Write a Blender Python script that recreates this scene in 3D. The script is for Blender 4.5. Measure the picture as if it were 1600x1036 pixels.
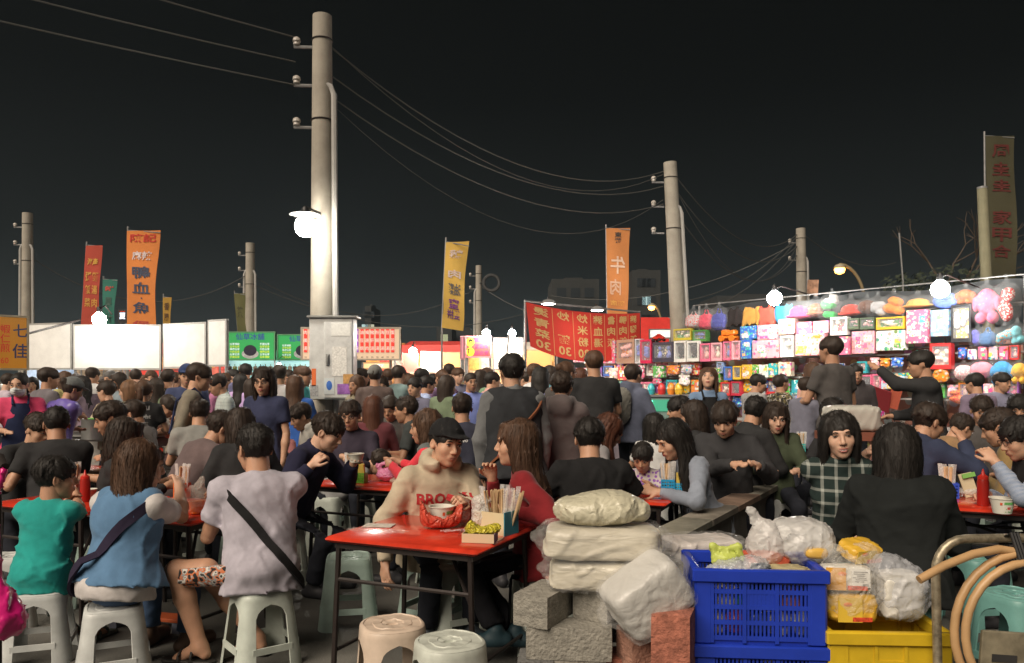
import bpy, bmesh, math, random
import numpy as np
from mathutils import Vector, Matrix, Euler

for _o in list(bpy.data.objects):
    bpy.data.objects.remove(_o)
SC = bpy.context.scene
COL = SC.collection
R = math.radians
RNG = random.Random(7)

# ------------------------------------------------------------------ camera
CAM_H = 1.52
FPX, CX, HY = 1244.0, 800.0, 592.0        # focal length, centre and horizon in photo pixels
cam = bpy.data.cameras.new('camera')
cam.sensor_width = 36.0
cam.lens = FPX / 1600 * 36
cam.shift_y = (HY - 518) / 1600
cam.clip_start = 0.05
cam.clip_end = 2000
camo = bpy.data.objects.new('camera', cam)
camo.location = (0, 0, CAM_H)
camo.rotation_euler = (R(90), 0, 0)
COL.objects.link(camo)
SC.camera = camo

# ------------------------------------------------------------------ night sky: town glow fading upwards
W = bpy.data.worlds.new('World')
SC.world = W
W.use_nodes = True
_n = W.node_tree.nodes
_l = W.node_tree.links
_bg = _n['Background']
_tc = _n.new('ShaderNodeTexCoord')
_sp = _n.new('ShaderNodeSeparateXYZ')
_rp = _n.new('ShaderNodeValToRGB')
_l.new(_tc.outputs['Generated'], _sp.inputs[0])
_l.new(_sp.outputs['Z'], _rp.inputs[0])
_l.new(_rp.outputs[0], _bg.inputs[0])
_e = _rp.color_ramp.elements
_e[0].position = 0.0
_e[0].color = (0.025, 0.029, 0.028, 1)
_e[1].position = 0.62
_e[1].color = (0.0012, 0.0013, 0.0011, 1)
_e2 = _rp.color_ramp.elements.new(0.16)
_e2.color = (0.0080, 0.0092, 0.0088, 1)
_e3 = _rp.color_ramp.elements.new(0.33)
_e3.color = (0.0022, 0.0025, 0.0023, 1)
_bg.inputs[1].default_value = 1.0

# one soft directional light: the market's floodlighting from behind the viewer
sun = bpy.data.lights.new('sun', 'SUN')
sun.energy = 4.3
sun.angle = R(46)
sun.color = (1.0, 0.86, 0.70)
suno = bpy.data.objects.new('sun', sun)
suno.rotation_euler = Vector((0.56, 0.74, -0.84)).to_track_quat('-Z', 'Y').to_euler()
COL.objects.link(suno)

SC.view_settings.view_transform = 'Standard'
SC.view_settings.look = 'None'
SC.view_settings.exposure = 0.0
SC.view_settings.gamma = 1.0
SC.cycles.max_bounces = 5
SC.cycles.diffuse_bounces = 3
SC.cycles.glossy_bounces = 3
SC.cycles.transmission_bounces = 4
SC.cycles.transparent_max_bounces = 8
SC.cycles.sample_clamp_indirect = 4.0
SC.cycles.sample_clamp_direct = 0.0
SC.cycles.caustics_reflective = False
SC.cycles.caustics_refractive = False
SC.cycles.use_denoising = True


# ------------------------------------------------------------------ helpers
def at(px, py, D):
    """the point at depth D that the photograph shows at pixel (px, py)"""
    return Vector(((px - CX) / FPX * D, D, CAM_H - (py - HY) / FPX * D))


def gx(px, D):
    return (px - CX) / FPX * D


_MC = {}


def M(col=(.5, .5, .5), rough=.6, metal=0., bump=0., bs=40., var=0., vs=6., spec=.5, trans=0., alpha=1.,
      emit=0., ecol=None, sheen=0., sss=0., coat=0., pat=None, col2=None, ps=1., stretch=None, crk=0., cs=14.):
    """procedural Principled material, cached"""
    key = (tuple(col), rough, metal, bump, bs, var, vs, spec, trans, alpha, emit, ecol, sheen, sss, coat, pat, col2, ps, stretch, crk, cs)
    if key in _MC:
        return _MC[key]
    m = bpy.data.materials.new('surface')
    m.use_nodes = True
    nt = m.node_tree
    n, l = nt.nodes, nt.links
    b = n['Principled BSDF']
    I = b.inputs
    I['Roughness'].default_value = rough
    I['Metallic'].default_value = metal
    I['Specular IOR Level'].default_value = spec
    I['Transmission Weight'].default_value = trans
    I['Alpha'].default_value = alpha
    if sheen:
        I['Sheen Weight'].default_value = sheen
    if sss:
        I['Subsurface Weight'].default_value = sss
        I['Subsurface Radius'].default_value = (.012, .005, .003)
        I['Subsurface Scale'].default_value = 1.0
    if coat:
        I['Coat Weight'].default_value = coat
        I['Coat Roughness'].default_value = .08
    c4 = (*col, 1)
    tc = n.new('ShaderNodeTexCoord')
    mp = n.new('ShaderNodeMapping')
    if stretch:
        mp.inputs['Scale'].default_value = stretch
    l.new(tc.outputs['Object'], mp.inputs[0])
    src = None
    if pat:
        c2 = (*(col2 or (1, 1, 1)), 1)
        mx = n.new('ShaderNodeMix')
        mx.data_type = 'RGBA'
        mx.inputs['A'].default_value = c4
        mx.inputs['B'].default_value = c2
        if pat == 'camo':
            t = n.new('ShaderNodeTexNoise')
            t.inputs['Scale'].default_value = 26 * ps
            t.inputs['Detail'].default_value = 1
            r = n.new('ShaderNodeValToRGB')
            r.color_ramp.interpolation = 'CONSTANT'
            r.color_ramp.elements[0].color = (.02, .02, .02, 1)
            r.color_ramp.elements[1].position = .42
            r.color_ramp.elements[1].color = (*col, 1)
            for p_, q_ in ((.5, (*(col2 or (1, 1, 1)), 1)), (.56, (.62, .58, .52, 1)), (.63, (.05, .05, .05, 1))):
                r.color_ramp.elements.new(p_).color = q_
            l.new(mp.outputs[0], t.inputs['Vector'])
            l.new(t.outputs['Fac'], r.inputs[0])
            src = r.outputs[0]
        else:
            if pat in ('stripez', 'stripex'):
                t = n.new('ShaderNodeTexWave')
                t.bands_direction = 'Z' if pat == 'stripez' else 'X'
                t.inputs['Scale'].default_value = 14 * ps
                t.inputs['Distortion'].default_value = .6
                t.inputs['Detail'].default_value = 0
                r = n.new('ShaderNodeMath')
                r.operation = 'GREATER_THAN'
                r.inputs[1].default_value = .5
                l.new(mp.outputs[0], t.inputs['Vector'])
                l.new(t.outputs['Fac'], r.inputs[0])
                fac = r.outputs[0]
            elif pat == 'plaid':
                fs = []
                for ax in ('X', 'Z'):
                    t = n.new('ShaderNodeTexWave')
                    t.bands_direction = ax
                    t.inputs['Scale'].default_value = 2.1 * ps
                    t.inputs['Distortion'].default_value = .8
                    t.inputs['Detail'].default_value = 0
                    r = n.new('ShaderNodeMath')
                    r.operation = 'GREATER_THAN'
                    r.inputs[1].default_value = .88
                    l.new(mp.outputs[0], t.inputs['Vector'])
                    l.new(t.outputs['Fac'], r.inputs[0])
                    fs.append(r.outputs[0])
                a = n.new('ShaderNodeMath')
                a.operation = 'ADD'
                a.use_clamp = False
                l.new(fs[0], a.inputs[0])
                l.new(fs[1], a.inputs[1])
                a2 = n.new('ShaderNodeMath')
                a2.operation = 'MULTIPLY'
                a2.inputs[1].default_value = .5
                l.new(a.outputs[0], a2.inputs[0])
                fac = a2.outputs[0]
            else:                                   # 'spots': random print on toys and packets
                t = n.new('ShaderNodeTexVoronoi')
                t.inputs['Scale'].default_value = 16 * ps
                r = n.new('ShaderNodeMath')
                r.operation = 'LESS_THAN'
                r.inputs[1].default_value = .42
                l.new(mp.outputs[0], t.inputs['Vector'])
                l.new(t.outputs['Distance'], r.inputs[0])
                fac = r.outputs[0]
                if pat == 'print':                  # several printed colours
                    h = n.new('ShaderNodeMix')
                    h.data_type = 'RGBA'
                    h.blend_type = 'MIX'
                    h.inputs['Factor'].default_value = .45
                    h.inputs['A'].default_value = c2
                    l.new(t.outputs['Color'], h.inputs['B'])
                    l.new(h.outputs['Result'], mx.inputs['B'])
            l.new(fac, mx.inputs['Factor'])
            src = mx.outputs['Result']
    if var:
        t = n.new('ShaderNodeTexNoise')
        t.inputs['Scale'].default_value = vs
        t.inputs['Detail'].default_value = 5
        t.inputs['Roughness'].default_value = .62
        l.new(mp.outputs[0], t.inputs['Vector'])
        mr = n.new('ShaderNodeMapRange')
        mr.inputs['From Min'].default_value = .3
        mr.inputs['From Max'].default_value = .7
        mr.inputs['To Min'].default_value = 1 - var
        mr.inputs['To Max'].default_value = 1 + var
        l.new(t.outputs['Fac'], mr.inputs['Value'])
        vm = n.new('ShaderNodeVectorMath')
        vm.operation = 'MULTIPLY'
        if src is not None:
            l.new(src, vm.inputs[0])
        else:
            vm.inputs[0].default_value = col
        l.new(mr.outputs[0], vm.inputs[1])
        src = vm.outputs[0]
    if src is not None:
        l.new(src, I['Base Color'])
    else:
        I['Base Color'].default_value = c4
    if emit:
        I['Emission Strength'].default_value = emit
        if ecol is None and src is not None:
            l.new(src, I['Emission Color'])
        else:
            I['Emission Color'].default_value = (*(ecol or col), 1)
    if bump:
        t = n.new('ShaderNodeTexNoise')
        t.inputs['Scale'].default_value = bs
        t.inputs['Detail'].default_value = 4
        l.new(mp.outputs[0], t.inputs['Vector'])
        bp = n.new('ShaderNodeBump')
        bp.inputs['Strength'].default_value = bump
        bp.inputs['Distance'].default_value = .01
        l.new(t.outputs['Fac'], bp.inputs['Height'])
        l.new(bp.outputs[0], I['Normal'])
    if crk:                                            # crinkled plastic: creases between flat facets
        t = n.new('ShaderNodeTexNoise')
        t.inputs['Scale'].default_value = cs * .7
        l.new(mp.outputs[0], t.inputs['Vector'])
        a = n.new('ShaderNodeVectorMath')
        a.operation = 'MULTIPLY_ADD'
        a.inputs[1].default_value = (.16, .16, .16)
        l.new(t.outputs['Color'], a.inputs[0])
        l.new(mp.outputs[0], a.inputs[2])
        b2 = None
        for f_ in (1., 2.7):
            vo = n.new('ShaderNodeTexVoronoi')
            vo.feature = 'DISTANCE_TO_EDGE'
            vo.inputs['Scale'].default_value = cs * f_
            l.new(a.outputs[0], vo.inputs['Vector'])
            mr = n.new('ShaderNodeMapRange')
            mr.interpolation_type = 'SMOOTHSTEP'
            mr.inputs['From Max'].default_value = .22
            l.new(vo.outputs['Distance'], mr.inputs['Value'])
            bp = n.new('ShaderNodeBump')
            bp.inputs['Strength'].default_value = crk / f_ ** .5
            bp.inputs['Distance'].default_value = .012 / f_
            l.new(mr.outputs[0], bp.inputs['Height'])
            if b2 is not None:
                l.new(b2.outputs[0], bp.inputs['Normal'])
            b2 = bp
        l.new(b2.outputs[0], I['Normal'])
    _MC[key] = m
    return m


def film(col=(.9, .9, .9), alpha=.35, rough=.18, bump=.6, bs=22.):
    """thin crinkled plastic film: mostly clear, with sharp highlights"""
    return M(col, rough, alpha=alpha, crk=bump * .6, cs=bs * .6, spec=.7)


def fab(col, **k):
    return M(col, k.pop('rough', .92), bump=k.pop('bump', .12), bs=k.pop('bs', 160.), var=k.pop('var', .16), vs=k.pop('vs', 9.),
             spec=.2, crk=.16, cs=5., sheen=.12 if max(col) > .1 else 0., **k)


def link(o, parent=None):
    COL.objects.link(o)
    if parent is not None:
        o.parent = parent
    return o


def tag(o, label=None, cat=None, group=None, kind=None):
    if label:
        o['label'] = label
    if cat:
        o['category'] = cat
    if group:
        o['group'] = group
    if kind:
        o['kind'] = kind
    return o


def thing(name, label, cat, loc=(0, 0, 0), rz=0., group=None):
    o = bpy.data.objects.new(name, None)
    o.empty_display_size = .1
    link(o)
    o.location = loc
    o.rotation_euler = (0, 0, rz)
    return tag(o, label, cat, group)


def copy_tree(o, parent=None):
    c = o.copy()
    COL.objects.link(c)
    c.parent = parent
    for ch in o.children:
        copy_tree(ch, c)
    return c


def mesh_obj(name, verts, faces, mats, parent=None, smooth=False, midx=None):
    me = bpy.data.meshes.new(name)
    if isinstance(faces, np.ndarray):
        nf, k = faces.shape
        me.vertices.add(len(verts))
        me.vertices.foreach_set('co', np.asarray(verts, np.float32).ravel())
        me.loops.add(nf * k)
        me.loops.foreach_set('vertex_index', faces.astype(np.int32).ravel())
        me.polygons.add(nf)
        me.polygons.foreach_set('loop_start', np.arange(0, nf * k, k, dtype=np.int32))
        me.update(calc_edges=True)
    else:
        me.from_pydata([tuple(v) for v in verts], [], faces)
        me.update()
    for m in (mats if isinstance(mats, (list, tuple)) else [mats]):
        me.materials.append(m)
    if midx is not None:
        me.polygons.foreach_set('material_index', np.asarray(midx, np.int32))
    if smooth:
        me.polygons.foreach_set('use_smooth', np.ones(len(me.polygons), bool))
    o = bpy.data.objects.new(name, me)
    return link(o, parent)


class MB:
    """collects boxes, tubes, lathes and quads into one mesh"""

    def __init__(s):
        s.v, s.f, s.m, s.cur = [], [], [], 0

    def add(s, vs, fs):
        b = len(s.v)
        s.v += [tuple(v) for v in vs]
        s.f += [tuple(i + b for i in f) for f in fs]
        s.m += [s.cur] * len(fs)
        return s

    def box(s, c, d, rot=None, bev=0., taper=1.):
        """box at c of full size d; taper scales the top"""
        hx, hy, hz = d[0] / 2, d[1] / 2, d[2] / 2
        vs = []
        if bev:
            b = min(bev, hx * .9, hy * .9, hz * .9)
            for z, k in ((-hz, -b), (-hz + b, 0), (hz - b, 0), (hz, -b)):
                t = taper if z > 0 else 1.
                for sx, sy in ((-1, -1), (1, -1), (1, 1), (-1, 1)):
                    x, y = hx * t + k, hy * t + k
                    if sx * sy > 0:
                        vs += [(sx * x, sy * (y - b), z), (sx * (x - b), sy * y, z)]
                    else:
                        vs += [(sx * (x - b), sy * y, z), (sx * x, sy * (y - b), z)]
            fs = [tuple(range(7, -1, -1)), tuple(range(24, 32))]
            for r in range(3):
                for i in range(8):
                    j = (i + 1) % 8
                    fs.append((r * 8 + i, r * 8 + j, r * 8 + 8 + j, r * 8 + 8 + i))
        else:
            for z in (-hz, hz):
                t = taper if z > 0 else 1.
                vs += [(-hx * t, -hy * t, z), (hx * t, -hy * t, z), (hx * t, hy * t, z), (-hx * t, hy * t, z)]
            fs = [(3, 2, 1, 0), (4, 5, 6, 7), (0, 1, 5, 4), (1, 2, 6, 5), (2, 3, 7, 6), (3, 0, 4, 7)]
        c = Vector(c)
        if rot is not None:
            if isinstance(rot, (tuple, list)):
                rot = Euler(rot).to_matrix()
            vs = [c + rot @ Vector(v) for v in vs]
        else:
            vs = [c + Vector(v) for v in vs]
        return s.add(vs, fs)

    def tube(s, pts, r, n=8, cap=True, closed=False):
        pts = [Vector(p) for p in pts]
        m = len(pts)
        rr = r if isinstance(r, (list, tuple)) else [r] * m
        vs, fs = [], []
        up = None
        for i, p in enumerate(pts):
            a = pts[(i - 1) % m] if (i or closed) else p
            b = pts[(i + 1) % m] if (i < m - 1 or closed) else p
            t = (b - a).normalized()
            if up is None:
                up = t.orthogonal().normalized()
            up = (up - t * up.dot(t))
            up = up.normalized() if up.length > 1e-6 else t.orthogonal().normalized()
            w = t.cross(up)
            for k in range(n):
                q = 2 * math.pi * k / n
                vs.append(p + (up * math.cos(q) + w * math.sin(q)) * rr[i])
        for i in range(m if closed else m - 1):
            for k in range(n):
                i2, k2 = (i + 1) % m, (k + 1) % n
                fs.append((i * n + k, i * n + k2, i2 * n + k2, i2 * n + k))
        if cap and not closed:
            fs += [tuple(range(n - 1, -1, -1)), tuple((m - 1) * n + k for k in range(n))]
        return s.add(vs, fs)

    def lathe(s, prof, c=(0, 0, 0), n=20, rot=None, sx=1., sy=1.):
        c = Vector(c)
        vs, fs = [], []
        for r, z in prof:
            for k in range(n):
                q = 2 * math.pi * k / n
                v = Vector((r * sx * math.cos(q), r * sy * math.sin(q), z))
                vs.append(c + (rot @ v if rot is not None else v))
        for i in range(len(prof) - 1):
            for k in range(n):
                k2 = (k + 1) % n
                fs.append((i * n + k, i * n + k2, i * n + n + k2, i * n + n + k))
        if prof[0][0] > 1e-5:
            fs.append(tuple(range(n - 1, -1, -1)))
        if prof[-1][0] > 1e-5:
            fs.append(tuple((len(prof) - 1) * n + k for k in range(n)))
        return s.add(vs, fs)

    def sheet(s, P):
        """grid of points P[i][j] -> quads"""
        a, b = len(P), len(P[0])
        vs = [p for row in P for p in row]
        fs = [(i * b + j, i * b + j + 1, (i + 1) * b + j + 1, (i + 1) * b + j) for i in range(a - 1) for j in range(b - 1)]
        return s.add(vs, fs)

    def build(s, name, mats, parent=None, smooth=False):
        o = mesh_obj(name, s.v, s.f, mats, parent, False, s.m)
        if smooth:
            o.data.polygons.foreach_set('use_smooth', np.ones(len(o.data.polygons), bool))
            o.data.set_sharp_from_angle(angle=R(42))
        return o


def lettering(body, size, mat, parent, loc, rot=(R(90), 0, 0), name='lettering', vertical=False, thick=.0, sx=1., space=1., bold=0.):
    """flat lettering cut as mesh; vertical writes one character under the other; centred on loc"""
    c = bpy.data.curves.new('lettering', 'FONT')
    c.body = '\n'.join(body) if vertical else body
    c.size = size
    c.align_x = 'CENTER'
    c.align_y = 'CENTER'
    c.space_line = space
    c.extrude = thick
    c.offset = bold
    c.resolution_u = 2
    t = bpy.data.objects.new('lettering', c)
    me = bpy.data.meshes.new_from_object(t)
    bpy.data.objects.remove(t)
    bpy.data.curves.remove(c)
    me.name = name
    me.materials.clear()
    me.materials.append(mat)
    o = bpy.data.objects.new(name, me)
    link(o, parent)
    o.location = loc
    o.rotation_euler = rot
    o.scale = (sx, 1, 1)
    return o


# ------------------------------------------------------------------ distance-field modelling for soft shapes
class F:
    def __init__(s, lo, hi, h):
        s.h = h
        s.lo = np.asarray(lo, np.float64) - 2 * h
        s.n = np.maximum(4, np.ceil((np.asarray(hi) + 2 * h - s.lo) / h).astype(int))
        s.a = np.full(s.n, .25, np.float32)

    def _blk(s, lo, hi):
        i0 = np.clip(np.floor((np.asarray(lo) - s.lo) / s.h).astype(int), 0, s.n)
        i1 = np.clip(np.ceil((np.asarray(hi) - s.lo) / s.h).astype(int) + 1, 0, s.n)
        if np.any(i1 <= i0):
            return None
        ax = [(s.lo[k] + s.h * np.arange(i0[k], i1[k])).astype(np.float32) for k in range(3)]
        return tuple(slice(i0[k], i1[k]) for k in range(3)), ax[0][:, None, None], ax[1][None, :, None], ax[2][None, None, :]

    def _put(s, sl, d, k, sub):
        a = s.a[sl]
        if sub:
            d = -d
            if k > 0:
                h = np.clip(.5 - .5 * (a - d) / k, 0, 1)
                s.a[sl] = a * (1 - h) + d * h + k * h * (1 - h)
            else:
                s.a[sl] = np.maximum(a, d)
        elif k > 0:
            h = np.clip(.5 + .5 * (a - d) / k, 0, 1)
            s.a[sl] = a * (1 - h) + d * h - k * h * (1 - h)
        else:
            s.a[sl] = np.minimum(a, d)

    def cap(s, a, b, ra, rb=None, k=.015, sub=False, flat=False, flat0=False):
        a = np.asarray(a, np.float32)
        b = np.asarray(b, np.float32)
        rb = ra if rb is None else rb
        m = max(ra, rb) + k + 3 * s.h
        q = s._blk(np.minimum(a, b) - m, np.maximum(a, b) + m)
        if q is None:
            return s
        sl, x, y, z = q
        v = b - a
        L2 = float(v @ v) + 1e-9
        px, py, pz = x - a[0], y - a[1], z - a[2]
        tr = (px * v[0] + py * v[1] + pz * v[2]) / L2
        t = np.clip(tr, 0, 1)
        d = np.sqrt((px - t * v[0]) ** 2 + (py - t * v[1]) ** 2 + (pz - t * v[2]) ** 2) - (ra + (rb - ra) * t)
        L = math.sqrt(L2)
        if flat:
            d = np.maximum(d, (tr - 1) * L)
        if flat0:
            d = np.maximum(d, -tr * L)
        s._put(sl, d, k, sub)
        return s

    def ell(s, c, r, rot=None, k=.015, sub=False, p=2.):
        c = np.asarray(c, np.float32)
        r = np.asarray(r, np.float32)
        m = float(r.max()) + k + 3 * s.h
        q = s._blk(c - m, c + m)
        if q is None:
            return s
        sl, x, y, z = q
        x, y, z = x - c[0], y - c[1], z - c[2]
        if rot is not None:
            A = np.array(rot.transposed() if isinstance(rot, Matrix) else rot.T, np.float32)
            x, y, z = (A[0, 0] * x + A[0, 1] * y + A[0, 2] * z, A[1, 0] * x + A[1, 1] * y + A[1, 2] * z,
                       A[2, 0] * x + A[2, 1] * y + A[2, 2] * z)
        if p == 2.:
            k0 = np.sqrt((x / r[0]) ** 2 + (y / r[1]) ** 2 + (z / r[2]) ** 2)
            k1 = np.sqrt((x / r[0] ** 2) ** 2 + (y / r[1] ** 2) ** 2 + (z / r[2] ** 2) ** 2) + 1e-6
            d = k0 * (k0 - 1) / k1
        else:
            k0 = (np.abs(x / r[0]) ** p + np.abs(y / r[1]) ** p + np.abs(z / r[2]) ** p) ** (1 / p)
            d = (k0 - 1) * float(r.min())
        s._put(sl, d, k, sub)
        return s

    def loft(s, a, up, fw, rt, L, prof, bend=0., k=.03, p=2.4):
        """stack of superellipses along up from a: prof rows (t, half width, half depth, forward shift)"""
        a = np.asarray(a, np.float32)
        prof = np.asarray(prof, np.float32)
        m = float(prof[:, 1:3].max()) + .1
        e = a + np.asarray(up, np.float32) * L
        q = s._blk(np.minimum(a, e) - m, np.maximum(a, e) + m)
        if q is None:
            return s
        sl, x, y, z = q
        x, y, z = x - a[0], y - a[1], z - a[2]
        t = (x * up[0] + y * up[1] + z * up[2]) / L
        u = x * rt[0] + y * rt[1] + z * rt[2]
        w = x * fw[0] + y * fw[1] + z * fw[2]
        tc = np.clip(t, 0, 1)
        A = np.interp(tc, prof[:, 0], prof[:, 1]).astype(np.float32)
        B = np.interp(tc, prof[:, 0], prof[:, 2]).astype(np.float32)
        C = np.interp(tc, prof[:, 0], prof[:, 3]).astype(np.float32) + bend * tc * tc
        d = ((np.abs(u) / A) ** p + (np.abs(w - C) / B) ** p) ** (1 / p)
        d = (d - 1) * np.minimum(A, B)
        d = np.maximum(d, (t - 1) * L)
        d = np.maximum(d, -t * L)
        s._put(sl, d, k, False)
        return s

    def plane(s, pt, nrm):
        """cut away what lies on the side the normal points to"""
        x = (s.lo[0] + s.h * np.arange(s.n[0])).astype(np.float32)[:, None, None]
        y = (s.lo[1] + s.h * np.arange(s.n[1])).astype(np.float32)[None, :, None]
        z = (s.lo[2] + s.h * np.arange(s.n[2])).astype(np.float32)[None, None, :]
        d = (x - pt[0]) * nrm[0] + (y - pt[1]) * nrm[1] + (z - pt[2]) * nrm[2]
        s.a = np.maximum(s.a, d)
        return s

    def noise(s, amp, wl, seed, ridged=True, n=5, aniso=(1, 1, 1)):
        idx = np.nonzero(np.abs(s.a) < amp * 3 + 2 * s.h)
        P = np.stack([(s.lo[k] + s.h * idx[k]) * aniso[k] for k in range(3)], 1)
        g = np.random.RandomState(seed)
        v = np.zeros(len(P))
        for i in range(n):
            d = g.normal(size=3)
            d /= np.linalg.norm(d)
            w = wl * g.uniform(.6, 1.6)
            v += np.sin(P @ d * (2 * math.pi / w) + g.uniform(0, 6.28) + .8 * np.sin(P @ g.normal(size=3) * 9))
        v /= math.sqrt(n / 2.)
        if ridged:
            v = np.exp(-(v / .38) ** 2) - .35
        s.a[idx] -= (amp * v).astype(np.float32)
        return s

    def mesh(s):
        a = s.a
        a[0], a[-1] = np.maximum(a[0], .01), np.maximum(a[-1], .01)
        a[:, 0], a[:, -1] = np.maximum(a[:, 0], .01), np.maximum(a[:, -1], .01)
        a[:, :, 0], a[:, :, -1] = np.maximum(a[:, :, 0], .01), np.maximum(a[:, :, -1], .01)
        S = a < 0
        any_ = np.zeros(np.array(a.shape) - 1, np.uint8)
        for i in (0, 1):
            for j in (0, 1):
                for k in (0, 1):
                    any_ += S[i:a.shape[0] - 1 + i, j:a.shape[1] - 1 + j, k:a.shape[2] - 1 + k]
        act = (any_ > 0) & (any_ < 8)
        ci = np.stack(np.nonzero(act), 1)
        if len(ci) == 0:
            return np.zeros((0, 3)), np.zeros((0, 4), np.int32)
        ids = np.full(act.shape, -1, np.int32)
        ids[act] = np.arange(len(ci))
        pos = np.zeros((len(ci), 3))
        cnt = np.zeros(len(ci))
        cor = [(i, j, k) for i in (0, 1) for j in (0, 1) for k in (0, 1)]
        val = {c: a[ci[:, 0] + c[0], ci[:, 1] + c[1], ci[:, 2] + c[2]].astype(np.float64) for c in cor}
        for c in cor:
            for ax in range(3):
                if c[ax] == 0:
                    d = list(c)
                    d[ax] = 1
                    d = tuple(d)
                    va, vb = val[c], val[d]
                    m = (va < 0) != (vb < 0)
                    t = va[m] / (va[m] - vb[m])
                    pp = np.tile(np.array(c, float), (m.sum(), 1))
                    pp[:, ax] = t
                    pos[m] += pp
                    cnt[m] += 1
        V = s.lo + s.h * (ci + pos / cnt[:, None])
        Fs = []
        for ax in range(3):
            b, c = [(1, 2), (2, 0), (0, 1)][ax]
            sl0 = [slice(1, -1)] * 3
            sl1 = [slice(1, -1)] * 3
            sl0[ax] = slice(0, -1)
            sl1[ax] = slice(1, None)
            s0, s1 = S[tuple(sl0)], S[tuple(sl1)]
            for flip in (False, True):
                e = np.stack(np.nonzero((s0 & ~s1) if not flip else (~s0 & s1)), 1)
                if not len(e):
                    continue
                off = np.array([1, 1, 1])
                off[ax] = 0
                e = e + off
                q = []
                for db, dc in ((-1, -1), (0, -1), (0, 0), (-1, 0)):
                    g = e.copy()
                    g[:, b] += db
                    g[:, c] += dc
                    q.append(ids[g[:, 0], g[:, 1], g[:, 2]])
                q = np.stack(q, 1)
                Fs.append(q[:, ::-1] if flip else q)
        return V, np.concatenate(Fs).astype(np.int32)


def join_meshes(L):
    V, Q, o = [], [], 0
    for v, q in L:
        V.append(v)
        Q.append(q + o)
        o += len(v)
    return np.concatenate(V), np.concatenate(Q)


def xf(v, Mx):
    A = np.array(Mx)
    return v @ A[:3, :3].T + A[:3, 3]

# ------------------------------------------------------------------ people
SKINS = [(.56, .33, .22), (.50, .28, .18), (.62, .38, .27), (.44, .24, .15)]
HAIRS = {'black': (.021, .018, .016), 'dark': (.036, .025, .019), 'brown': (.085, .046, .028), 'auburn': (.085, .032, .018),
         'light': (.16, .085, .045), 'grey': (.12, .115, .11)}


def skin_mat(i):
    return M(SKINS[i % 4], .5, bump=.06, bs=220., var=.10, vs=14., spec=.35, sss=.12)


def hair_mat(c):
    return M(HAIRS[c], .58, bump=.25, bs=120., var=.40, vs=36., spec=.3, stretch=(1, 1, .10))


_HC = {}


def head_base(h, fem, child):
    key = ('head', h, fem, child)
    if key in _HC:
        return _HC[key]
    f = F((-.10, -.12, -.135), (.10, .135, .135), h)
    f.ell((0, -.014, .034), (.076, .096, .086), k=0)
    f.ell((0, .022, -.030), (.060 if not fem else .057, .068, .080), k=.03)
    f.ell((0, .030, -.062), (.046 if not fem else .040, .050, .046), k=.025)
    f.ell((0, .066, -.092), (.020, .018, .016), k=.02)                      # chin
    for sx in (-1, 1):
        f.ell((sx * .036, .056, -.022), (.025, .024, .026), k=.02)            # cheek
        f.ell((sx * .078, -.006, -.004), (.008, .019, .031), Euler((R(-8), 0, sx * R(22))).to_matrix(), k=.006)  # ear
        f.ell((sx * .083, -.003, .002), (.005, .010, .018), k=.006, sub=True)
    f.cap((-.030, .080, .030), (.030, .080, .030), .012, k=.012)            # brow
    for sx in (-1, 1):
        f.ell((sx * .032, .101, .011), (.018, .017, .012), k=.010, sub=True)  # socket
    f.cap((0, .088, .016), (0, .106, -.022), .007, .0115, k=.010)           # nose
    for sx in (-1, 1):
        f.ell((sx * .0115, .095, -.028), (.008, .010, .007), k=.006)
    f.ell((0, .084, -.055), (.024, .013, .016), k=.012)                      # muzzle
    f.ell((0, .100, -.0565), (.020, .010, .0025), k=.004, sub=True)          # mouth line
    v, q = f.mesh()

    def sy(x, z):
        m = (np.abs(v[:, 0] - x) < h * 1.5) & (np.abs(v[:, 2] - z) < h * 1.5)
        return float(v[m, 1].max()) if m.any() else .085
    _HC[key] = (v, q, sy)
    return _HC[key]


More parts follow.
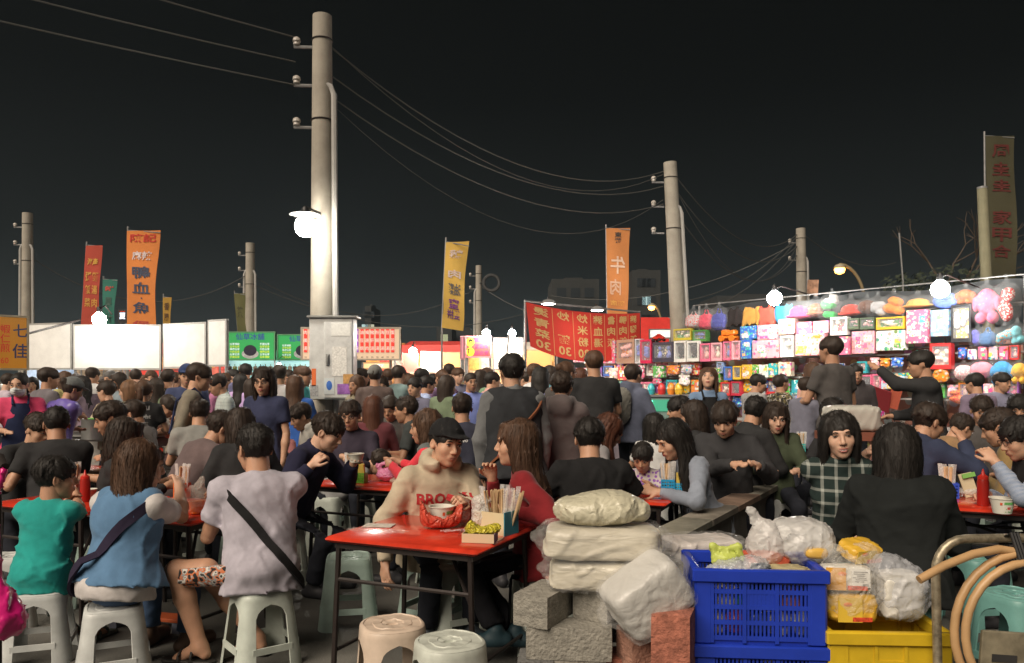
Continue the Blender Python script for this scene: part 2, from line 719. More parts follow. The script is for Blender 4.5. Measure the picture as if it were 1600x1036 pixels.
def hair_base(style, h, seed):
    key = ('hair', style, h, seed)
    if key in _HC:
        return _HC[key]
    g = random.Random(seed * 31 + 5)
    longs = {'long': .42, 'bob': .19, 'wavy': .34, 'vlong': .50, 'bangs': .36}
    L = longs.get(style, 0)
    f = F((-.17, -.22, -.12 - L), (.17, .15, .16), h)
    f.ell((0, -.016, .036), (.0825, .1035, .093), k=0)
    f.noise(.0018, .045, seed + 1, ridged=False, aniso=(1, .5, 1))
    if style in ('short', 'crop', 'mop', 'side'):
        low = {'crop': -.045, 'short': -.060, 'mop': -.075, 'side': -.06}[style]
        f.ell((0, .02, low - .075), (.115, .105, .085), k=.012, sub=True)
        f.ell((0, .108, -.052 if style != 'mop' else -.068), (.080, .062, .114), k=.008, sub=True)
        for sx in (-1, 1):
            f.ell((sx * .09, -.002, -.012), (.030, .026, .038), k=.006, sub=True)
        n = {'crop': 70, 'short': 200, 'mop': 240, 'side': 220}[style]
        ln = {'crop': .016, 'short': .036, 'mop': .048, 'side': .042}[style]
        for i in range(n):
            th = g.uniform(0, 6.283)
            z = g.uniform(.05, .98)
            rr = math.sqrt(1 - z * z)
            nx, ny, nz = rr * math.cos(th), rr * math.sin(th), z
            p = np.array((.083 * nx, -.016 + .104 * ny, .037 + .094 * nz)) * .985
            d = np.array((nx * .9 + g.uniform(-.35, .35), (.75 if ny > .0 else -.5) + g.uniform(-.3, .3), -.35 - .75 * (1 - nz) + g.uniform(-.15, .15)))
            d -= np.array((nx, ny, nz)) * (d @ np.array((nx, ny, nz))) * .82
            if style == 'side':
                d[0] += .6
            d /= np.linalg.norm(d)
            f.cap(p, p + d * ln * g.uniform(.6, 1.2), .010, .004, k=.006)
        if style in ('mop', 'short'):                                # fringe
            for i in range(16):
                x = -.058 + .116 * i / 15
                y = .078 - abs(x) * .35
                f.cap((x, y, .085 - abs(x) * .4), (x + g.uniform(-.014, .014), y + .022, (.058 if style == 'short' else .036) + g.uniform(-.010, .014)), .011, .004, k=.004)
    elif L:
        cut = -.055 if style != 'bangs' else -.075
        f.ell((0, .112, cut), (.064, .062, .098), k=.006, sub=True)
        if style == 'bangs' or style == 'bob':
            for i in range(22):
                x = -.062 + .124 * i / 21
                y = .083 - abs(x) * .42
                f.cap((x * .7, y - .012, .105), (x + g.uniform(-.006, .006), y + .014, .026 + g.uniform(-.010, .008)), .010, .004, k=.004)
        n = 44
        for ring, (r0, r1) in enumerate(((1.0, 1.0), (.93, .9))):
            for i in range(n):
                ph = R(64) + (2 * math.pi - R(128)) * (i + g.uniform(-.4, .4)) / (n - 1)
                sx, cy = math.sin(ph), math.cos(ph)
                w = 1 if abs(sx) > .4 else .9
                ex = g.uniform(-.018, .018)
                wav = .014 if style == 'wavy' else .004
                back = .5 * (1 - cy)
                end = -L * g.uniform(.82, 1.05) * (1 if cy < .5 else .9)
                pts = [(.012 * sx * r0, -.020 + .020 * cy * r0, .124), (.062 * sx * r0, -.016 + .078 * cy * r0, .098), (.086 * sx * r0, -.018 + .104 * cy * r0, .040),
                       (.090 * sx * r1, -.022 + .098 * cy * r1, -.04),
                       (.088 * sx * r1 + g.uniform(-wav, wav), -.026 + .088 * cy * r1, max(-.13, end * .6)),
                       ((.098 * sx) * r1 + g.uniform(-wav, wav), -.040 - .030 * back + .080 * cy * r1, end * .75),
                       ((.088 * sx) * r1 + ex, -.045 - .035 * back + .070 * cy * r1 + ex, end)]
                if style == 'bob':
                    pts = pts[:4] + [(.086 * sx + ex * .3, -.02 + .088 * cy, -.10), (.070 * sx + ex * .3, -.018 + .075 * cy, end)]
                for a, b, ra, rb in zip(pts, pts[1:], (.012, .014, .014, .013, .012, .010), (.014, .014, .013, .012, .010, .004)):
                    f.cap(a, b, ra, rb, k=.004)
        f.noise(.0022, .016, seed + 9, ridged=False, aniso=(1, 1, .12))
    else:                                                         # tied back: pony, bun
        f.ell((0, .02, -.130), (.115, .085, .085), k=.012, sub=True)
        f.ell((0, .114, -.045), (.084, .074, .134), k=.008, sub=True)
        for sx in (-1, 1):
            f.ell((sx * .09, .004, -.014), (.026, .022, .034), k=.006, sub=True)
        f.noise(.0016, .014, seed + 3, ridged=False, aniso=(1, .2, 1))
        if style == 'bun':
            f.ell((0, -.118, .055), (.042, .036, .040), k=.008)
        else:
            pts = [(0, -.11, .04), (0, -.150, .020), (.005, -.160, -.05), (.0, -.145, -.13)]
            for a, b, r in zip(pts, pts[1:], (.026, .032, .030)):
                f.cap(a, b, r, r * .85, k=.01)
    v, q = f.mesh()
    if h < .012:
        v, q = add_strands(v, q, bool(L), h, seed, style in ('pony', 'bun'))
    _HC[key] = (v, q)
    return _HC[key]


def add_strands(v, q, longh, h, seed, tied=False):
    """thin tapering ribbons combed over the hair's surface"""
    g = np.random.RandomState(seed + 17)
    a, b, c = v[q[:, 0]], v[q[:, 1]], v[q[:, 2]]
    fn = np.cross(b - a, c - a)
    vn = np.zeros_like(v)
    for k in range(4):
        np.add.at(vn, q[:, k], fn)
    vn /= np.linalg.norm(vn, axis=1)[:, None] + 1e-9
    near = h < .008
    n = (1900 if near else 650) * (2 if longh else 1)
    cell = h * 2.2
    lo = v.min(0) - .06
    dim = np.ceil((v.max(0) + .06 - lo) / cell).astype(int) + 2
    grid = np.full(dim, -1, np.int32)
    vi = ((v - lo) / cell).astype(int)
    grid[vi[:, 0], vi[:, 1], vi[:, 2]] = np.arange(len(v))
    nb = sorted(((i, j, k) for i in (-1, 0, 1) for j in (-1, 0, 1) for k in (-1, 0, 1)), key=lambda t: t[0] ** 2 + t[1] ** 2 + t[2] ** 2)
    out = v - np.array((0, -.015, .02))
    cand = np.nonzero((vn * out).sum(1) > (-.01 if longh else .0))[0]
    steps, ln, w = (4, .042, .0012) if longh else (2, .020, .0011)
    if not near:
        w *= 1.7
    ii = g.choice(cand, min(n, len(cand)), False)
    m = len(ii)
    p = v[ii] + g.normal(size=(m, 3)) * h * .5
    nn = vn[ii]
    lift = g.uniform(.001, .004, (m, 1))
    jit = g.normal(size=(m, 3)) * (.09 if tied else .11 if longh else .2)
    L_ = ln * g.uniform(.6, 1.3, (m, 1))
    tip = .007 * g.uniform(.2, 1., (m, 1))
    P, Nn = [], []
    for k in range(steps + 1):
        P.append(p + nn * (lift + (tip * (k / steps) ** 2 if not longh else .002)))
        Nn.append(nn)
        if tied:
            fl = np.stack((0 * p[:, 0], 0 * p[:, 0] - 1., np.where(p[:, 1] > .02, .9, -.35)), 1)
        elif longh:
            fl = np.stack((p[:, 0] * 3, p[:, 1] * 2 + .1, 0 * p[:, 0] - 1.), 1)
        else:
            fl = np.stack((p[:, 0] * 9, np.where(p[:, 1] > -.02, .9, -.5), -.5 - 6 * np.abs(p[:, 0])), 1)
        fl = fl + jit
        fl -= nn * (fl * nn).sum(1)[:, None]
        p = p + fl / (np.linalg.norm(fl, axis=1)[:, None] + 1e-9) * L_
        ci = np.clip(((p - lo) / cell).astype(int), 1, dim - 2)
        j = np.full(m, -1)
        for o in nb:
            c_ = grid[ci[:, 0] + o[0], ci[:, 1] + o[1], ci[:, 2] + o[2]]
            j = np.where((j < 0) & (c_ >= 0), c_, j)
        ok = (j >= 0)[:, None]
        p = np.where(ok, v[j], P[-1] * .5 + p * .5)
        nn = np.where(ok, vn[j], nn)
    rib = np.zeros((m, steps + 1, 2, 3))
    for k in range(steps + 1):
        t = P[min(k + 1, steps)] - P[max(k - 1, 0)]
        s_ = np.cross(Nn[k], t)
        s_ /= np.linalg.norm(s_, axis=1)[:, None] + 1e-9
        ww = w * (1 - .92 * (k / steps) ** 2)
        rib[:, k, 0], rib[:, k, 1] = P[k] - s_ * ww, P[k] + s_ * ww
    hit = np.zeros(m, bool)
    for a_ in P:
        hit |= (a_[:, 1] > .045) & (a_[:, 2] < .038) & (np.abs(a_[:, 0]) < .066)
    rib = rib[~hit]
    m = len(rib)
    idx = len(v) + np.arange(m * (steps + 1) * 2).reshape(m, steps + 1, 2)
    Q = np.stack((idx[:, :-1, 0], idx[:, :-1, 1], idx[:, 1:, 1], idx[:, 1:, 0]), -1).reshape(-1, 4)
    return np.concatenate((v, rib.reshape(-1, 3))), np.concatenate((q, Q)).astype(np.int32)


def ik(a, t, l1, l2, hint):
    a, t = Vector(a), Vector(t)
    v = t - a
    d = min(v.length, (l1 + l2) * .995)
    if d < .02:
        v = Vector((0, 0, -1))
        d = .02
    u = v.normalized()
    t = a + u * d
    x = (l1 * l1 - l2 * l2 + d * d) / (2 * d)
    hgt = math.sqrt(max(0, l1 * l1 - x * x))
    w = Vector(hint) - u * Vector(hint).dot(u)
    w = w.normalized() if w.length > 1e-4 else u.orthogonal().normalized()
    return a + u * x + w * hgt, t


def hand_field(f, Wr, d, n, side, s, curl=.6, fingers=True):
    d = d.normalized()
    n = (n - d * n.dot(d)).normalized()
    lat = d.cross(n) * side
    c = Wr + d * .045 * s
    rot = Matrix((lat, d, n)).transposed()
    f.ell(c, (.036 * s, .050 * s, .015 * s), rot, k=.012)
    if not fingers:
        f.ell(Wr + d * .105 * s + n * .02 * s, (.032 * s, .040 * s, .016 * s), rot, k=.012)
        f.cap(Wr + (d * .02 + lat * .03) * s, Wr + (d * .07 + lat * .055 + n * .02) * s, .010 * s, .008 * s, k=.008)
        return
    for i, (o, ln) in enumerate(((.030, .070), (.0105, .080), (-.0095, .074), (-.029, .058))):
        p0 = Wr + (d * .082 + lat * o) * s
        sp = lat * (o * 2.4)
        c1, c2, c3 = curl * .55 + .05 * i, curl * 1.25 + .06 * i, curl * 1.9
        p1 = p0 + (d * math.cos(c1) + n * math.sin(c1) + sp).normalized() * ln * .42 * s
        p2 = p1 + (d * math.cos(c2) + n * math.sin(c2) + sp * .5).normalized() * ln * .33 * s
        p3 = p2 + (d * math.cos(c3) + n * math.sin(c3)).normalized() * ln * .27 * s
        f.cap(p0 - d * .02 * s, p1, .0098 * s, .0088 * s, k=.004)
        f.cap(p1, p2, .0088 * s, .0080 * s, k=.002)
        f.cap(p2, p3, .0080 * s, .0066 * s, k=.002)
    p0 = Wr + (d * .022 + lat * .024) * s
    p1 = p0 + (d * .65 + lat * .75 + n * .25).normalized() * .036 * s
    p2 = p1 + (d * .85 + lat * .25 + n * .45).normalized() * .030 * s
    p3 = p2 + (d * .85 + n * .55).normalized() * .022 * s
    f.cap(p0, p1, .0125 * s, .0105 * s, k=.008)
    f.cap(p1, p2, .0105 * s, .0090 * s, k=.002)
    f.cap(p2, p3, .0090 * s, .0072 * s, k=.002)


PROF = {'m': [(0, .194, .150, -.004), (.25, .172, .128, 0), (.5, .172, .120, 0), (.74, .182, .116, 0), (.86, .168, .100, -.006), (.94, .120, .080, -.010), (1, .066, .064, -.006)],
        'f': [(0, .190, .146, -.004), (.25, .158, .116, 0), (.45, .146, .102, 0), (.68, .158, .112, .008), (.84, .148, .088, -.004), (.94, .100, .070, -.010), (1, .058, .058, -.006)]}


def bounds(pts, m):
    a = np.array([tuple(p) for p in pts])
    return a.min(0) - m, a.max(0) + m


def person(label, head=None, rot=0., pose='sit', X=0., Y=0., s=1., sex='m', skin=0, hair=('short', 'black'), top=('tee', (.02, .02, .02)), bot=('pants', (.02, .022, .03)),
           shoe=(.03, .03, .035), seat=.42, lean=8., side=0., twist=0., hunch=.02, look=(0, 0, 0), hands=('table', 'table'), feet=None, q=1, fat=1.,
           acc=(), seed=None, over=None, face=True, group='people at the night market', elbow=(.55, -.25), z0=0., smile=False, hs=None, curl=.6, wr=1., Z=None, hem=.62, ohem=1.04):
    """q: 0 near (fingers, fine), 1 middle, 2 far. Local frame: facing +Y. Parts: body, hair, top, trousers, shoes, small things worn"""
    seed = seed if seed is not None else (hash(label) if False else sum(map(ord, label)))
    hb, hg, hh, hx = ((.0068, .0122, .0052, .0072), (.014, .020, .0094, .0116), (.022, .028, .0142, .020))[q]
    sit = pose == 'sit'
    hs0 = hs
    Rt = Matrix.Rotation(R(twist), 3, 'Z') @ Matrix.Rotation(R(-lean), 3, 'X') @ Matrix.Rotation(R(side), 3, 'Y')
    up, fw, rt = Rt @ Vector((0, 0, 1)), Rt @ Vector((0, 1, 0)), Rt @ Vector((1, 0, 0))
    Rh = (Matrix.Rotation(R(twist + look[0]), 3, 'Z') @ Matrix.Rotation(R(-look[1]), 3, 'X') @ Matrix.Rotation(R(look[2]), 3, 'Y'))
    nd = (up * .6 + Rh @ Vector((0, 0, 1)) * .4).normalized()
    for _pass in (0, 1):
        hs = hs0 if hs0 else (s if s > .9 else .55 + .45 * s) * 1.07
        zp = (seat + .10 * s) if sit else .92 * s
        if Z is not None:
            zp = Z
        P = Vector((0, 0, zp))
        N = P + up * .50 * s + fw * hunch
        HO = N + nd * .034 * s - Rh @ Vector((0, -.022, -.085)) * hs
        if head and _pass == 0:
            tgt = at(*head)
            if sit:
                seat = min(.50, max(.34, seat + tgt.z - HO.z))
            else:
                s *= tgt.z / HO.z
    if head:
        off = Matrix.Rotation(R(rot), 3, 'Z') @ HO
        X, Y = tgt.x - off.x, tgt.y - off.y
    root = thing('person', label, 'person', (X, Y, z0), R(rot), group)
    root['_seat'] = seat if sit else 0.
    Mh = Matrix.Translation(HO) @ Rh.to_4x4() @ Matrix.Scale(hs, 4)
    fh = Rh @ Vector((0, 1, 0))
    S, Hp, El, Ha, Kn, An = {}, {}, {}, {}, {}, {}
    sw = (.172 if sex == 'm' else .150) * s * (fat ** .5)
    la, lf, lt, ls = .285 * s, .245 * s, .43 * s, .41 * s
    for k, sg in ((0, -1), (1, 1)):
        S[k] = N - up * .080 * s + rt * sg * sw - fw * .012
        Hp[k] = P + Vector((sg * .080 * s, 0, 0))
        t = hands[k]
        if t[0] == 'w':
            t = Matrix.Rotation(-R(rot), 3, 'Z') @ (at(*t[1:]) - Vector((X, Y, z0)))
        if isinstance(t, str):
            t = {'table': Vector((sg * .13 * s, .38 * s, .775)), 'low': Vector((sg * .13 * s, .33 * s, zp + .14)), 'lap': Vector((sg * .10 * s, .34 * s, zp + .10 * s)),
                 'down': S[k] + Vector((sg * .05, .04, -.52 * s)), 'mouth': HO + fh * .135 * hs + Rh @ Vector((sg * .05, .0, -.215)) * hs,
                 'chest': N + fw * .26 * s - up * .16 * s + rt * sg * .05, 'knee': Vector((sg * .13 * s, .40 * s, zp + .02)), 'plate': Vector((sg * .09 * s, .34 * s, .86)),
                 'back': P + Vector((sg * .16, -.16, .05))}[t]
        else:
            t = Vector(t)
        hint = Vector((sg * elbow[0], elbow[1], -.8))
        El[k], Ha[k] = ik(S[k], t, la, lf, hint)
        if feet:
            a = Vector(feet[k]) if feet[k][0] != 'w' else Matrix.Rotation(-R(rot), 3, 'Z') @ (at(*feet[k][1:]) - Vector((X, Y, z0)))
        elif sit:
            a = Vector((sg * .13 * s, (.36 + .05 * ((seed >> k) % 3 - 1)) * s, .085 * s))
        else:
            a = Vector((sg * .095 * s, .03 * (((seed >> k) % 3) - 1), .085 * s))
        Kn[k], An[k] = ik(Hp[k], a, lt, ls, Vector((sg * .12, 1, .35 if sit else 0)))
    sk = skin_mat(skin)
    kind, tcol = top[0], top[1]
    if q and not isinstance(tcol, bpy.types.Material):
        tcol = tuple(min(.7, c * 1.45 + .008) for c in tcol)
    tmat = tcol if isinstance(tcol, bpy.types.Material) else fab(tcol)
    short = kind in ('tee', 'vest', 'polo', 'tank')
    bkind, bcol = bot[0], bot[1]
    bmat = bcol if isinstance(bcol, bpy.types.Material) else fab(bcol, var=.22)
    # --- body: one skin mesh from head to hands and feet
    L = []
    v, qd, sy = head_base(hh, sex == 'f', s < .9)
    L.append((xf(v, Mh), qd))
    lo, hi = bounds([P, N, HO, S[0], S[1], El[0], El[1]], .12)
    f = F(lo, hi, (.013, .016, .022)[q])
    nb = HO + Rh @ Vector((0, -.018, -.045)) * hs
    f.cap(N - up * .05, nb, .066 * s if sex == 'm' else .056 * s, .056 * hs if sex == 'm' else .047 * hs, k=0)
    if q == 0:
        f.cap(P + up * .05, N - up * .15 * s, .075 * s, .070 * s, k=.05)
    for k in (0, 1):
        f.cap(N - up * .05, S[k], .035 * s, .040 * s, k=.04)
        f.cap(S[k], El[k], .043 * s * fat ** .5, .035 * s, k=.02)
    L.append(f.mesh())
    for k, sg in ((0, -1), (1, 1)):
        fd = (Ha[k] - El[k]).normalized()
        fin = q == 0
        lo, hi = bounds([El[k], Ha[k], Ha[k] + fd * .12 * s], .085 * s)
        f = F(lo, hi, hb if not fin else .0063)
        fa = 1. if short else .80
        f.cap(El[k], El[k] + (Ha[k] - El[k]) * .35, .036 * s * fa, .039 * s * fa, k=0)
        f.cap(El[k] + (Ha[k] - El[k]) * .35, Ha[k], .039 * s * fa, .025 * s, k=.02)
        f.cap(Ha[k], Ha[k] + fd * .02, .026 * s, .024 * s, k=.01)
        inward = -rt * sg * .75 - Vector((0, 0, .65))
        hd = fd
        if hands[k] == 'mouth':
            inward = (HO - Ha[k]) + Vector((0, 0, -.02))
            hd = (HO + fh * .10 * hs + Rh @ Vector((0, 0, -.06)) - Ha[k]).normalized()
        hand_field(f, Ha[k], hd, inward, -sg, s * .98, curl if not isinstance(curl, tuple) else curl[k], fin)
        L.append(f.mesh())
    bare = bkind in ('shorts', 'skirt', 'bare')
    for k, sg in ((0, -1), (1, 1)):
        fd = Vector((sg * .18, 1, -.10)) if not bare else Vector((sg * .15, 1, -.32))
        fd.normalize()
        if bare:
            lo, hi = bounds([Kn[k], An[k], An[k] + fd * .18 * s, Hp[k].lerp(Kn[k], .55)], .10)
            f = F(lo, hi, max(hb, .008))
            f.cap(Hp[k].lerp(Kn[k], .6), Kn[k], .066 * s, .052 * s, k=0)
            f.cap(Kn[k], Kn[k].lerp(An[k], .35), .052 * s, .055 * s, k=.03)
            f.cap(Kn[k].lerp(An[k], .35), An[k], .055 * s, .034 * s, k=.02)
            f.cap(An[k], An[k] + fd * .13 * s - Vector((0, 0, .03)), .034 * s, .028 * s, k=.03)
            f.ell(An[k] + fd * .13 * s - Vector((0, 0, .045)), (.040 * s, .045 * s, .020 * s), k=.02)
            f.cap(An[k], An[k] - fd * .03 - Vector((0, 0, .045)), .03 * s, .03 * s, k=.02)
            L.append(f.mesh())
    V, Q = join_meshes(L)
    mesh_obj('body', V, Q, sk, root, True)
    # --- garments
    T = hem * s
    A0 = N - up * T
    big = {'hoodie': 1.10, 'jacket': 1.09, 'long': 1.02, 'coat': 1.15}.get(kind, 1.0) * fat
    prof = [(t, a * s * big, b * s * big * (fat ** .3), c * s) for t, a, b, c in PROF[sex]]
    lo, hi = bounds([A0, N, S[0], S[1], El[0], El[1]] + ([] if short else [Ha[0], Ha[1]]), .21 * s * big)
    f = F(lo, hi, hg)
    f.loft(A0, up, fw, rt, T, prof, bend=0., k=0)
    if sit:
        f.ell(P + Vector((0, -.004, .01)), (.172 * s * fat, .150 * s * fat, .105 * s), k=.05)
        f.plane(A0, tuple(-up))
    if hunch > .03:
        f.ell(N - up * .14 * s - fw * .02, (.155 * s * big, .10 * s * big, .13 * s), Rt, k=.04)
    for k, sg in ((0, -1), (1, 1)):
        f.cap(N - up * .045 * s, S[k], .050 * s, .062 * s * big, k=.035)
        if kind == 'tank':
            continue
        if short:
            f.cap(S[k], S[k].lerp(El[k], .66), .066 * s * big, .062 * s * big, k=.025, flat=True)
        else:
            w = 1.22 if kind in ('hoodie', 'jacket', 'coat') else 1.0
            f.cap(S[k], El[k], .064 * s * big, .052 * s * w, k=.025)
            f.cap(El[k], El[k].lerp(Ha[k], .97), .052 * s * w, .038 * s * w, k=.02, flat=True)
            if kind == 'hoodie':
                f.cap(El[k].lerp(Ha[k], .9), El[k].lerp(Ha[k], .97), .045 * s, .040 * s, k=.008, flat=True)
    if kind in ('hoodie',):
        for i in range(9):
            a0 = -math.pi / 2 + (i - 4) * .48
            a1 = a0 + .48
            pa = N + up * .015 + rt * math.cos(a0) * .088 * s + fw * math.sin(a0) * .085 * s
            pb = N + up * .015 + rt * math.cos(a1) * .088 * s + fw * math.sin(a1) * .085 * s
            f.cap(pa, pb, .036 * s, k=.02)
        f.ell(N - fw * .11 * s - up * .03, (.105 * s, .050 * s, .10 * s), Rt, k=.03)
    elif kind in ('shirt', 'jacket', 'coat', 'polo'):
        for i in range(10):
            a0 = 2 * math.pi * i / 10
            a1 = a0 + 2 * math.pi / 10
            pa = N + up * (.006 - .014 * math.sin(a0)) + rt * math.cos(a0) * .066 * s + fw * (math.sin(a0) * .066 * s)
            pb = N + up * (.006 - .014 * math.sin(a1)) + rt * math.cos(a1) * .066 * s + fw * (math.sin(a1) * .066 * s)
            f.cap(pa, pb, .012 * s, k=.010)
    f.noise((.0085, .008, .006)[q] * wr, .24, seed % 997, True, 4, (1.0, 1.0, .8))
    if q == 0:
        f.noise(.0030 * wr, .11, seed % 991 + 3, True, 4)
    v, qd = f.mesh()
    mesh_obj({'hoodie': 'hoodie', 'jacket': 'jacket', 'coat': 'coat'}.get(kind, 'shirt'), v, qd, tmat, root, True)
    if over:                                       # a second, sleeveless layer (waistcoat or apron)
        okind, ocol = over
        prof2 = [(t, a * (1.13 if t < .9 else 1.04), b * 1.17, c) for t, a, b, c in prof]
        lo, hi = bounds([A0 - up * .1, N, S[0], S[1]], .24 * s)
        f = F(lo, hi, hg)
        if okind == 'vest':
            prof2[0] = (0, prof[0][1] * 1.28, prof[0][2] * 1.25, 0)
            f.loft(N - up * T * ohem, up, fw, rt, T * ohem, prof2, k=0)
            if hunch > .03:
                f.ell(N - up * .14 * s - fw * .03, (.165 * s * big, .112 * s * big, .14 * s), Rt, k=.04)
            for k in (0, 1):
                f.cap(N - up * .03, N.lerp(S[k], .82) + up * .006, .058 * s, .074 * s, k=.03)
            f.noise(.009, .22, seed % 300, True, 4)
            for k, sg in ((0, -1), (1, 1)):
                f.cap(S[k] + rt * sg * .075 - up * .03, S[k] + rt * sg * .3 - up * .16, .066 * s, .085, k=.006, sub=True)
        else:
            f.loft(A0 - up * .02, up, fw, rt, T * .72, [(t, a * 1.02, b * 1.10, c + .008) for t, a, b, c in prof], k=0)
            f.noise(.004, .09, seed % 300, True, 4)
        v, qd = f.mesh()
        if okind == 'apron':                        # bib worn on the front only
            pass
        mesh_obj({'vest': 'waistcoat', 'apron': 'apron'}[okind], v, qd, ocol if isinstance(ocol, bpy.types.Material) else fab(ocol), root, True)
    lo, hi = bounds([P, Kn[0], Kn[1]] + ([] if bare else [An[0], An[1]]), .22 * s)
    f = F(lo, hi, hg * (1.2 if q == 0 else 1.45))
    f.ell(P + Vector((0, .015, -.02)), (.155 * s * fat, .090 * s * fat, .100 * s), k=0)
    for k in (0, 1):
        if bkind == 'skirt':
            f.cap(Hp[k], Kn[k], .105 * s, .10 * s, k=.05, flat=True)
        elif bkind == 'shorts':
            f.cap(Hp[k], Hp[k].lerp(Kn[k], .86), .062 * s * fat, .088 * s, k=.02, flat=True)
        else:
            f.cap(Hp[k], Kn[k], .076 * s * fat, .066 * s, k=.02)
            f.cap(Kn[k], An[k].lerp(Kn[k], .06), .066 * s, .058 * s, k=.02, flat=True)
    f.plane(P + up * .035, tuple(up))
    if sit:
        f.plane((0, 0, zp - .098 * s), (0, 0, -1)) if bkind == 'shorts' else None
    f.noise((.008, .008, .006)[q], .2, seed % 877, True, 4)
    v, qd = f.mesh()
    if sit and Z is None:                            # the seat presses flat
        m = (v[:, 1] < .16) & (v[:, 2] < zp - .099 * s)
        v[m, 2] = zp - .099 * s
    mesh_obj({'skirt': 'skirt', 'shorts': 'shorts'}.get(bkind, 'trousers'), v, qd, bmat, root, True)
    # --- shoes
    for k, sg in ((0, -1), (1, 1)):
        fd = Vector((sg * .18, 1, 0)).normalized()
        a = An[k]
        g = Vector((a.x, a.y, a.z - .085 * s))
        lo, hi = bounds([g - fd * .08, g + fd * .22, a], .07 * s)
        f = F(lo, hi, (.010, .014, .020)[q])
        if bare:                                     # sandals: sole and straps
            f.cap(g - fd * .045 * s + Vector((0, 0, .012)), g + fd * .17 * s + Vector((0, 0, .010)), .040 * s, .045 * s, k=0)
            f.plane(g + Vector((0, 0, .022)), (0, 0, 1))
            f.plane(g + Vector((0, 0, .002)), (0, 0, -1))
            lt_ = Vector((fd.y, -fd.x, 0))
            for o, r, zz in ((.10, .047, .052), (.03, .043, .070)):
                pts = [g + fd * o * s + lt_ * r * s * math.cos(t) + Vector((0, 0, .015 + zz * s * math.sin(t))) for t in np.linspace(0, math.pi, 9)]
                for x, y in zip(pts, pts[1:]):
                    f.cap(x, y, .008, k=.006)
        else:
            f.cap(g - fd * .05 * s + Vector((0, 0, .036 * s)), g + fd * .15 * s + Vector((0, 0, .030 * s)), .040 * s, .041 * s, k=0)
            f.cap(g + Vector((0, 0, .05)), a, .042 * s, .044 * s, k=.03)
            f.plane(g + Vector((0, 0, .001)), (0, 0, -1))
        v, qd = f.mesh()
        mesh_obj('sandal' if bare else 'shoe', v, qd, shoe if isinstance(shoe, bpy.types.Material) else M(shoe, .6, bump=.1), root, True)
    # --- hair, hat
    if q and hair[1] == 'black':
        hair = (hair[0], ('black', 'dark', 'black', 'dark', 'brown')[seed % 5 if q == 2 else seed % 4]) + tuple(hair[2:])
    if hair[0] != 'none':
        st = hair[0]
        v, qd = hair_base(st, hx, seed % 2 if q else seed % 3)
        v = v.copy()
        if len(hair) > 2:                             # sweep long hair towards one shoulder
            w = np.clip((-.02 - v[:, 2]) / .3, 0, 1)
            v[:, 0] += hair[2] * w
            v[:, 1] += (hair[3] if len(hair) > 3 else 0) * w
        if st in ('long', 'vlong', 'wavy', 'bangs'):      # hangs down whatever the head does
            Rz = (Matrix.Rotation(R(twist + look[0]), 3, 'Z'))
            w = np.clip((.02 - v[:, 2]) / .22, 0, 1)[:, None]
            Mz = Matrix.Translation(HO - up * 0.0) @ Rz.to_4x4() @ Matrix.Scale(hs, 4)
            v = xf(v, Mh) * (1 - w) + xf(v, Mz) * w
        else:
            v = xf(v, Mh)
        mesh_obj('hair', v, qd, hair_mat(hair[1]), root, True)
    # --- face
    if face and q < 3:
        dk = M((.012, .010, .009), .35)
        wh = M((.72, .68, .64), .3)
        hc = hair_mat(hair[1]) if hair[0] != 'none' else dk
        for sg in (-1, 1):
            x, z = sg * .032, .011
            y = sy(x, z)
            b = MB()
            rt_ = None
            n_ = 10 if q < 2 else 6
            half = .0060 if not smile else .0040
            b.lathe([(0.0001, -half), (.009, -half * .7), (.0125, 0), (.009, half * .7), (.0001, half)], (x, y - .0015, z), n=n_, sy=.42)
            b.cur = 1
            b.lathe([(0.0001, -half * .92), (.0052, -half * .5), (.0062, 0), (.0052, half * .5), (.0001, half * .92)], (x, y + .0020, z), n=8, sy=.45)
            b.tube([(x - .0145, y - .001, z + half * .35), (x - .005, y + .004, z + half * 1.05), (x + .006, y + .004, z + half * 1.05), (x + .0145, y - .001, z + half * .35)], .0017, n=5)
            b.v = [tuple(xf(np.array([p]), Mh)[0]) for p in b.v]
            b.build('eye', [wh, dk], root, True)
            b = MB()
            yb = sy(x, .032)
            b.tube([(x - sg * .014, yb + .0005, .0300), (x, yb + .0015, .0345), (x + sg * .016, yb - .004, .0305)], [.0030, .0034, .0016], n=5)
            b.v = [tuple(xf(np.array([p]), Mh)[0]) for p in b.v]
            b.build('eyebrow', hc, root, True)
        b = MB()
        ym = sy(0, -.058)
        w_ = .021 if not smile else .026
        lift = .0 if not smile else .005
        b.tube([(-w_, ym - .006 - lift * .8, -.0565 + lift), (-w_ * .5, ym - .0005, -.0535), (0, ym + .001, -.0545), (w_ * .5, ym - .0005, -.0535), (w_, ym - .006 - lift * .8, -.0565 + lift)],
               [.0016, .0042, .0040, .0042, .0016], n=6)
        o_ = .0 if not smile else .005
        b.tube([(-w_ * .9, ym - .006 - lift * .8, -.0585 + lift), (-w_ * .4, ym - .001, -.0625 - o_), (w_ * .4, ym - .001, -.0625 - o_), (w_ * .9, ym - .006 - lift * .8, -.0585 + lift)],
               [.0016, .0050, .0050, .0016], n=6)
        if smile:
            b.cur = 1
            b.lathe([(.0001, -.006), (.016, -.004), (.021, 0), (.016, .004), (.0001, .006)], (0, ym - .006, -.0590), n=10, sy=.4)
        b.v = [tuple(xf(np.array([p]), Mh)[0]) for p in b.v]
        b.build('mouth', [M((.36, .10, .085) if sex == 'f' else (.33, .135, .10), .45), wh], root, True)
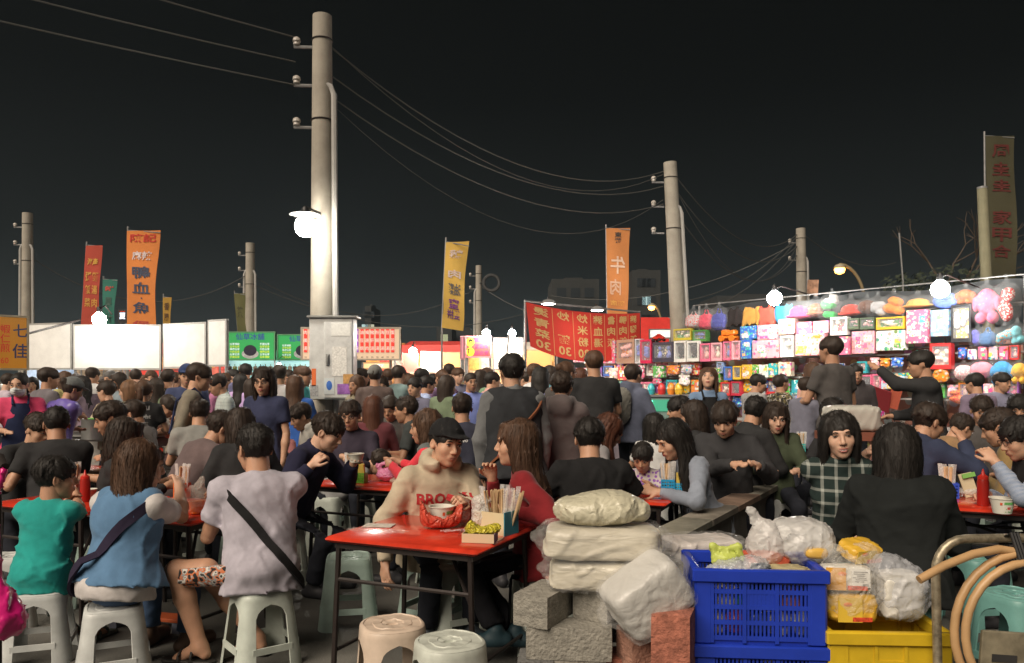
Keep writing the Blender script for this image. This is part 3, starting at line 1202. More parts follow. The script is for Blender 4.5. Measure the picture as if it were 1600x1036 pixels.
    # --- small things worn
    for a in acc:
        nm = a if isinstance(a, str) else a[0]
        b = MB()
        if nm == 'glasses':
            for sg in (-1, 1):
                b.tube([(sg * .033 + .021 * math.cos(t), .099, .010 + .015 * math.sin(t)) for t in np.linspace(0, 2 * math.pi, 15)[:-1]], .0016 if q == 0 else .0026, n=5, closed=True)
                b.tube([(sg * .053, .098, .014), (sg * .079, .04, .012), (sg * .082, -.012, .006)], .0015, n=5)
            b.tube([(-.012, .1, .013), (0, .104, .015), (.012, .1, .013)], .0016, n=5)
            b.v = [tuple(xf(np.array([p]), Mh)[0]) for p in b.v]
            b.build('glasses', M((.015, .014, .014), .3), root, True)
        elif nm == 'cap':
            f = F((-.11, -.13, -.05), (.11, .21, .16), .006 if q < 2 else .012)
            f.ell((0, -.012, .045), (.089, .110, .098), k=0)
            f.plane((0, 0, .040), (0, .16, -1))
            f.ell((0, .085, .062), (.074, .080, .011), Matrix.Rotation(R(2), 3, 'X'), k=.006)
            f.noise(.0016, .05, 4, False)
            v, qd = f.mesh()
            mesh_obj('cap', xf(v, Mh), qd, fab(a[1]), root, True)
        elif nm == 'mask':
            f = F((-.08, .0, -.11), (.08, .14, .01), .006)
            f.ell((0, .035, -.048), (.066, .074, .056), k=0)
            f.ell((0, .10, -.035), (.02, .022, .03), k=.02)
            f.plane((0, .03, 0), (0, -1, 0))
            f.noise(.002, .012, 3, False, aniso=(.1, .1, 1))
            v, qd = f.mesh()
            mesh_obj('face_mask', xf(v, Mh), qd, fab((.62, .66, .66)), root, True)
        elif nm == 'strap':                          # a[1]: +1 from the right shoulder to the left hip, -1 the other way
            pts, ns = [], 40
            pa = np.array(prof)
            for i in range(ns):
                th = 2 * math.pi * i / ns
                t = .47 + .44 * math.cos(th)
                aa, bb = np.interp(t, pa[:, 0], pa[:, 1]), np.interp(t, pa[:, 0], pa[:, 2])
                if t > .86:
                    aa = max(aa, .10 * s)
                if sit and t < .4:
                    aa, bb = max(aa, .180 * s * fat), max(bb, .160 * s * fat)
                cx, sx_ = math.cos(th) * a[1], math.sin(th)
                e = (abs(cx) ** 2.4 + abs(sx_) ** 2.4) ** (-1 / 2.4)
                pts.append(A0 + up * T * t + rt * cx * e * (aa + .014) * (1.14 if over else 1.) + fw * sx_ * e * (bb + .016) * (1.18 if over else 1.))
            wv = a[3] if len(a) > 3 else .020
            vs, fs = [], []
            ctr = sum(pts, Vector()) / ns
            for i in range(ns):
                tg = (pts[(i + 1) % ns] - pts[i - 1]).normalized()
                nr = (pts[i] - (A0 + up * (pts[i] - A0).dot(up))).normalized()
                sd = tg.cross(nr)
                vs += [pts[i] + sd * wv, pts[i] - sd * wv, pts[i] + sd * wv - nr * .014, pts[i] - sd * wv - nr * .014]
            for i in range(ns):
                j = (i + 1) % ns
                fs += [(4 * i, 4 * j, 4 * j + 1, 4 * i + 1), (4 * i, 4 * i + 2, 4 * j + 2, 4 * j), (4 * i + 1, 4 * j + 1, 4 * j + 3, 4 * i + 3), (4 * i + 2, 4 * i + 3, 4 * j + 3, 4 * j + 2)]
            b.add(vs, fs)
            b.build('bag_strap', fab(a[2]), root, True)
        elif nm == 'backpack':
            f = F((-.2, -.5, zp), (.2, .05, zp + .7), .014)
            c = P + up * .28 * s - fw * .19
            f.ell(c, (.15, .10, .21), Rt, k=0, p=3.)
            f.ell(c - fw * .09 - up * .06, (.10, .04, .09), Rt, k=.02)
            f.noise(.005, .07, 8, True)
            v, qd = f.mesh()
            mesh_obj('backpack', v, qd, a[1] if isinstance(a[1], bpy.types.Material) else fab(a[1]), root, True)
        elif nm == 'bib':                            # apron front panel with neck straps
            P2 = []
            for i in range(9):
                t = i / 8
                w = (.17 if t < .45 else .17 - .10 * (t - .45) / .55) * s
                tt = -.12 + 1.02 * t
                pa = np.array(prof)
                bb = np.interp(max(tt, 0), pa[:, 0], pa[:, 2])
                row = []
                for j in range(7):
                    u = (j / 6 - .5) * 2
                    row.append(A0 + up * T * tt + rt * u * w + fw * (bb * (1 - .28 * u * u) + .016))
                P2.append(row)
            b.sheet(P2)
            for sg in (-1, 1):
                b.tube([A0 + up * T * .88 + rt * sg * .07 * s + fw * .115 * s, N + rt * sg * .075 * s + up * .018 * s, A0 + up * T * .80 + rt * sg * .05 * s - fw * .135 * s, A0 + up * T * .3 - rt * sg * .1 * s - fw * .14 * s], .011, n=5)
            b.build('apron', fab(a[1]), root, True)
    root['_hands'] = [list(root_local) for root_local in (Ha[0], Ha[1])]
    return root


def print_on(p, part, txt, x, z, size, col, front=True, tilt=0., sx=1.):
    """lettering laid onto a garment, following its folds"""
    from mathutils.bvhtree import BVHTree
    ob = [c for c in p.children if c.name.split('.')[0] == part][0]
    me = ob.data
    bv = BVHTree.FromPolygons([v.co[:] for v in me.vertices], [tuple(f.vertices) for f in me.polygons])
    o = lettering(txt, size, M(col, .85), ob, (0, 0, 0), rot=(0, 0, 0), bold=size * .03, name='printed_letters')
    m = o.data
    bm = bmesh.new()
    bm.from_mesh(m)
    bmesh.ops.subdivide_edges(bm, edges=[e for e in bm.edges if e.calc_length() > .012], cuts=2)
    bmesh.ops.triangulate(bm, faces=bm.faces[:])
    sg = 1 if front else -1
    for v in bm.verts:
        px, pz = x - sg * v.co.x * sx * 1., z + v.co.y + v.co.x * tilt
        h = bv.ray_cast(Vector((px, sg * 1.2, pz)), Vector((0, -sg, 0)))
        v.co = (px, (h[0].y if h[0] else 0.) + sg * .004, pz)
    bm.to_mesh(m)
    bm.free()


def stool_spot(p):
    return (p.location.x, p.location.y, p['_seat'])


def hand_world(p, k):
    c, sn = math.cos(p.rotation_euler.z), math.sin(p.rotation_euler.z)
    x, y, z = p['_hands'][k]
    return Vector((p.location.x + c * x - sn * y, p.location.y + sn * x + c * y, p.location.z + z))

# ------------------------------------------------------------------ setting: ground, far buildings
def ground_mat():
    m = bpy.data.materials.new('asphalt')
    m.use_nodes = True
    n, l = m.node_tree.nodes, m.node_tree.links
    b = n['Principled BSDF']
    tc = n.new('ShaderNodeTexCoord')

    def noise(sc, det=6):
        t = n.new('ShaderNodeTexNoise')
        t.inputs['Scale'].default_value = sc
        t.inputs['Detail'].default_value = det
        l.new(tc.outputs['Object'], t.inputs['Vector'])
        return t
    big, fine = noise(1.3), noise(120, 3)
    r = n.new('ShaderNodeValToRGB')
    r.color_ramp.elements[0].position = .34
    r.color_ramp.elements[0].color = (.070, .069, .063, 1)
    r.color_ramp.elements[1].position = .66
    r.color_ramp.elements[1].color = (.175, .170, .152, 1)
    l.new(big.outputs['Fac'], r.inputs[0])
    sp = n.new('ShaderNodeMapRange')
    sp.inputs['From Min'].default_value = .62
    sp.inputs['From Max'].default_value = .72
    l.new(fine.outputs['Fac'], sp.inputs['Value'])
    mx = n.new('ShaderNodeMix')
    mx.data_type = 'RGBA'
    mx.inputs['B'].default_value = (.26, .25, .22, 1)
    l.new(r.outputs[0], mx.inputs['A'])
    l.new(sp.outputs[0], mx.inputs['Factor'])
    l.new(mx.outputs['Result'], b.inputs['Base Color'])
    rr = n.new('ShaderNodeMapRange')
    rr.inputs['To Min'].default_value = .45
    rr.inputs['To Max'].default_value = .9
    l.new(big.outputs['Fac'], rr.inputs['Value'])
    l.new(rr.outputs[0], b.inputs['Roughness'])
    bp = n.new('ShaderNodeBump')
    bp.inputs['Strength'].default_value = .55
    bp.inputs['Distance'].default_value = .01
    l.new(fine.outputs['Fac'], bp.inputs['Height'])
    l.new(bp.outputs[0], b.inputs['Normal'])
    return m


tag(mesh_obj('ground', [(-300, -60, 0), (300, -60, 0), (300, 600, 0), (-300, 600, 0)], [(0, 1, 2, 3)], ground_mat()), kind='structure')

CONC = M((.34, .31, .26), .85, bump=.35, bs=18., var=.16, vs=3.)
STEEL = M((.42, .42, .41), .38, metal=.85, bump=.1, bs=14., var=.15, vs=5.)
DARKM = M((.035, .028, .026), .5, metal=.3, bump=.1)
GALV = M((.30, .30, .30), .5, metal=.5, var=.2, vs=9.)
WHITEP = M((.75, .74, .71), .5, var=.06, vs=3.)
BLACKP = M((.015, .015, .016), .45)


def bulb_mat(st, col=(1., .95, .86)):
    return M((1, 1, 1), .3, emit=st, ecol=col)


def far_building(label, px0, px1, ytop, D, lit, seed, floors=9):
    a, b = at(px0, ytop, D), at(px1, ytop, D)
    w, h = b.x - a.x, a.z
    t = thing('building', label, 'building', ((a.x + b.x) / 2, D, 0), 0, 'apartment blocks far behind the market')
    m = MB()
    m.box((0, 7, h / 2), (w, 14, h))
    m.build('wall', M((.032, .034, .034), .9, var=.2, vs=.3), t)
    m = MB()
    m.box((0, 7, h + .4), (w * .4, 5, .8))
    m.build('roof', M((.03, .03, .03), .9), t)
    g = random.Random(seed)
    nx = max(3, int(w / 3.2))
    nz = int(h / 3.2)
    wm = MB()
    wm.box((0, 0, 0), (1.5, .12, 1.5))
    proto = wm.build('window', M((.03, .035, .04), .2), t)
    proto.location = (-w / 2 + 1.6, -.03, h - 2.2)
    for i in range(nx):
        for k in range(min(nz, floors)):
            if i == 0 and k == 0:
                continue
            o = proto.copy()
            link(o, t)
            o.location = (-w / 2 + 1.6 + i * (w - 3.2) / max(1, nx - 1), -.03, h - 2.2 - k * 3.2)
            if g.random() < lit:
                o.material_slots[0].link = 'OBJECT'
                o.material_slots[0].material = M((.3, .4, .4), .5, emit=g.choice((.25, .5, .35)), ecol=g.choice(((.5, .8, .85), (.75, .85, .4), (.9, .75, .45))))


far_building('dim grey apartment block behind the red mirrored banner', 862, 936, 436, 130, .06, 3)
far_building('dim apartment block rising behind the orange beef banner', 988, 1032, 422, 140, .04, 5)
far_building('long dim block behind the toy stall and second pole', 1120, 1262, 462, 150, .05, 8)
far_building('distant office tower with rows of bluish windows behind the yellow banner', 682, 706, 512, 170, .7, 11)
far_building('distant office tower with bluish windows beside the leaning pole', 712, 742, 515, 185, .55, 12)
far_building('slim far tower with a few lit windows above the menu board', 570, 580, 478, 200, .4, 13)


# ------------------------------------------------------------------ utility poles and cables
def insulators(t, x, z, sg=-1, r=.1, yy=0):
    m = MB()
    m.tube([(x, yy, z), (x + sg * .28, yy - .02, z)], .022, n=6)
    m.build('bracket', GALV, t)
    m = MB()
    m.lathe([(.02, 0), (.05, .02), (.045, .05), (.06, .07), (.05, .11), (.02, .13)], (x + sg * .24, yy - .02, z + .01), n=10)
    m.build('insulator', M((.45, .42, .38), .3), t, True)


def pole(label, px, D, ytop, rb, rt_, lean=0., pipes=(1,), ins=((.45), (1.0), (1.6))):
    top = at(px, ytop, D)
    t = thing('utility_pole', label, 'pole', (top.x - lean, D, 0), 0, 'concrete utility poles')
    h = top.z
    m = MB()
    m.tube([(lean * k / 10, 0, h * k / 10) for k in range(11)], [rb + (rt_ - rb) * k / 10 for k in range(11)], n=20)
    m.build('shaft', CONC, t, True)
    for i in ins:
        insulators(t, lean - rt_ * .9, h - i)
    for sg in pipes:
        m = MB()
        x = lambda z: lean * z / h + sg * ((rb + (rt_ - rb) * z / h) + .035)
        zt = h - 1.15
        m.tube([(x(.1), -.05, .05), (x(zt * .5), -.05, zt * .5), (x(zt), -.05, zt), (x(zt) - sg * .05, -.06, zt + .12), (x(zt) - sg * .2, -.09, zt + .18)], .045, n=8)
        m.build('conduit', M((.42, .41, .39), .55, var=.1), t, True)
    for z in (h - .35, h - 1.5):
        m = MB()
        rr = rb + (rt_ - rb) * z / h + .006
        m.tube([(lean * z / h + rr * math.cos(a), rr * math.sin(a), z) for a in np.linspace(0, 2 * math.pi, 17)[:-1]], .012, n=5, closed=True)
        m.build('strap', DARKM, t)
    return t


MP = pole('tall concrete pole with electric box and glaring bare lamp', 503.5, 11.4, 25, .185, .135)
MPX = MP.location.x
pole('leaning concrete pole beside the red banner and toy stall', 1047, 18., 254, .20, .15, -.32)
pole('short concrete pole behind the toy stall carrying many cables', 1251, 27.5, 357, .20, .16, -.10, (1,), (.5, 1.1))
pole('concrete pole behind the white panels with two bent pipes', 43, 25., 333, .19, .15, 0, (-1, 1))
pole('concrete pole rising behind the green drink signs', 391, 29., 380, .20, .16, 0, (-1, 1))
pole('thin grey pole with a round coil beside the yellow banner', 748, 34., 415, .17, .13, 0, (-1,))
_t = thing('utility_pole', 'pale yellowish pole leaning beside the dim tall banner over the toys', 'pole', (gx(1549, 14.), 14., 0), 0, 'concrete utility poles')
_m = MB()
_m.tube([(0, 0, 0), (-.03, 0, 2.), (-.16, 0, at(0, 295, 14.).z)], [.10, .10, .085], n=14)
_m.build('shaft', M((.22, .205, .13), .85, bump=.3, bs=20., var=.1), _t, True)
_m = MB()
_m.lathe([(.085, 0), (.09, .03), (.02, .05)], (-.16, 0, at(0, 295, 14.).z), n=14)
_m.build('cap', GALV, _t, True)

# electric box on the main pole
BX, BY = gx(521, 11.05), 11.05
bx_t = thing('electric_box', 'grey steel electric box with stickers strapped to the tall pole', 'electric box', (BX, BY, 1.22))
m = MB()
m.box((0, 0, .575), (.60, .30, 1.12), bev=.012)
m.build('cabinet', M((.60, .605, .595), .42, metal=.1, bump=.18, bs=6., var=.2, vs=4.), bx_t, True)
m = MB()
m.box((.10, -.157, .56), (.385, .014, 1.04), bev=.005)
dr = m.build('door', M((.64, .645, .635), .36, metal=.1, bump=.2, bs=5., var=.22, vs=5.), bx_t, True)
m = MB()
m.box((-.04, -.170, .56), (.05, .016, .16), bev=.006)
m.tube([(-.04, -.185, .62), (-.04, -.195, .56), (-.04, -.185, .50)], .008, n=6)
m.build('handle', STEEL, dr, True)
m = MB()
m.box((.01, 0, 1.152), (.68, .36, .03), bev=.006)
m.build('lid', STEEL, bx_t, True)
for nm, c, d, mt in (('notice', (.14, -.166, .98), (.26, .003, .18), M((.74, .74, .71), .6, var=.12, vs=30.)), ('notice', (.12, -.1665, .54), (.20, .003, .40), M((.72, .71, .68), .7, var=.25, vs=40.)),
                     ('sticker', (-.02, -.1665, .20), (.14, .003, .22), M((.60, .64, .66), .5)), ('sticker', (.20, -.1665, .16), (.22, .003, .14), M((.30, .12, .42), .5, var=.5, vs=14.)),
                     ('sticker', (.24, -.167, .30), (.14, .003, .13), M((.55, .30, .10), .5, var=.4, vs=18.)), ('sticker', (-.235, -.1515, .32), (.06, .003, .24), M((.75, .16, .04), .6)),
                     ('sticker', (-.23, -.1515, .14), (.11, .003, .15), M((.35, .35, .36), .6, var=.5, vs=45.))):
    m = MB()
    m.box(c, d)
    m.build(nm, mt, bx_t)
m = MB()
m.lathe([(.001, 0), (.05, 0), (.001, .003)], (-.02, -.169, .21), n=16, rot=Matrix.Rotation(R(90), 3, 'X'), sx=.8, sy=1.3)
m.build('emblem', M((.05, .16, .55), .5), bx_t)
m = MB()
m.box((BX - .35 - BX, .0, -.25), (.05, .05, .5))
m.build('post', M((.35, .30, .22), .8), bx_t)


def bare_lamp(label, p, r, st, col=(1., .95, .86), parent_bits=None, shade=True, group='bare lamps glaring over the stalls'):
    """a bare globe bulb on a socket, with what holds it; the bulb is the light"""
    t = thing('market_lamp', label, 'lamp', p, 0, group)
    m = MB()
    m.lathe([(.001, -r), (r * .5, -r * .87), (r * .87, -r * .5), (r, 0), (r * .87, r * .5), (r * .5, r * .87), (r * .3, r * 1.05)], n=14)
    m.build('bulb', bulb_mat(st, col), t, True)
    m = MB()
    m.lathe([(r * .34, r * 1.0), (r * .36, r * 1.7), (r * .2, r * 1.9)], n=10)
    m.build('socket', BLACKP, t, True)
    if shade == 'flat':
        m = MB()
        m.lathe([(r * .34, r * 1.25), (r * 1.5, r * 1.16), (r * 1.5, r * 1.1), (r * .34, r * 1.15)], n=18)
        m.build('shade', M((.03, .03, .03), .6), t, True)
    elif shade:
        m = MB()
        m.lathe([(r * .34, r * 1.5), (r * 1.2, r * 1.25), (r * 2.1, r * .7), (r * 2.1, r * .62), (r * 1.2, r * 1.15), (r * .34, r * 1.4)], n=16)
        m.build('shade', M((.5, .5, .48), .5), t, True)
    if parent_bits:
        m = MB()
        for pts, rr in parent_bits:
            m.tube(pts, rr, n=6)
        m.build('arm', DARKM, t, True)
    return t


lp = at(477, 354, 10.55)
bare_lamp('glaring white bare lamp fixed to the tall pole above the diners', lp, .14, 170., (1., .95, .84),
          [([(0, 0, .19), (0, .0, .26), (.10, .40, .26), (MPX - lp.x - .1, 11.35 - 10.55, .26)], .016)], shade='flat')


def wire(label, a, b, sag, r=.011, n=18):
    a, b = Vector(a), Vector(b)
    pts = [a.lerp(b, k / n) - Vector((0, 0, sag * 4 * (k / n) * (1 - k / n))) for k in range(n + 1)]
    m = MB()
    m.tube(pts, r, n=5)
    tag(m.build('cable', M((.09, .09, .085), .6), None, True), label, 'cable', 'overhead power cables')


_p1 = [Vector((MPX - .38, 11.38, z)) for z in (6.40, 6.05, 5.72)]
_p1r = [Vector((MPX + .14, 11.4, z)) for z in (6.25, 5.85, 5.55)]
_p2 = [at(1036, y, 18.) for y in (268, 291, 319)]
_p2r = [at(1058, y, 18.) for y in (278, 300, 335)]
_p3 = [at(1246, y, 27.5) for y in (366, 384, 398)]
for a_, d_, s_, nm in zip(_p1, ((-19.0, -5.5, 6.9), (-19.6, -6.2, 6.5), (-20.2, -6.5, 5.9)), (.55, .7, .6), ('highest', 'middle', 'lowest')):
    wire('%s cable running from the tall pole out over the white panels' % nm, a_, d_, s_)
for i, (a_, b_, s_) in enumerate(zip(_p1r, _p2, (.85, .75, .75))):
    wire('%s main cable sagging between the tall pole and leaning pole' % ('highest', 'middle', 'lowest')[i], a_, b_, s_)
wire('thin cable looping just under the highest main cable', _p1r[0] + Vector((0, 0, .02)), _p2[0] + Vector((0, 0, -.06)), 1.05, .008)
wire('thin cable looping beneath the lowest main cable', _p1r[2] + Vector((0, 0, -.1)), _p2[2] + Vector((0, 0, .1)), 1.25, .006)
for i, (a_, b_, s_) in enumerate(zip(_p2r, _p3, (.9, 1.0, 1.2))):
    wire('%s cable sagging from leaning pole to the short pole over toys' % ('highest', 'middle', 'lowest')[i], a_, b_, s_, .014)
wire('thin cable sagging deepest between leaning pole and short pole', _p2r[1], _p3[1], 1.6, .010)
wire('cable dropping from the short pole towards the tree', at(1258, 368, 27.5), at(1400, 410, 33), .5, .014)
wire('cable rising from the red awning to the short pole', at(1070, 470, 24), at(1243, 372, 27.3), .4, .012)
wire('second cable rising from the red awning to the short pole', at(1060, 495, 24), at(1243, 378, 27.3), .5, .012)
wire('long cable crossing behind the leaning pole above the red awning', at(860, 462, 30), at(1243, 380, 27.4), .8, .011)
wire('dim cable crossing low between the pipes pole and drink signs pole', at(48, 402, 25), at(388, 428, 29), 1.2, .014)
wire('dim cable from drink signs pole to the coil pole', at(396, 432, 29), at(745, 450, 34), 1.3, .014)
wire('lower dim cable from drink signs pole behind the tall pole', at(396, 445, 29), at(820, 490, 34), 1.0, .014)
wire('cable from the coil pole towards the red mirrored banner', at(752, 448, 34), at(1000, 492, 30), .8, .014)
_m = MB()
_m.tube([(gx(748, 34.) + .55 + .33 * math.cos(a), 33.8, at(0, 443, 34.).z + .33 * math.sin(a)) for a in np.linspace(0, 6.28, 25)[:-1]], .07, n=6, closed=True)
_m.tube([(gx(748, 34.), 33.9, at(0, 443, 34.).z), (gx(748, 34.) + .3, 33.85, at(0, 443, 34.).z)], .03, n=6)
tag(_m.build('cable_coil', M((.05, .05, .05), .6), None, True), 'round coil of cable hung on the thin grey pole', 'cable coil')


# ------------------------------------------------------------------ sodium street lamps
def street_lamp(label, px, py, D, arm, st=9.):
    h = at(px, py, D)
    t = thing('street_lamp', label, 'street lamp', (h.x + arm, D, 0), 0, 'orange street lamps beyond the stalls')
    m = MB()
    pts = [(0, 0, 0), (0, 0, h.z * .72)]
    for k in range(1, 9):
        a = k / 8 * math.pi / 2
        pts.append((-arm * (1 - math.cos(a)), 0, h.z * .72 + (h.z * .30) * math.sin(a)))
    pts.append((-arm * 1.02, 0, h.z * 1.012))
    m.tube(pts, [.09, .075] + [.06] * 9, n=10)
    m.build('post', M((.30, .24, .14), .6, metal=.3), t, True)
    m = MB()
    m.lathe([(.02, .16), (.16, .12), (.22, .02), (.20, 0)], (-arm, 0, h.z - .02), n=14)
    m.build('lamp_shade', M((.35, .30, .2), .5), t, True)
    m = MB()
    m.lathe([(.001, -.24), (.16, -.17), (.20, -.04), (.14, .05)], (-arm, 0, h.z - .03), n=14)
    m.build('bulb', bulb_mat(st, (1., .42, .07)), t, True)


street_lamp('orange street lamp on a curved arm behind the toy stall', 1312, 418, 30., .98)
street_lamp('small orange street lamp between the beef banner and leaning pole', 1018, 478, 44., .6)


# ------------------------------------------------------------------ hanging flags and cloth banners with lettering that follows the cloth
def cloth(t, fn, nu, nv, mat, name='cloth'):
    """thin solid cloth from fn(u, v) -> point; u, v in 0..1"""
    P = [[Vector(fn(i / nu, j / nv)) for j in range(nv + 1)] for i in range(nu + 1)]
    m = MB()
    m.sheet(P)
    m.sheet([[p + Vector((0, .006, 0)) for p in reversed(row)] for row in P])
    m.build(name, mat, t, True)


def cloth_text(t, fn, txt, u, v, w, h, mat, mirror=False, bold=.0, off=-.012):
    """one piece of writing, centre (u, v), cell size w x h in cloth coordinates"""
    o = lettering(txt, 1., mat, None, (0, 0, 0), rot=(0, 0, 0), bold=bold)
    me = o.data
    co = np.zeros(len(me.vertices) * 3)
    me.vertices.foreach_get('co', co)
    co = co.reshape(-1, 3)
    lo, hi = co.min(0), co.max(0)
    out = []
    for c in co:
        a = (c[0] - (lo[0] + hi[0]) / 2) / max(1e-4, hi[0] - lo[0])
        b = (c[1] - (lo[1] + hi[1]) / 2) / max(1e-4, hi[1] - lo[1])
        if mirror:
            a = -a
        p = Vector(fn(u + a * w, v + b * h))
        out += [p.x, p.y + off, p.z]
    me.vertices.foreach_set('co', out)
    me.update()
    o.parent = t
    return o


def flag(label, pxl, pxr, ytop, ybot, D, col, rows, slant=0., narrow=1., wob=.05, tcol=(.03, .03, .05), group='tall advertising flags', pole_to=0., col2=None, polesx=0.):
    """vertical flag hung from a pole along its left edge; rows: (text, v, height, colour, mirror, width, u)"""
    a, b = at(pxl, ytop, D), at(pxr, ybot, D)
    w, h = (pxr - pxl) / FPX * D, a.z - b.z
    t = thing('flag', label, 'flag', (a.x, D, 0), 0, group)

    def fn(u, v):
        ww = w * (narrow + (1 - narrow) * v)
        x = u * ww + slant * (1 - v) + wob * .25 * math.sin(v * 5.2 + 1.) * u
        y = wob * math.sin(v * 6.3 + u * 2.2) * (.25 + u) - .02
        return (x, y, b.z + v * h - wob * .9 * u * math.sin(v * 3. + .6))
    cloth(t, fn, 6, 18, M(col, .85, var=.10, vs=2.2, bump=.1, bs=8.) if col2 is None else M(col, .85, var=.3, vs=1.8))
    m = MB()
    m.tube([(slant * 1.15 + polesx, .02, 0), (slant, .02, b.z), (0, .02, a.z + .1)], .018, n=8)
    m.tube([(0, .02, a.z + .02), (w, .02, a.z - wob * .6)], .010, n=6)
    m.build('flag_pole', GALV, t, True)
    for r in rows:
        txt, v, hh, c = r[:4]
        mir = r[4] if len(r) > 4 else False
        ww = r[5] if len(r) > 5 else .62
        uu = r[6] if len(r) > 6 else .5
        cloth_text(t, fn, txt, uu, v, ww, hh, M(c, .8), mir, bold=.02)
    return t


ORG = (.62, .20, .045)
flag('orange flag with dark duck blood lettering above the white panels', 199, 250, 361, 512, 16.5, ORG,
     [('陳記', .925, .085, (.50, .03, .02), False, .78), ('麻辣', .745, .09, (.60, .50, .50)), ('鴨', .575, .125, (.05, .06, .10)), ('血', .42, .115, (.05, .06, .10)),
      ('·', .315, .02, (.05, .06, .10), False, .05), ('魚', .215, .12, (.05, .06, .10)), ('煲', .03, .10, (.4, .05, .04))], 0., .84, .05)
flag('dull red flag with yellow writing beside the glaring panel lamp', 135, 160, 384, 510, 18., (.42, .060, .035),
     [('海產', .80, .09, (.62, .34, .06)), ('粥', .62, .11, (.60, .30, .06), False, .35, .3), ('麵', .62, .11, (.60, .30, .06), False, .35, .72), ('飯', .46, .11, (.60, .30, .06), False, .35, .3),
      ('湯', .46, .11, (.60, .30, .06), False, .35, .72), ('菜', .30, .11, (.60, .30, .06), False, .35, .3), ('肉', .30, .11, (.60, .30, .06), False, .35, .72)], -.12, 1.1, .03)
flag('dark green flag half hidden behind the dull red flag', 161, 183, 437, 515, 22., (.03, .16, .12), [('鮮', .82, .10, (.5, .08, .06)), ('果', .55, .2, (.05, .10, .08)), ('汁', .25, .2, (.05, .10, .08))], 0., .8, .04)
flag('small mustard flag standing behind the end of white panels', 255, 268, 465, 520, 20., (.42, .24, .04), [('香', .75, .2, (.10, .05, .02)), ('腸', .45, .2, (.10, .05, .02))], 0., .9, .02)
flag('dim olive flag beside the pole behind green drink signs', 366, 383, 459, 530, 24., (.10, .10, .035), [('茶', .6, .25, (.05, .05, .02))], .12, .8, .05)
flag('yellow flag with purple writing blowing above the red menu sign', 697, 733, 379, 512, 15., (.66, .42, .09),
     [('鵝', .86, .10, (.70, .55, .48)), ('肉', .64, .09, (.62, .50, .46), True), ('油雞', .47, .13, (.12, .11, .11), True, .66), ('蜜', .305, .12, (.20, .06, .22), True, .5), ('雙拼', .18, .11, (.18, .06, .22), True, .6)],
     -.08, .86, .11)
flag('orange brown flag with mirrored beef lettering above the red banner', 947, 985, 357, 492, 19.5, (.52, .20, .06),
     [('東', .925, .06, (.04, .04, .04), False, .3), ('港', .86, .06, (.10, .06, .05), False, .3), ('牛', .58, .20, (.66, .46, .34), True, .66), ('肉', .33, .18, (.62, .40, .28), True, .5, .4), ('麵店', .145, .06, (.64, .34, .08), True, .7)], .03, .80, .05)
flag('tall dim olive flag with faded red characters over the toys', 1539, 1586, 213, 446, 15.5, (.055, .050, .024),
     [('周', .90, .085, (.10, .016, .012)), ('圭', .78, .09, (.10, .016, .012)), ('圭', .67, .08, (.10, .016, .012)), ('家', .46, .09, (.10, .016, .012)), ('甲', .345, .09, (.10, .016, .012)), ('合', .235, .085, (.10, .016, .012))],
     .03, .95, .04)
_d = 17.
_t = thing('flag', 'short printed pennant beside the short pole over the toys', 'flag', (gx(1262, _d), _d, 0), 0, 'tall advertising flags')
_zb, _zt = at(0, 462, _d).z, at(0, 437, _d).z
cloth(_t, lambda u, v: (u * .24 - .02 * (1 - v), .03 * math.sin(3 * u), _zb + v * (_zt - _zb)), 4, 6, M((.40, .22, .14), .8, var=.5, vs=9.))
_m = MB()
_m.tube([(0, .02, 0), (0, .02, _zt + .05)], .015, n=6)
_m.build('flag_pole', GALV, _t)

# red mirrored banner
_A, _B = at(822, 472, 16.6), at(1000, 489, 18.2)
_t = thing('cloth_banner', 'long red cloth banner with mirrored yellow dish names and prices', 'banner', (0, 0, 0))


def _bn(u, v):
    top = _A.lerp(_B, u)
    hh = (at(0, 471, 16.6).z - at(0, 540, 16.6).z) + .32 * u * (1 - u) * 2
    return (top.x + .09 * (1 - v) * (1 - u), top.y + .05 * math.sin(u * 11) * (1 - v), top.z - .10 * 4 * u * (1 - u) - (1 - v) * hh)


cloth(_t, _bn, 30, 8, M((.68, .045, .028), .8, var=.08, vs=1.2))
_y = M((.70, .46, .18), .8)
for i, col in enumerate((('燙', '青', '菜', '30'), ('炒', '', '麵', '30'), ('炒', '米', '粉', '30'), ('豬', '血', '湯', ''), ('魯', '肉', '飯', ''), ('鴨', '肉', '飯', ''), ('豬', '腳', '飯', ''))):
    uc = (.115, .30, .465, .605, .725, .835, .935)[i]
    wd = (.125, .105, .095, .085, .075, .07, .062)[i]
    for j, ch in enumerate(col):
        if ch:
            cloth_text(_t, _bn, ch, uc, .86 - j * .235, wd, .18, _y, True, bold=.02)
for u in (.21, .385, .54, .665, .78, .885):
    m = MB()
    m.sheet([[Vector(_bn(u + e, v)) + Vector((0, -.010, 0)) for v in np.linspace(.02, .98, 9)] for e in (-.002, .002)])
    m.build('stripe', _y, _t)
m = MB()
m.tube([_A + Vector((0, .02, .02)), _B + Vector((0, .02, .02))], .02, n=6)
m.tube([(_A.x, _A.y + .05, 0), (_A.x - .02, _A.y + .05, _A.z + .05)], .025, n=6)
m.tube([(_B.x, _B.y + .05, 0), (_B.x, _B.y + .05, _B.z + .05)], .025, n=6)
m.build('banner_frame', GALV, _t, True)
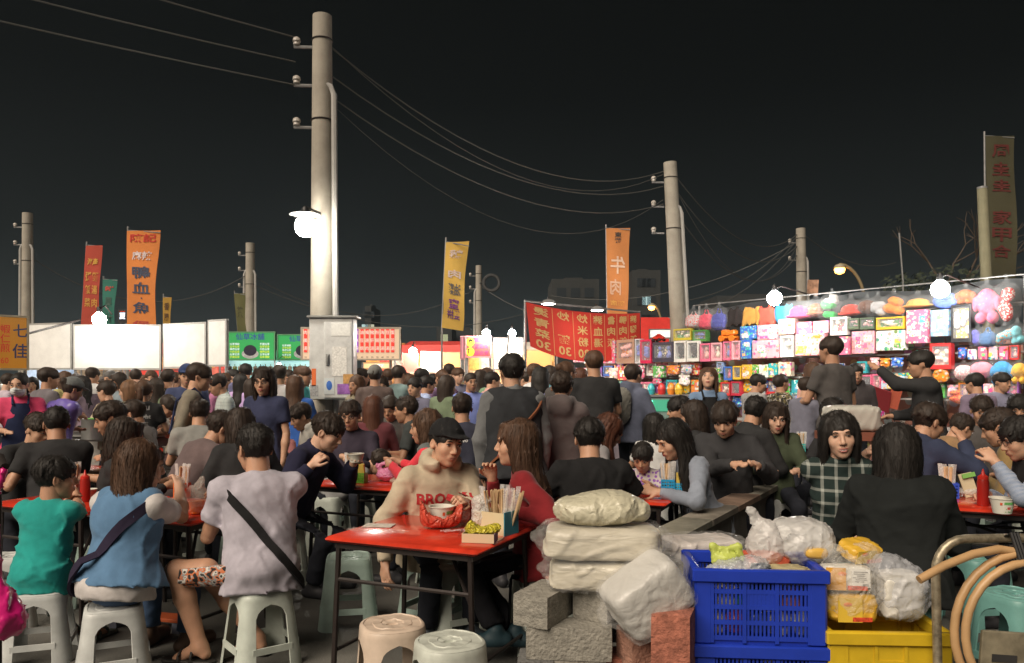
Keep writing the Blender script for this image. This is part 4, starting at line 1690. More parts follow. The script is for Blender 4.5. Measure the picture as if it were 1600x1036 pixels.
for nm, px, py, D in (('first', 857, 474, 15.0), ('second', 933, 484, 16.6)):
    p = at(px, py, D)
    t = thing('flood_lamp', '%s flat white lamp on the top edge of the red banner' % ('bigger' if nm == 'first' else 'smaller'), 'lamp', p, 0, 'flat lamps above the red banner')
    m = MB()
    m.lathe([(.03, .08), (.10, .06), (.15, .0), (.145, -.01)], n=14)
    m.build('lamp_shade', GALV, t, True)
    m = MB()
    m.lathe([(.001, -.03), (.09, -.025), (.135, -.006)], n=14)
    m.build('bulb', bulb_mat(45.), t, True)
    m = MB()
    m.tube([(0, 0, .07), (.0, .25, .14), (0, .5, .02)], .012, n=5)
    m.build('arm', DARKM, t)

# ------------------------------------------------------------------ food stalls: signboards, lit panels, counters
def board(label, px0, px1, y0, y1, D, col, em, frame=(.35, .33, .30), texts=(), posts=True, D2=None, cat='sign', name='signboard', thick=.12, face_mat=None, group=None, post_px=None):
    """a lightbox: frame, glowing face, lettering, posts down to the ground. px0/D is its left end, px1/D2 its right"""
    D2 = D2 or D
    a, b = at(px0, y0, D), at(px1, y0, D2)
    zb = at(px0, y1, D).z
    w = math.hypot(b.x - a.x, b.y - a.y)
    h = a.z - zb
    rz = math.atan2(b.y - a.y, b.x - a.x)
    t = thing(name, label, cat, ((a.x + b.x) / 2, (a.y + b.y) / 2, 0), rz, group)
    zc = (a.z + zb) / 2
    m = MB()
    fr = M(frame, .5, metal=.2, var=.15, vs=6.)
    e = .03
    m.box((0, thick / 2, zc), (w, thick * .8, h - .02))
    for sx in (-1, 1):
        m.box((sx * (w / 2 - e / 2), thick * .36, zc), (e, thick, h))
    for sz in (-1, 1):
        m.box((0, thick * .36 + .002, zc + sz * (h / 2 - e / 2)), (w - 2 * e, thick, e))
    m.build('frame', fr, t)
    m = MB()
    m.box((0, thick * .05, zc), (w - 2 * e - .004, .02, h - 2 * e - .004))
    m.build('face', face_mat or M(col, .45, var=.05, vs=2., emit=em, ecol=col), t)
    for tx in texts:
        txt, u, v, hh, c = tx[:5]
        vert = tx[5] if len(tx) > 5 else False
        sx = tx[6] if len(tx) > 6 else 1.
        emt = tx[7] if len(tx) > 7 else em
        lettering(txt, hh * h, M(c, .5, emit=emt, ecol=c), t, ((u - .5) * w, -.004 - .003, zb + v * h), vertical=vert, sx=sx, bold=.012 * hh * h)
    if posts:
        for px in (post_px or (-w / 2 + .03, w / 2 - .03)):
            m = MB()
            m.tube([(px, thick / 2, 0), (px, thick / 2, zb + .01)], .024, n=8)
            m.build('post', GALV, t, True)
    t['_w'] = w
    return t


# blank white panels above the cooking stall
_Dp = 14.2
WP = M((.80, .79, .76), .55, var=.16, vs=1.6, emit=.06, ecol=(1., .97, .92))  # faint glow put into the white, standing in for lamplight on the panels
for lab, x0, x1, ya, yb, D1, D2 in (('blank white stall panel between the orange sign and lamp panel', 30, 112, 506, 578, 14.6, 14.2),
                                ('wide blank white stall panel under the glaring bare lamp', 114, 252, 507, 578, 14.2, 14.2),
                                ('blank white stall panel turned beside the flag with duck lettering', 255, 322, 506, 576, 14.2, 13.7),
                                ('narrow blank white panel at the end beside green drink signs', 325, 354, 500, 573, 13.68, 13.4)):
    board(lab, x0, x1, ya, yb, D1, (.8, .8, .78), .2, (.42, .41, .39), D2=D2, cat='panel', name='blank_signboard', thick=.05, face_mat=WP, group='blank white panels over the cooking stall',
          posts=lab.startswith('wide') or lab.startswith('narrow'))
bare_lamp('glaring bare lamp in front of the wide white panel', at(155, 499, 13.75), .115, 110., (1., .96, .88), [([(0, 0, .17), (0, .2, .26), (0, .44, .12)], .012)], shade=False)
_m = MB()
_m.tube([at(45, 521, 13.), at(125, 500, 14.1)], .018, n=6)
tag(_m.build('brace_pole', DARKM, None, True), 'thin dark brace slanting across the blank white panel', 'pole')
# orange seven-character sign at the picture's edge
board('bright orange sign with blue and red brush characters beside white panels', -62, 45, 488, 578, 11.6, (.66, .27, .012), .16, (.42, .36, .26), D2=12.3, thick=.14,
      texts=(('七', .87, .70, .26, (.04, .05, .16), False, 1., .0), ('佳', .87, .33, .28, (.04, .05, .16), False, 1., .0), ('蝦仁煎', .64, .56, .17, (.75, .05, .02), True, 1., .1), ('60', .63, .17, .15, (.75, .07, .02), False, .9, .1),
             ('蚵仔煎', .38, .56, .17, (.75, .05, .02), True, 1., .1)))
# little moving-letter display
_t = board('small letter display with red arrows and bluish white character', 185, 198, 484, 504, 19., (.02, .02, .03), .0, (.05, .05, .05), texts=(('夏', .5, .48, .55, (.75, .85, 1.), False, 1., 2.2), ('⇨⇨', .5, .88, .2, (1., .08, .03), False, 1.2, 2.), ('--', .5, .10, .2, (.4, .7, .05), False, 1.2, 1.)))


# ---- lit food stalls of the far row: back wall, counter, awning, side posts
def food_stall(label, px0, px1, D, wall, em, awn, counter, ztop=2.35, zs=1.15, extra=()):
    a, b = at(px0, 592, D), at(px1, 592, D)
    w = b.x - a.x
    t = thing('food_stall', label, 'food stall', ((a.x + b.x) / 2, D, 0), 0, 'lit food stalls of the far row')
    m = MB()
    m.box((0, 1.6, ztop / 2), (w, .06, ztop))
    m.build('back_wall', M(wall, .6, var=.35, vs=2.4), t)
    m = MB()
    m.box((0, .25, zs / 2), (w * .98, .5, zs), bev=.02)
    m.build('counter', M(counter, .4, var=.2, vs=3.), t)
    m = MB()
    m.box((0, .9, ztop + .06), (w * 1.03, 1.9, .05), rot=(R(7), 0, 0))
    m.box((0, -.06, ztop - .08), (w * 1.03, .02, .20))
    m.build('awning', M(awn, .7, var=.15), t)
    for sx in (-1, 1):
        m = MB()
        m.tube([(sx * w * .49, 0, zs), (sx * w * .49, 0, ztop)], .025, n=6)
        m.build('post', GALV, t)
    m = MB()                                     # lamp tube under the awning
    m.tube([(-w * .4, .5, ztop - .10), (w * .4, .5, ztop - .10)], .02, n=8)
    m.build('lamp_tube', bulb_mat(60. + 170. * em, (1., .93, .82)), t)
    g = random.Random(int(px0))
    n = max(3, int(w / .32))
    for k in range(n):                           # menu pictures along the back wall
        m = MB()
        m.box(((k + .5) / n * w - w / 2, 1.55, ztop - .38 + g.uniform(-.06, .06)), (w / n * .8, .02, .36 + g.uniform(-.08, .1)))
        m.build('menu_picture', M(g.choice(((.8, .35, .08), (.75, .7, .6), (.7, .08, .05), (.8, .55, .12))), .5, var=.5, vs=7.), t)
    for k in range(max(2, int(w / .6))):
        m = MB()
        x = (k + .5) / max(2, int(w / .6)) * w - w / 2
        m.lathe([(.14, 0), (.16, .22), (.15, .24), (.02, .24)], (x, .22, zs + .004), n=14)
        m.build('pot', STEEL, t, True)
    return t


food_stall('lit stall with pale blue back wall behind the masked vendor', -20, 60, 19., (.42, .55, .75), .5, (.3, .4, .6), (.4, .4, .45))
food_stall('dim stall with yellow pictures under the white panels', 62, 195, 22., (.22, .17, .12), .10, (.25, .2, .1), (.4, .38, .35))
food_stall('stall with a long red signboard under the white panels', 197, 345, 21., (.45, .12, .08), .25, (.62, .04, .03), (.55, .08, .06))
food_stall('drink stall with turquoise shelves beneath the green signs', 352, 488, 22.5, (.35, .75, .78), .55, (.1, .5, .3), (.03, .42, .34), 2.2)
food_stall('orange lit stall with red oval sign behind the electric box', 555, 618, 21., (.75, .36, .12), .45, (.7, .3, .08), (.3, .2, .12))
food_stall('bright white and red stall behind the crowd with glaring lamp', 628, 722, 20., (.85, .62, .42), .75, (.62, .05, .04), (.5, .3, .2))
food_stall('white lit stall beside the red and yellow menu sign', 726, 872, 20.5, (.88, .55, .30), .65, (.75, .7, .62), (.5, .42, .35))
# green drink signs
for lab, x0, x1, y0, D in (('green drink sign with bowl picture beside the white panels', 352, 430, 518, 20.6), ('green drink sign with bowl picture half behind the tall pole', 433, 512, 522, 21.4)):
    ws = ('仙草凍飲', '古早仙草', '檸檬仙草', '牛奶仙草', '仙草甘茶', '芋圓仙草')
    tx = [('仙草冰舖', .5, .80, .24, (.03, .06, .32), False, 1.05, .15)]
    for k in range(6):
        c = ((.75, .9, .95), (.65, .8, .08))[k % 2]
        tx += [(ws[k], .19, .56 - k * .09, .085, c), (ws[5 - k], .79, .56 - k * .09, .085, c)]
    t = board(lab, x0, x1, y0, 563, D, (.03, .34, .09), .32, (.12, .3, .16), texts=tx)
    w = t['_w']
    zc = at(0, 553, D).z
    for nm, c, sx, dz, dy in (('bowl_picture', (.42, .42, .42), .17, 0., -.008), ('jelly_picture', (.015, .012, .03), .13, .09, -.010)):
        m = MB()
        m.lathe([(.001, 0), (1, 0), (.001, .002)], (0, dy, zc + dz), n=20, rot=Matrix.Rotation(R(90), 3, 'X'), sx=sx * w, sy=.095 * w if dz == 0 else .11 * w)
        m.build(nm, M(c, .5, var=.4, vs=9., emit=.12), t)
# shelves of cups under the green signs
_D = 21.2
for k, px in enumerate(list(range(359, 430, 8)) + list(range(437, 487, 8))):
    p = at(px, 586, _D)
    m = MB()
    m.lathe([(.045, 0), (.058, .20), (.062, .21), (.05, .235), (.012, .24), (.012, .30)], n=10)
    o = m.build('drink_cup', M(((.06, .04, .03), (.25, .30, .12), (.45, .40, .32))[k % 3], .3), None, True)
    o.location = (p.x, _D, 1.62)
    tag(o, '%s drink cup from the white panels in the display row' % ('first second third fourth fifth sixth seventh eighth ninth tenth eleventh twelfth thirteenth fourteenth fifteenth sixteenth seventeenth').split()[k], 'cup', 'display cups of the drink stall')
_t = thing('display_shelf', 'pale turquoise lit shelf carrying the row of drink cups', 'shelf', (gx(420, _D), _D, 0))
m = MB()
m.box((0, .05, 1.61), (2.5, .32, .018))
m.build('shelf_board', M((.5, .8, .8), .4), _t)
m = MB()
m.box((0, .23, 1.80), (2.5, .02, .42))
m.build('back_panel', M((.45, .80, .82), .5, emit=.55), _t)
m = MB()
for sx in (-1.2, 1.2):
    m.tube([(sx, .1, 0), (sx, .1, 1.6)], .02, n=6)
m.build('stand', GALV, _t)
# menu board on posts behind the pole
tx = []
items = ('肉羹湯', '乾意麵', '肉羹麵', '魚丸湯', '貢丸湯', '四神湯', '當歸湯', '米粉湯', '肉燥飯', '滷白菜', '乾米粉', '油豆腐', '嘴邊肉', '豬肝湯', '粉腸湯', '海帶湯', '豆腐湯', '蛋花湯', '白飯')
t = board('cream menu board with red strips of white dish names', 470, 626, 511, 563, 16.2, (.70, .52, .36), .42, (.45, .40, .33), post_px=(.22, .80), thick=.16)
w = t['_w']
zb, zt = at(0, 563, 16.2).z, at(0, 511, 16.2).z
for k in range(18):
    x = -w / 2 + .10 + k * (w - .26) / 17
    zc = (zb + zt) / 2 + .06
    m = MB()
    m.box((x, -.010, zc), (.066, .012, (zt - zb) * .70))
    c = (.28, .05, .45) if k == 10 else (.72, .05, .035)
    o = m.build('menu_strip', M(c, .5, emit=.5, ecol=c), t)
    lettering(items[k], .085, M((.9, .8, .72), .5, emit=.45), o, (x, -.018, zc), vertical=True, space=1.9)
    lettering(str((25, 30, 35, 40)[k % 4]), .05, M((.1, .06, .05), .5), t, (x, -.010, zb + .06))
# red oval sign
t = board('cream shop sign with red oval lettering under the menu board', 566, 610, 566, 577, 19.5, (.80, .50, .26), .5, (.5, .3, .15), texts=(('香雞城', .6, .5, .5, (.9, .85, .8)),), thick=.08)
m = MB()
m.lathe([(.001, 0), (1, 0), (.001, .002)], (.07, -.0045, at(0, 571.5, 19.5).z), n=20, rot=Matrix.Rotation(R(90), 3, 'X'), sx=.26, sy=.075)
m.build('oval', M((.65, .04, .03), .5, emit=.3), t)
# red and yellow spicy sign
t = board('red sign with black spicy characters on yellow discs', 727, 768, 525, 559, 17.2, (.70, .045, .035), .42, (.6, .2, .22), thick=.14,
          texts=(('麻', .19, .72, .30, (.03, .02, .02), False, 1., .0), ('辣', .19, .27, .30, (.03, .02, .02), False, 1., .0), ('鴨血煲', .62, .80, .22, (.05, .02, .10), False, 1., .0), ('豆腐煲', .62, .50, .22, (.05, .02, .10), False, 1., .0), ('綜合煲', .62, .20, .22, (.05, .02, .10), False, 1., .0)))
w = t['_w']
for v in (.72, .27):
    m = MB()
    zb, zt = at(0, 559, 17.2).z, at(0, 525, 17.2).z
    m.lathe([(.001, 0), (1, 0), (.001, .002)], (-.31 * w, -.0045, zb + v * (zt - zb)), n=18, rot=Matrix.Rotation(R(90), 3, 'X'), sx=.085, sy=.095)
    m.build('disc', M((.85, .50, .02), .5, emit=.5), t)
board('pink side board beside the red spicy sign', 719, 726, 525, 562, 17.3, (.75, .30, .38), .45, (.6, .3, .35), thick=.06)
board('white glowing panel beneath the twin lamps', 770, 818, 527, 578, 19., (.95, .90, .80), 1.4, (.3, .3, .3), thick=.08)
board('orange food poster panel behind the standing man', 820, 862, 546, 578, 19.2, (.80, .38, .12), .5, (.6, .4, .2), thick=.05, texts=(('煲', .3, .5, .5, (.6, .1, .03)), ('湯', .72, .5, .5, (.6, .1, .03))))
board('red poster panel beneath the lamp of the bright stall', 628, 654, 552, 582, 18.8, (.72, .10, .07), .45, (.6, .2, .15), thick=.05, texts=(('鹽酥雞', .5, .5, .28, (.9, .75, .6)),))
board('white glowing panel between red and orange posters', 657, 690, 549, 582, 18.9, (.95, .92, .85), 1.3, (.4, .4, .4), thick=.05)
board('orange fried food poster at the end of the bright stall', 692, 720, 550, 582, 18.9, (.85, .45, .15), .7, (.5, .35, .2), thick=.05, texts=(('炸物', .5, .3, .3, (.6, .08, .03)),))
board('long red strip sign with white characters under the white panels', 203, 290, 578, 590, 20.2, (.68, .05, .035), .5, (.5, .1, .08), thick=.05, texts=(('現炸鮮魷臭豆腐大腸', .5, .5, .62, (.9, .7, .6)),))
for lab, px, py, D, st in (('bare lamp beside the red poster of the bright stall', 645, 549, 18.2, 420.), ('bare lamp above the red spicy sign', 760, 521, 17.0, 420.), ('bare lamp above the white glowing panel', 800, 521, 17.6, 420.),
                       ('small bare lamp over the drink stall cups', 436, 570, 20.3, 30.)):
    bare_lamp(lab, at(px, py, D), .085 if st > 100 else .05, st, (1., .95, .86), [([(0, 0, .15), (0, .2, .22), (0, .5, .2)], .010)], shade=False)
# leaning dark poles holding the lamp
_m = MB()
_m.tube([at(787, 600, 17.2), at(795, 523, 17.4)], .02, n=6)
tag(_m.build('lamp_pole', DARKM, None, True), 'leaning dark pole under the twin lamps', 'pole')
# red awning behind the banner and its lit sign
_t = thing('stall_awning', 'red awning behind the leaning pole and the red banner', 'awning', (gx(1030, 22), 22, 0))
_zt = at(0, 492, 22).z
m = MB()
m.sheet([[Vector((x, 0 + .9 * v, _zt - .75 * (1 - v) * (1 + .06 * math.sin(x * 9)))) for v in np.linspace(0, 1, 5)] for x in np.linspace(-1.5, .55, 18)])
m.build('awning_cloth', M((.58, .03, .022), .8, var=.1), _t, True)
m = MB()
for x in (-1.4, .45):
    m.tube([(x, .9, 0), (x, .9, _zt)], .03, n=6)
m.build('stand', GALV, _t)
board('small white lit sign under the red awning', 1014, 1049, 514, 529, 20.5, (.70, .74, .70), .9, (.3, .3, .3), thick=.06)
# bare roadside tree behind the toy stall
_t = thing('tree', 'dim bare branched tree behind the toy stall lamps', 'tree', (gx(1500, 34), 34, 0))
_g = random.Random(4)
_b = [MB(), MB()]


def _limb(p, d, ln, r, k):
    q = p + d * ln
    _b[0 if k < 2 else 1].tube([p, p.lerp(q, .5) + Vector((_g.uniform(-.1, .1), 0, _g.uniform(-.05, .1))) * ln * .4, q], [r, r * .85, r * .62], n=6)
    if k < 5:
        for _ in range(2 if k else 4):
            _limb(q, (d + Vector((_g.uniform(-.9, .9), _g.uniform(-.5, .5), _g.uniform(-.25, .5)))).normalized(), ln * .68, r * .62, k + 1)


_limb(Vector((0, 0, 0)), Vector((0, 0, 1)), 3.2, .16, 0)
_b[0].build('trunk', M((.07, .05, .035), .9, bump=.4), _t, True)
_b[1].build('branches', M((.07, .05, .035), .9), _t, True)
_g = random.Random(9)
_m = MB()
for _ in range(900):
    th, rr = _g.uniform(0, 6.28), _g.random() ** .4
    c = Vector((rr * 3.3 * math.cos(th), rr * 2.0 * math.sin(th), 5.2 + _g.uniform(-.7, 1.1) * (1.2 - rr * .6)))
    a, b = _g.uniform(0, 6.28), _g.uniform(-1, 1)
    u = Vector((math.cos(a), math.sin(a) * .6, b)).normalized() * .16
    v = u.orthogonal().normalized() * .07
    _m.add([c - u, c + v, c + u, c - v], [(0, 1, 2, 3)])
_m.build('crown', M((.025, .035, .018), .8, var=.3), _t)
_m = MB()
_m.tube([at(1411, 440, 20.), at(1405, 364, 20.)], .022, n=6)
_m.tube([(at(1411, 440, 20.)), (gx(1411, 20.), 20., 0)], .022, n=6)
tag(_m.build('antenna_pole', GALV, None, True), 'slim pale pole standing up behind the toy stall', 'pole')

# ------------------------------------------------------------------ toy stall: long frame hung with packed toys
TA, TB = Vector((1.62, 19.0, 0)), Vector((8.6, 9.55, 0))     # wall line on the ground
_dir = (TB - TA).normalized()
_nrm = Vector((_dir.y, -_dir.x, 0))                       # towards the viewer
if _nrm.y > 0:
    _nrm = -_nrm
TRZ = math.atan2(_dir.y, _dir.x)


def tw(px):
    """distance along the toy wall that the photograph shows at column px"""
    k = (px - CX) / FPX
    return (k * TA.y - TA.x) / (_dir.x - k * _dir.y)


def tz(px, py, off=0.):
    p = TA + _dir * tw(px)
    return CAM_H - (py - HY) / FPX * (p.y)


TL = (TB - TA).length
_t = thing('toy_stall', 'long steel rack of the toy stall with shelves and lamps', 'toy stall', TA, TRZ)
m = MB()
for s_ in (.1, 2.4, tw(1080), tw(1285), tw(1465), tw(1590)):
    m.tube([(s_, .25, 0), (s_, .25, 3.05 if s_ > 2.5 else 2.1)], .022, n=8)
m.build('upright_frame', GALV, _t, True)
for nm, z, s0 in (('top_rail', 3.02, tw(1078)), ('rail', 2.62, tw(1078)), ('rail', 2.02, .0), ('rail', 1.62, .0)):
    m = MB()
    m.tube([(s0, .10, z), (TL, .10, z)], .012, n=6)
    m.build(nm, GALV, _t, True)
for z, d in ((1.93, .30), (1.57, .26), (1.22, .34), (.78, .6)):
    m = MB()
    m.box((TL / 2, .12 if d < .5 else -.1, z - .02), (TL - .1, d, .025))
    m.build('shelf', M((.35, .33, .32), .6, metal=.2), _t)
m = MB()
m.box((TL / 2, .42, 1.1), (TL, .03, 2.0))
m.build('back_panel', M((.42, .20, .15), .85, pat='print', col2=(.7, .5, .4), ps=.35, var=.25, vs=1.5), _t)
m = MB()
m.sheet([[Vector((s_, .55 + .9 * v, 3.0 - .35 * v + .04 * math.sin(s_ * 3))) for v in (0, .5, 1)] for s_ in np.linspace(tw(1078), TL, 24)])
m.build('roof_sheet', M((.30, .32, .33), .6, alpha=1.), _t, True)
for lab, px, py, st in (('glaring bare lamp over the hats of the toy stall', 1210, 466, 215.), ('most glaring bare lamp over the plush bags', 1469, 452, 215.)):
    p = at(px, py, (TA + _dir * tw(px)).y - 1.0)
    bare_lamp(lab, p, .125, st, (1., .97, .90), [([(0, 0, .17), (-_nrm.x * .2, -_nrm.y * .2, .22), (-_nrm.x * 1.25, -_nrm.y * 1.25, .1)], .012)], shade=False)


def toy_at(name, label, cat, px, py_bottom, out=.0, group='toys on the toy stall'):
    p = TA + _dir * tw(px) + _nrm * out
    return thing(name, label, cat, (p.x, p.y, tz(px, py_bottom)), TRZ, group)


def pxw(px0, px1):
    return tw(px1) - tw(px0)


FILM = film((.9, .92, .94), .06, .14, .6, 22.)


def packet_film(t, w, d, h, seed, z0=0., knot=True):
    """clear bag round a toy, gathered at the top"""
    f = F((-w * .7, -d * .8, z0 - .05), (w * .7, d * .8, z0 + h * 1.35), max(.016, w / 22))
    f.ell((0, 0, z0 + h * .5), (w * .56, d * .6, h * .56), k=0, p=3.)
    if knot:
        f.cap((0, 0, z0 + h * .9), (0, 0, z0 + h * 1.2), w * .2, .012, k=.05)
        f.ell((0, 0, z0 + h * 1.24), (w * .10, .02, .04), k=.02)
    f.noise(.010, .10, seed, True, 5, (1, 1, .5))
    v, q = f.mesh()
    mesh_obj('clear_bag', v, q, FILM, t, True)


def boxed_toy(label, px0, px1, y0, y1, col, kind='doll', c2=None, out=.14, dep=.12, seed=0):
    """card box with a clear window and a toy inside, or a printed lid"""
    w, h = pxw(px0, px1) * .97, tz((px0 + px1) / 2, y0) - tz((px0 + px1) / 2, y1)
    t = toy_at('toy_box', label, 'toy', (px0 + px1) / 2, y1, out)
    g = random.Random(seed + int(px0))
    cm = M(col, .38, var=.12, vs=9., pat='print', col2=c2 or tuple(min(1, c * .4 + .45) for c in col), ps=g.uniform(.8, 1.6), coat=.25)
    plain = M(col, .38, var=.10, vs=7., coat=.25)
    if kind in ('doll', 'window', 'dark'):
        e = min(w, h) * .13
        m = MB()
        m.box((0, dep * .42, h / 2), (w, dep * .12, h))
        m.box((0, 0, h - e / 2), (w, dep, e))
        m.box((0, 0, e * .8), (w, dep, e * 1.6))
        for sx in (-1, 1):
            m.box((sx * (w / 2 - e * .4), 0, h / 2 + e * .3), (e * .8, dep, h - e * 2.6))
        m.build('carton', plain, t)
        m = MB()
        m.box((0, dep * .34, h / 2), (w - e * 1.7, .006, h - e * 2.7))
        m.build('backing', M(c2 or (.8, .6, .65), .6, var=.4, vs=12., pat='print', col2=(.8, .75, .7)), t)
        f = F((-w / 2, -dep / 2, 0), (w / 2, dep / 2, h), max(.010, w / 26))
        if kind == 'doll':
            for x in ([0] if w < h * .75 else [-w * .22, w * .22]):
                r = min(w * .16, h * .11)
                f.ell((x, 0, h * .70), (r, r * .9, r * 1.1), k=0)
                f.cap((x, 0, h * .52), (x, 0, h * .30), r * .55, r * 1.25, k=.015)
                for sx in (-1, 1):
                    f.cap((x + sx * r * .6, 0, h * .52), (x + sx * r * 1.3, 0, h * .38), r * .25, k=.01)
                    f.cap((x + sx * r * .4, 0, h * .32), (x + sx * r * .4, 0, h * .19), r * .3, k=.01)
        elif kind == 'dark':
            f.ell((0, 0, h * .58), (w * .28, dep * .35, h * .22), k=0, p=3.)
            f.ell((-w * .1, 0, h * .27), (w * .16, dep * .3, h * .08), k=.01)
            f.ell((w * .2, 0, h * .26), (w * .1, dep * .3, h * .07), k=.01)
        else:
            for k in range(7):
                f.ell((g.uniform(-.3, .3) * w, 0, h * g.uniform(.3, .78)), (w * g.uniform(.06, .16), dep * .3, h * g.uniform(.05, .13)), k=.008, p=3.)
        v, q = f.mesh()
        mesh_obj('toy_figure', v, q, M((.03, .03, .04) if kind == 'dark' else g.choice(((.80, .45, .42), (.75, .10, .25), (.85, .75, .62), (.15, .2, .6))), .35, var=.5, vs=16.), t, True)
        m = MB()
        m.box((0, -dep * .46, h / 2 + e * .25), (w - e * 1.7, .004, h - e * 2.7))
        m.build('window', film((.9, .92, .95), .10, .08, .5, 20.), t)
    elif kind == 'print':
        m = MB()
        m.box((0, 0, h / 2), (w, dep, h), bev=.006)
        m.build('carton', cm, t)
        pal = [(.85, .80, .74), c2 or (.80, .15, .28), g.choice(((.1, .4, .65), (.9, .6, .1), (.2, .55, .2), (.75, .1, .3)))]
        for k in range(4):
            m = MB()
            ww, hh = w * g.uniform(.18, .42), h * g.uniform(.12, .34)
            m.box((g.uniform(-.5, .5) * (w - ww) * .9, -dep / 2 - .003 - .0008 * k, h * .5 + g.uniform(-.5, .5) * (h - hh) * .85), (ww, .003, hh))
            m.build('picture_print', M(pal[k % 3], .4, pat='print', col2=g.choice(((.8, .3, .35), (.85, .7, .3), (.3, .5, .7))), ps=1.5), t)
    else:                                        # soft packet on a header card
        m = MB()
        m.box((0, 0, h * .90), (w, .02, h * .2))
        m.build('header_card', cm, t)
        f = F((-w * .6, -.09, 0), (w * .6, .09, h * .9), max(.012, w / 22))
        f.ell((0, 0, h * .42), (w * .47, .05, h * .40), k=0, p=3.)
        for k in range(5):
            f.ell((g.uniform(-.3, .3) * w, -.03, h * g.uniform(.15, .65)), (w * .16, .04, h * .1), k=.02)
        f.noise(.006, .08, seed, True)
        v, q = f.mesh()
        mesh_obj('packet', v, q, M(col, .22, pat='print', col2=c2 or (.85, .75, .3), ps=1.3, bump=.5, bs=18., coat=.5), t, True)
    return t


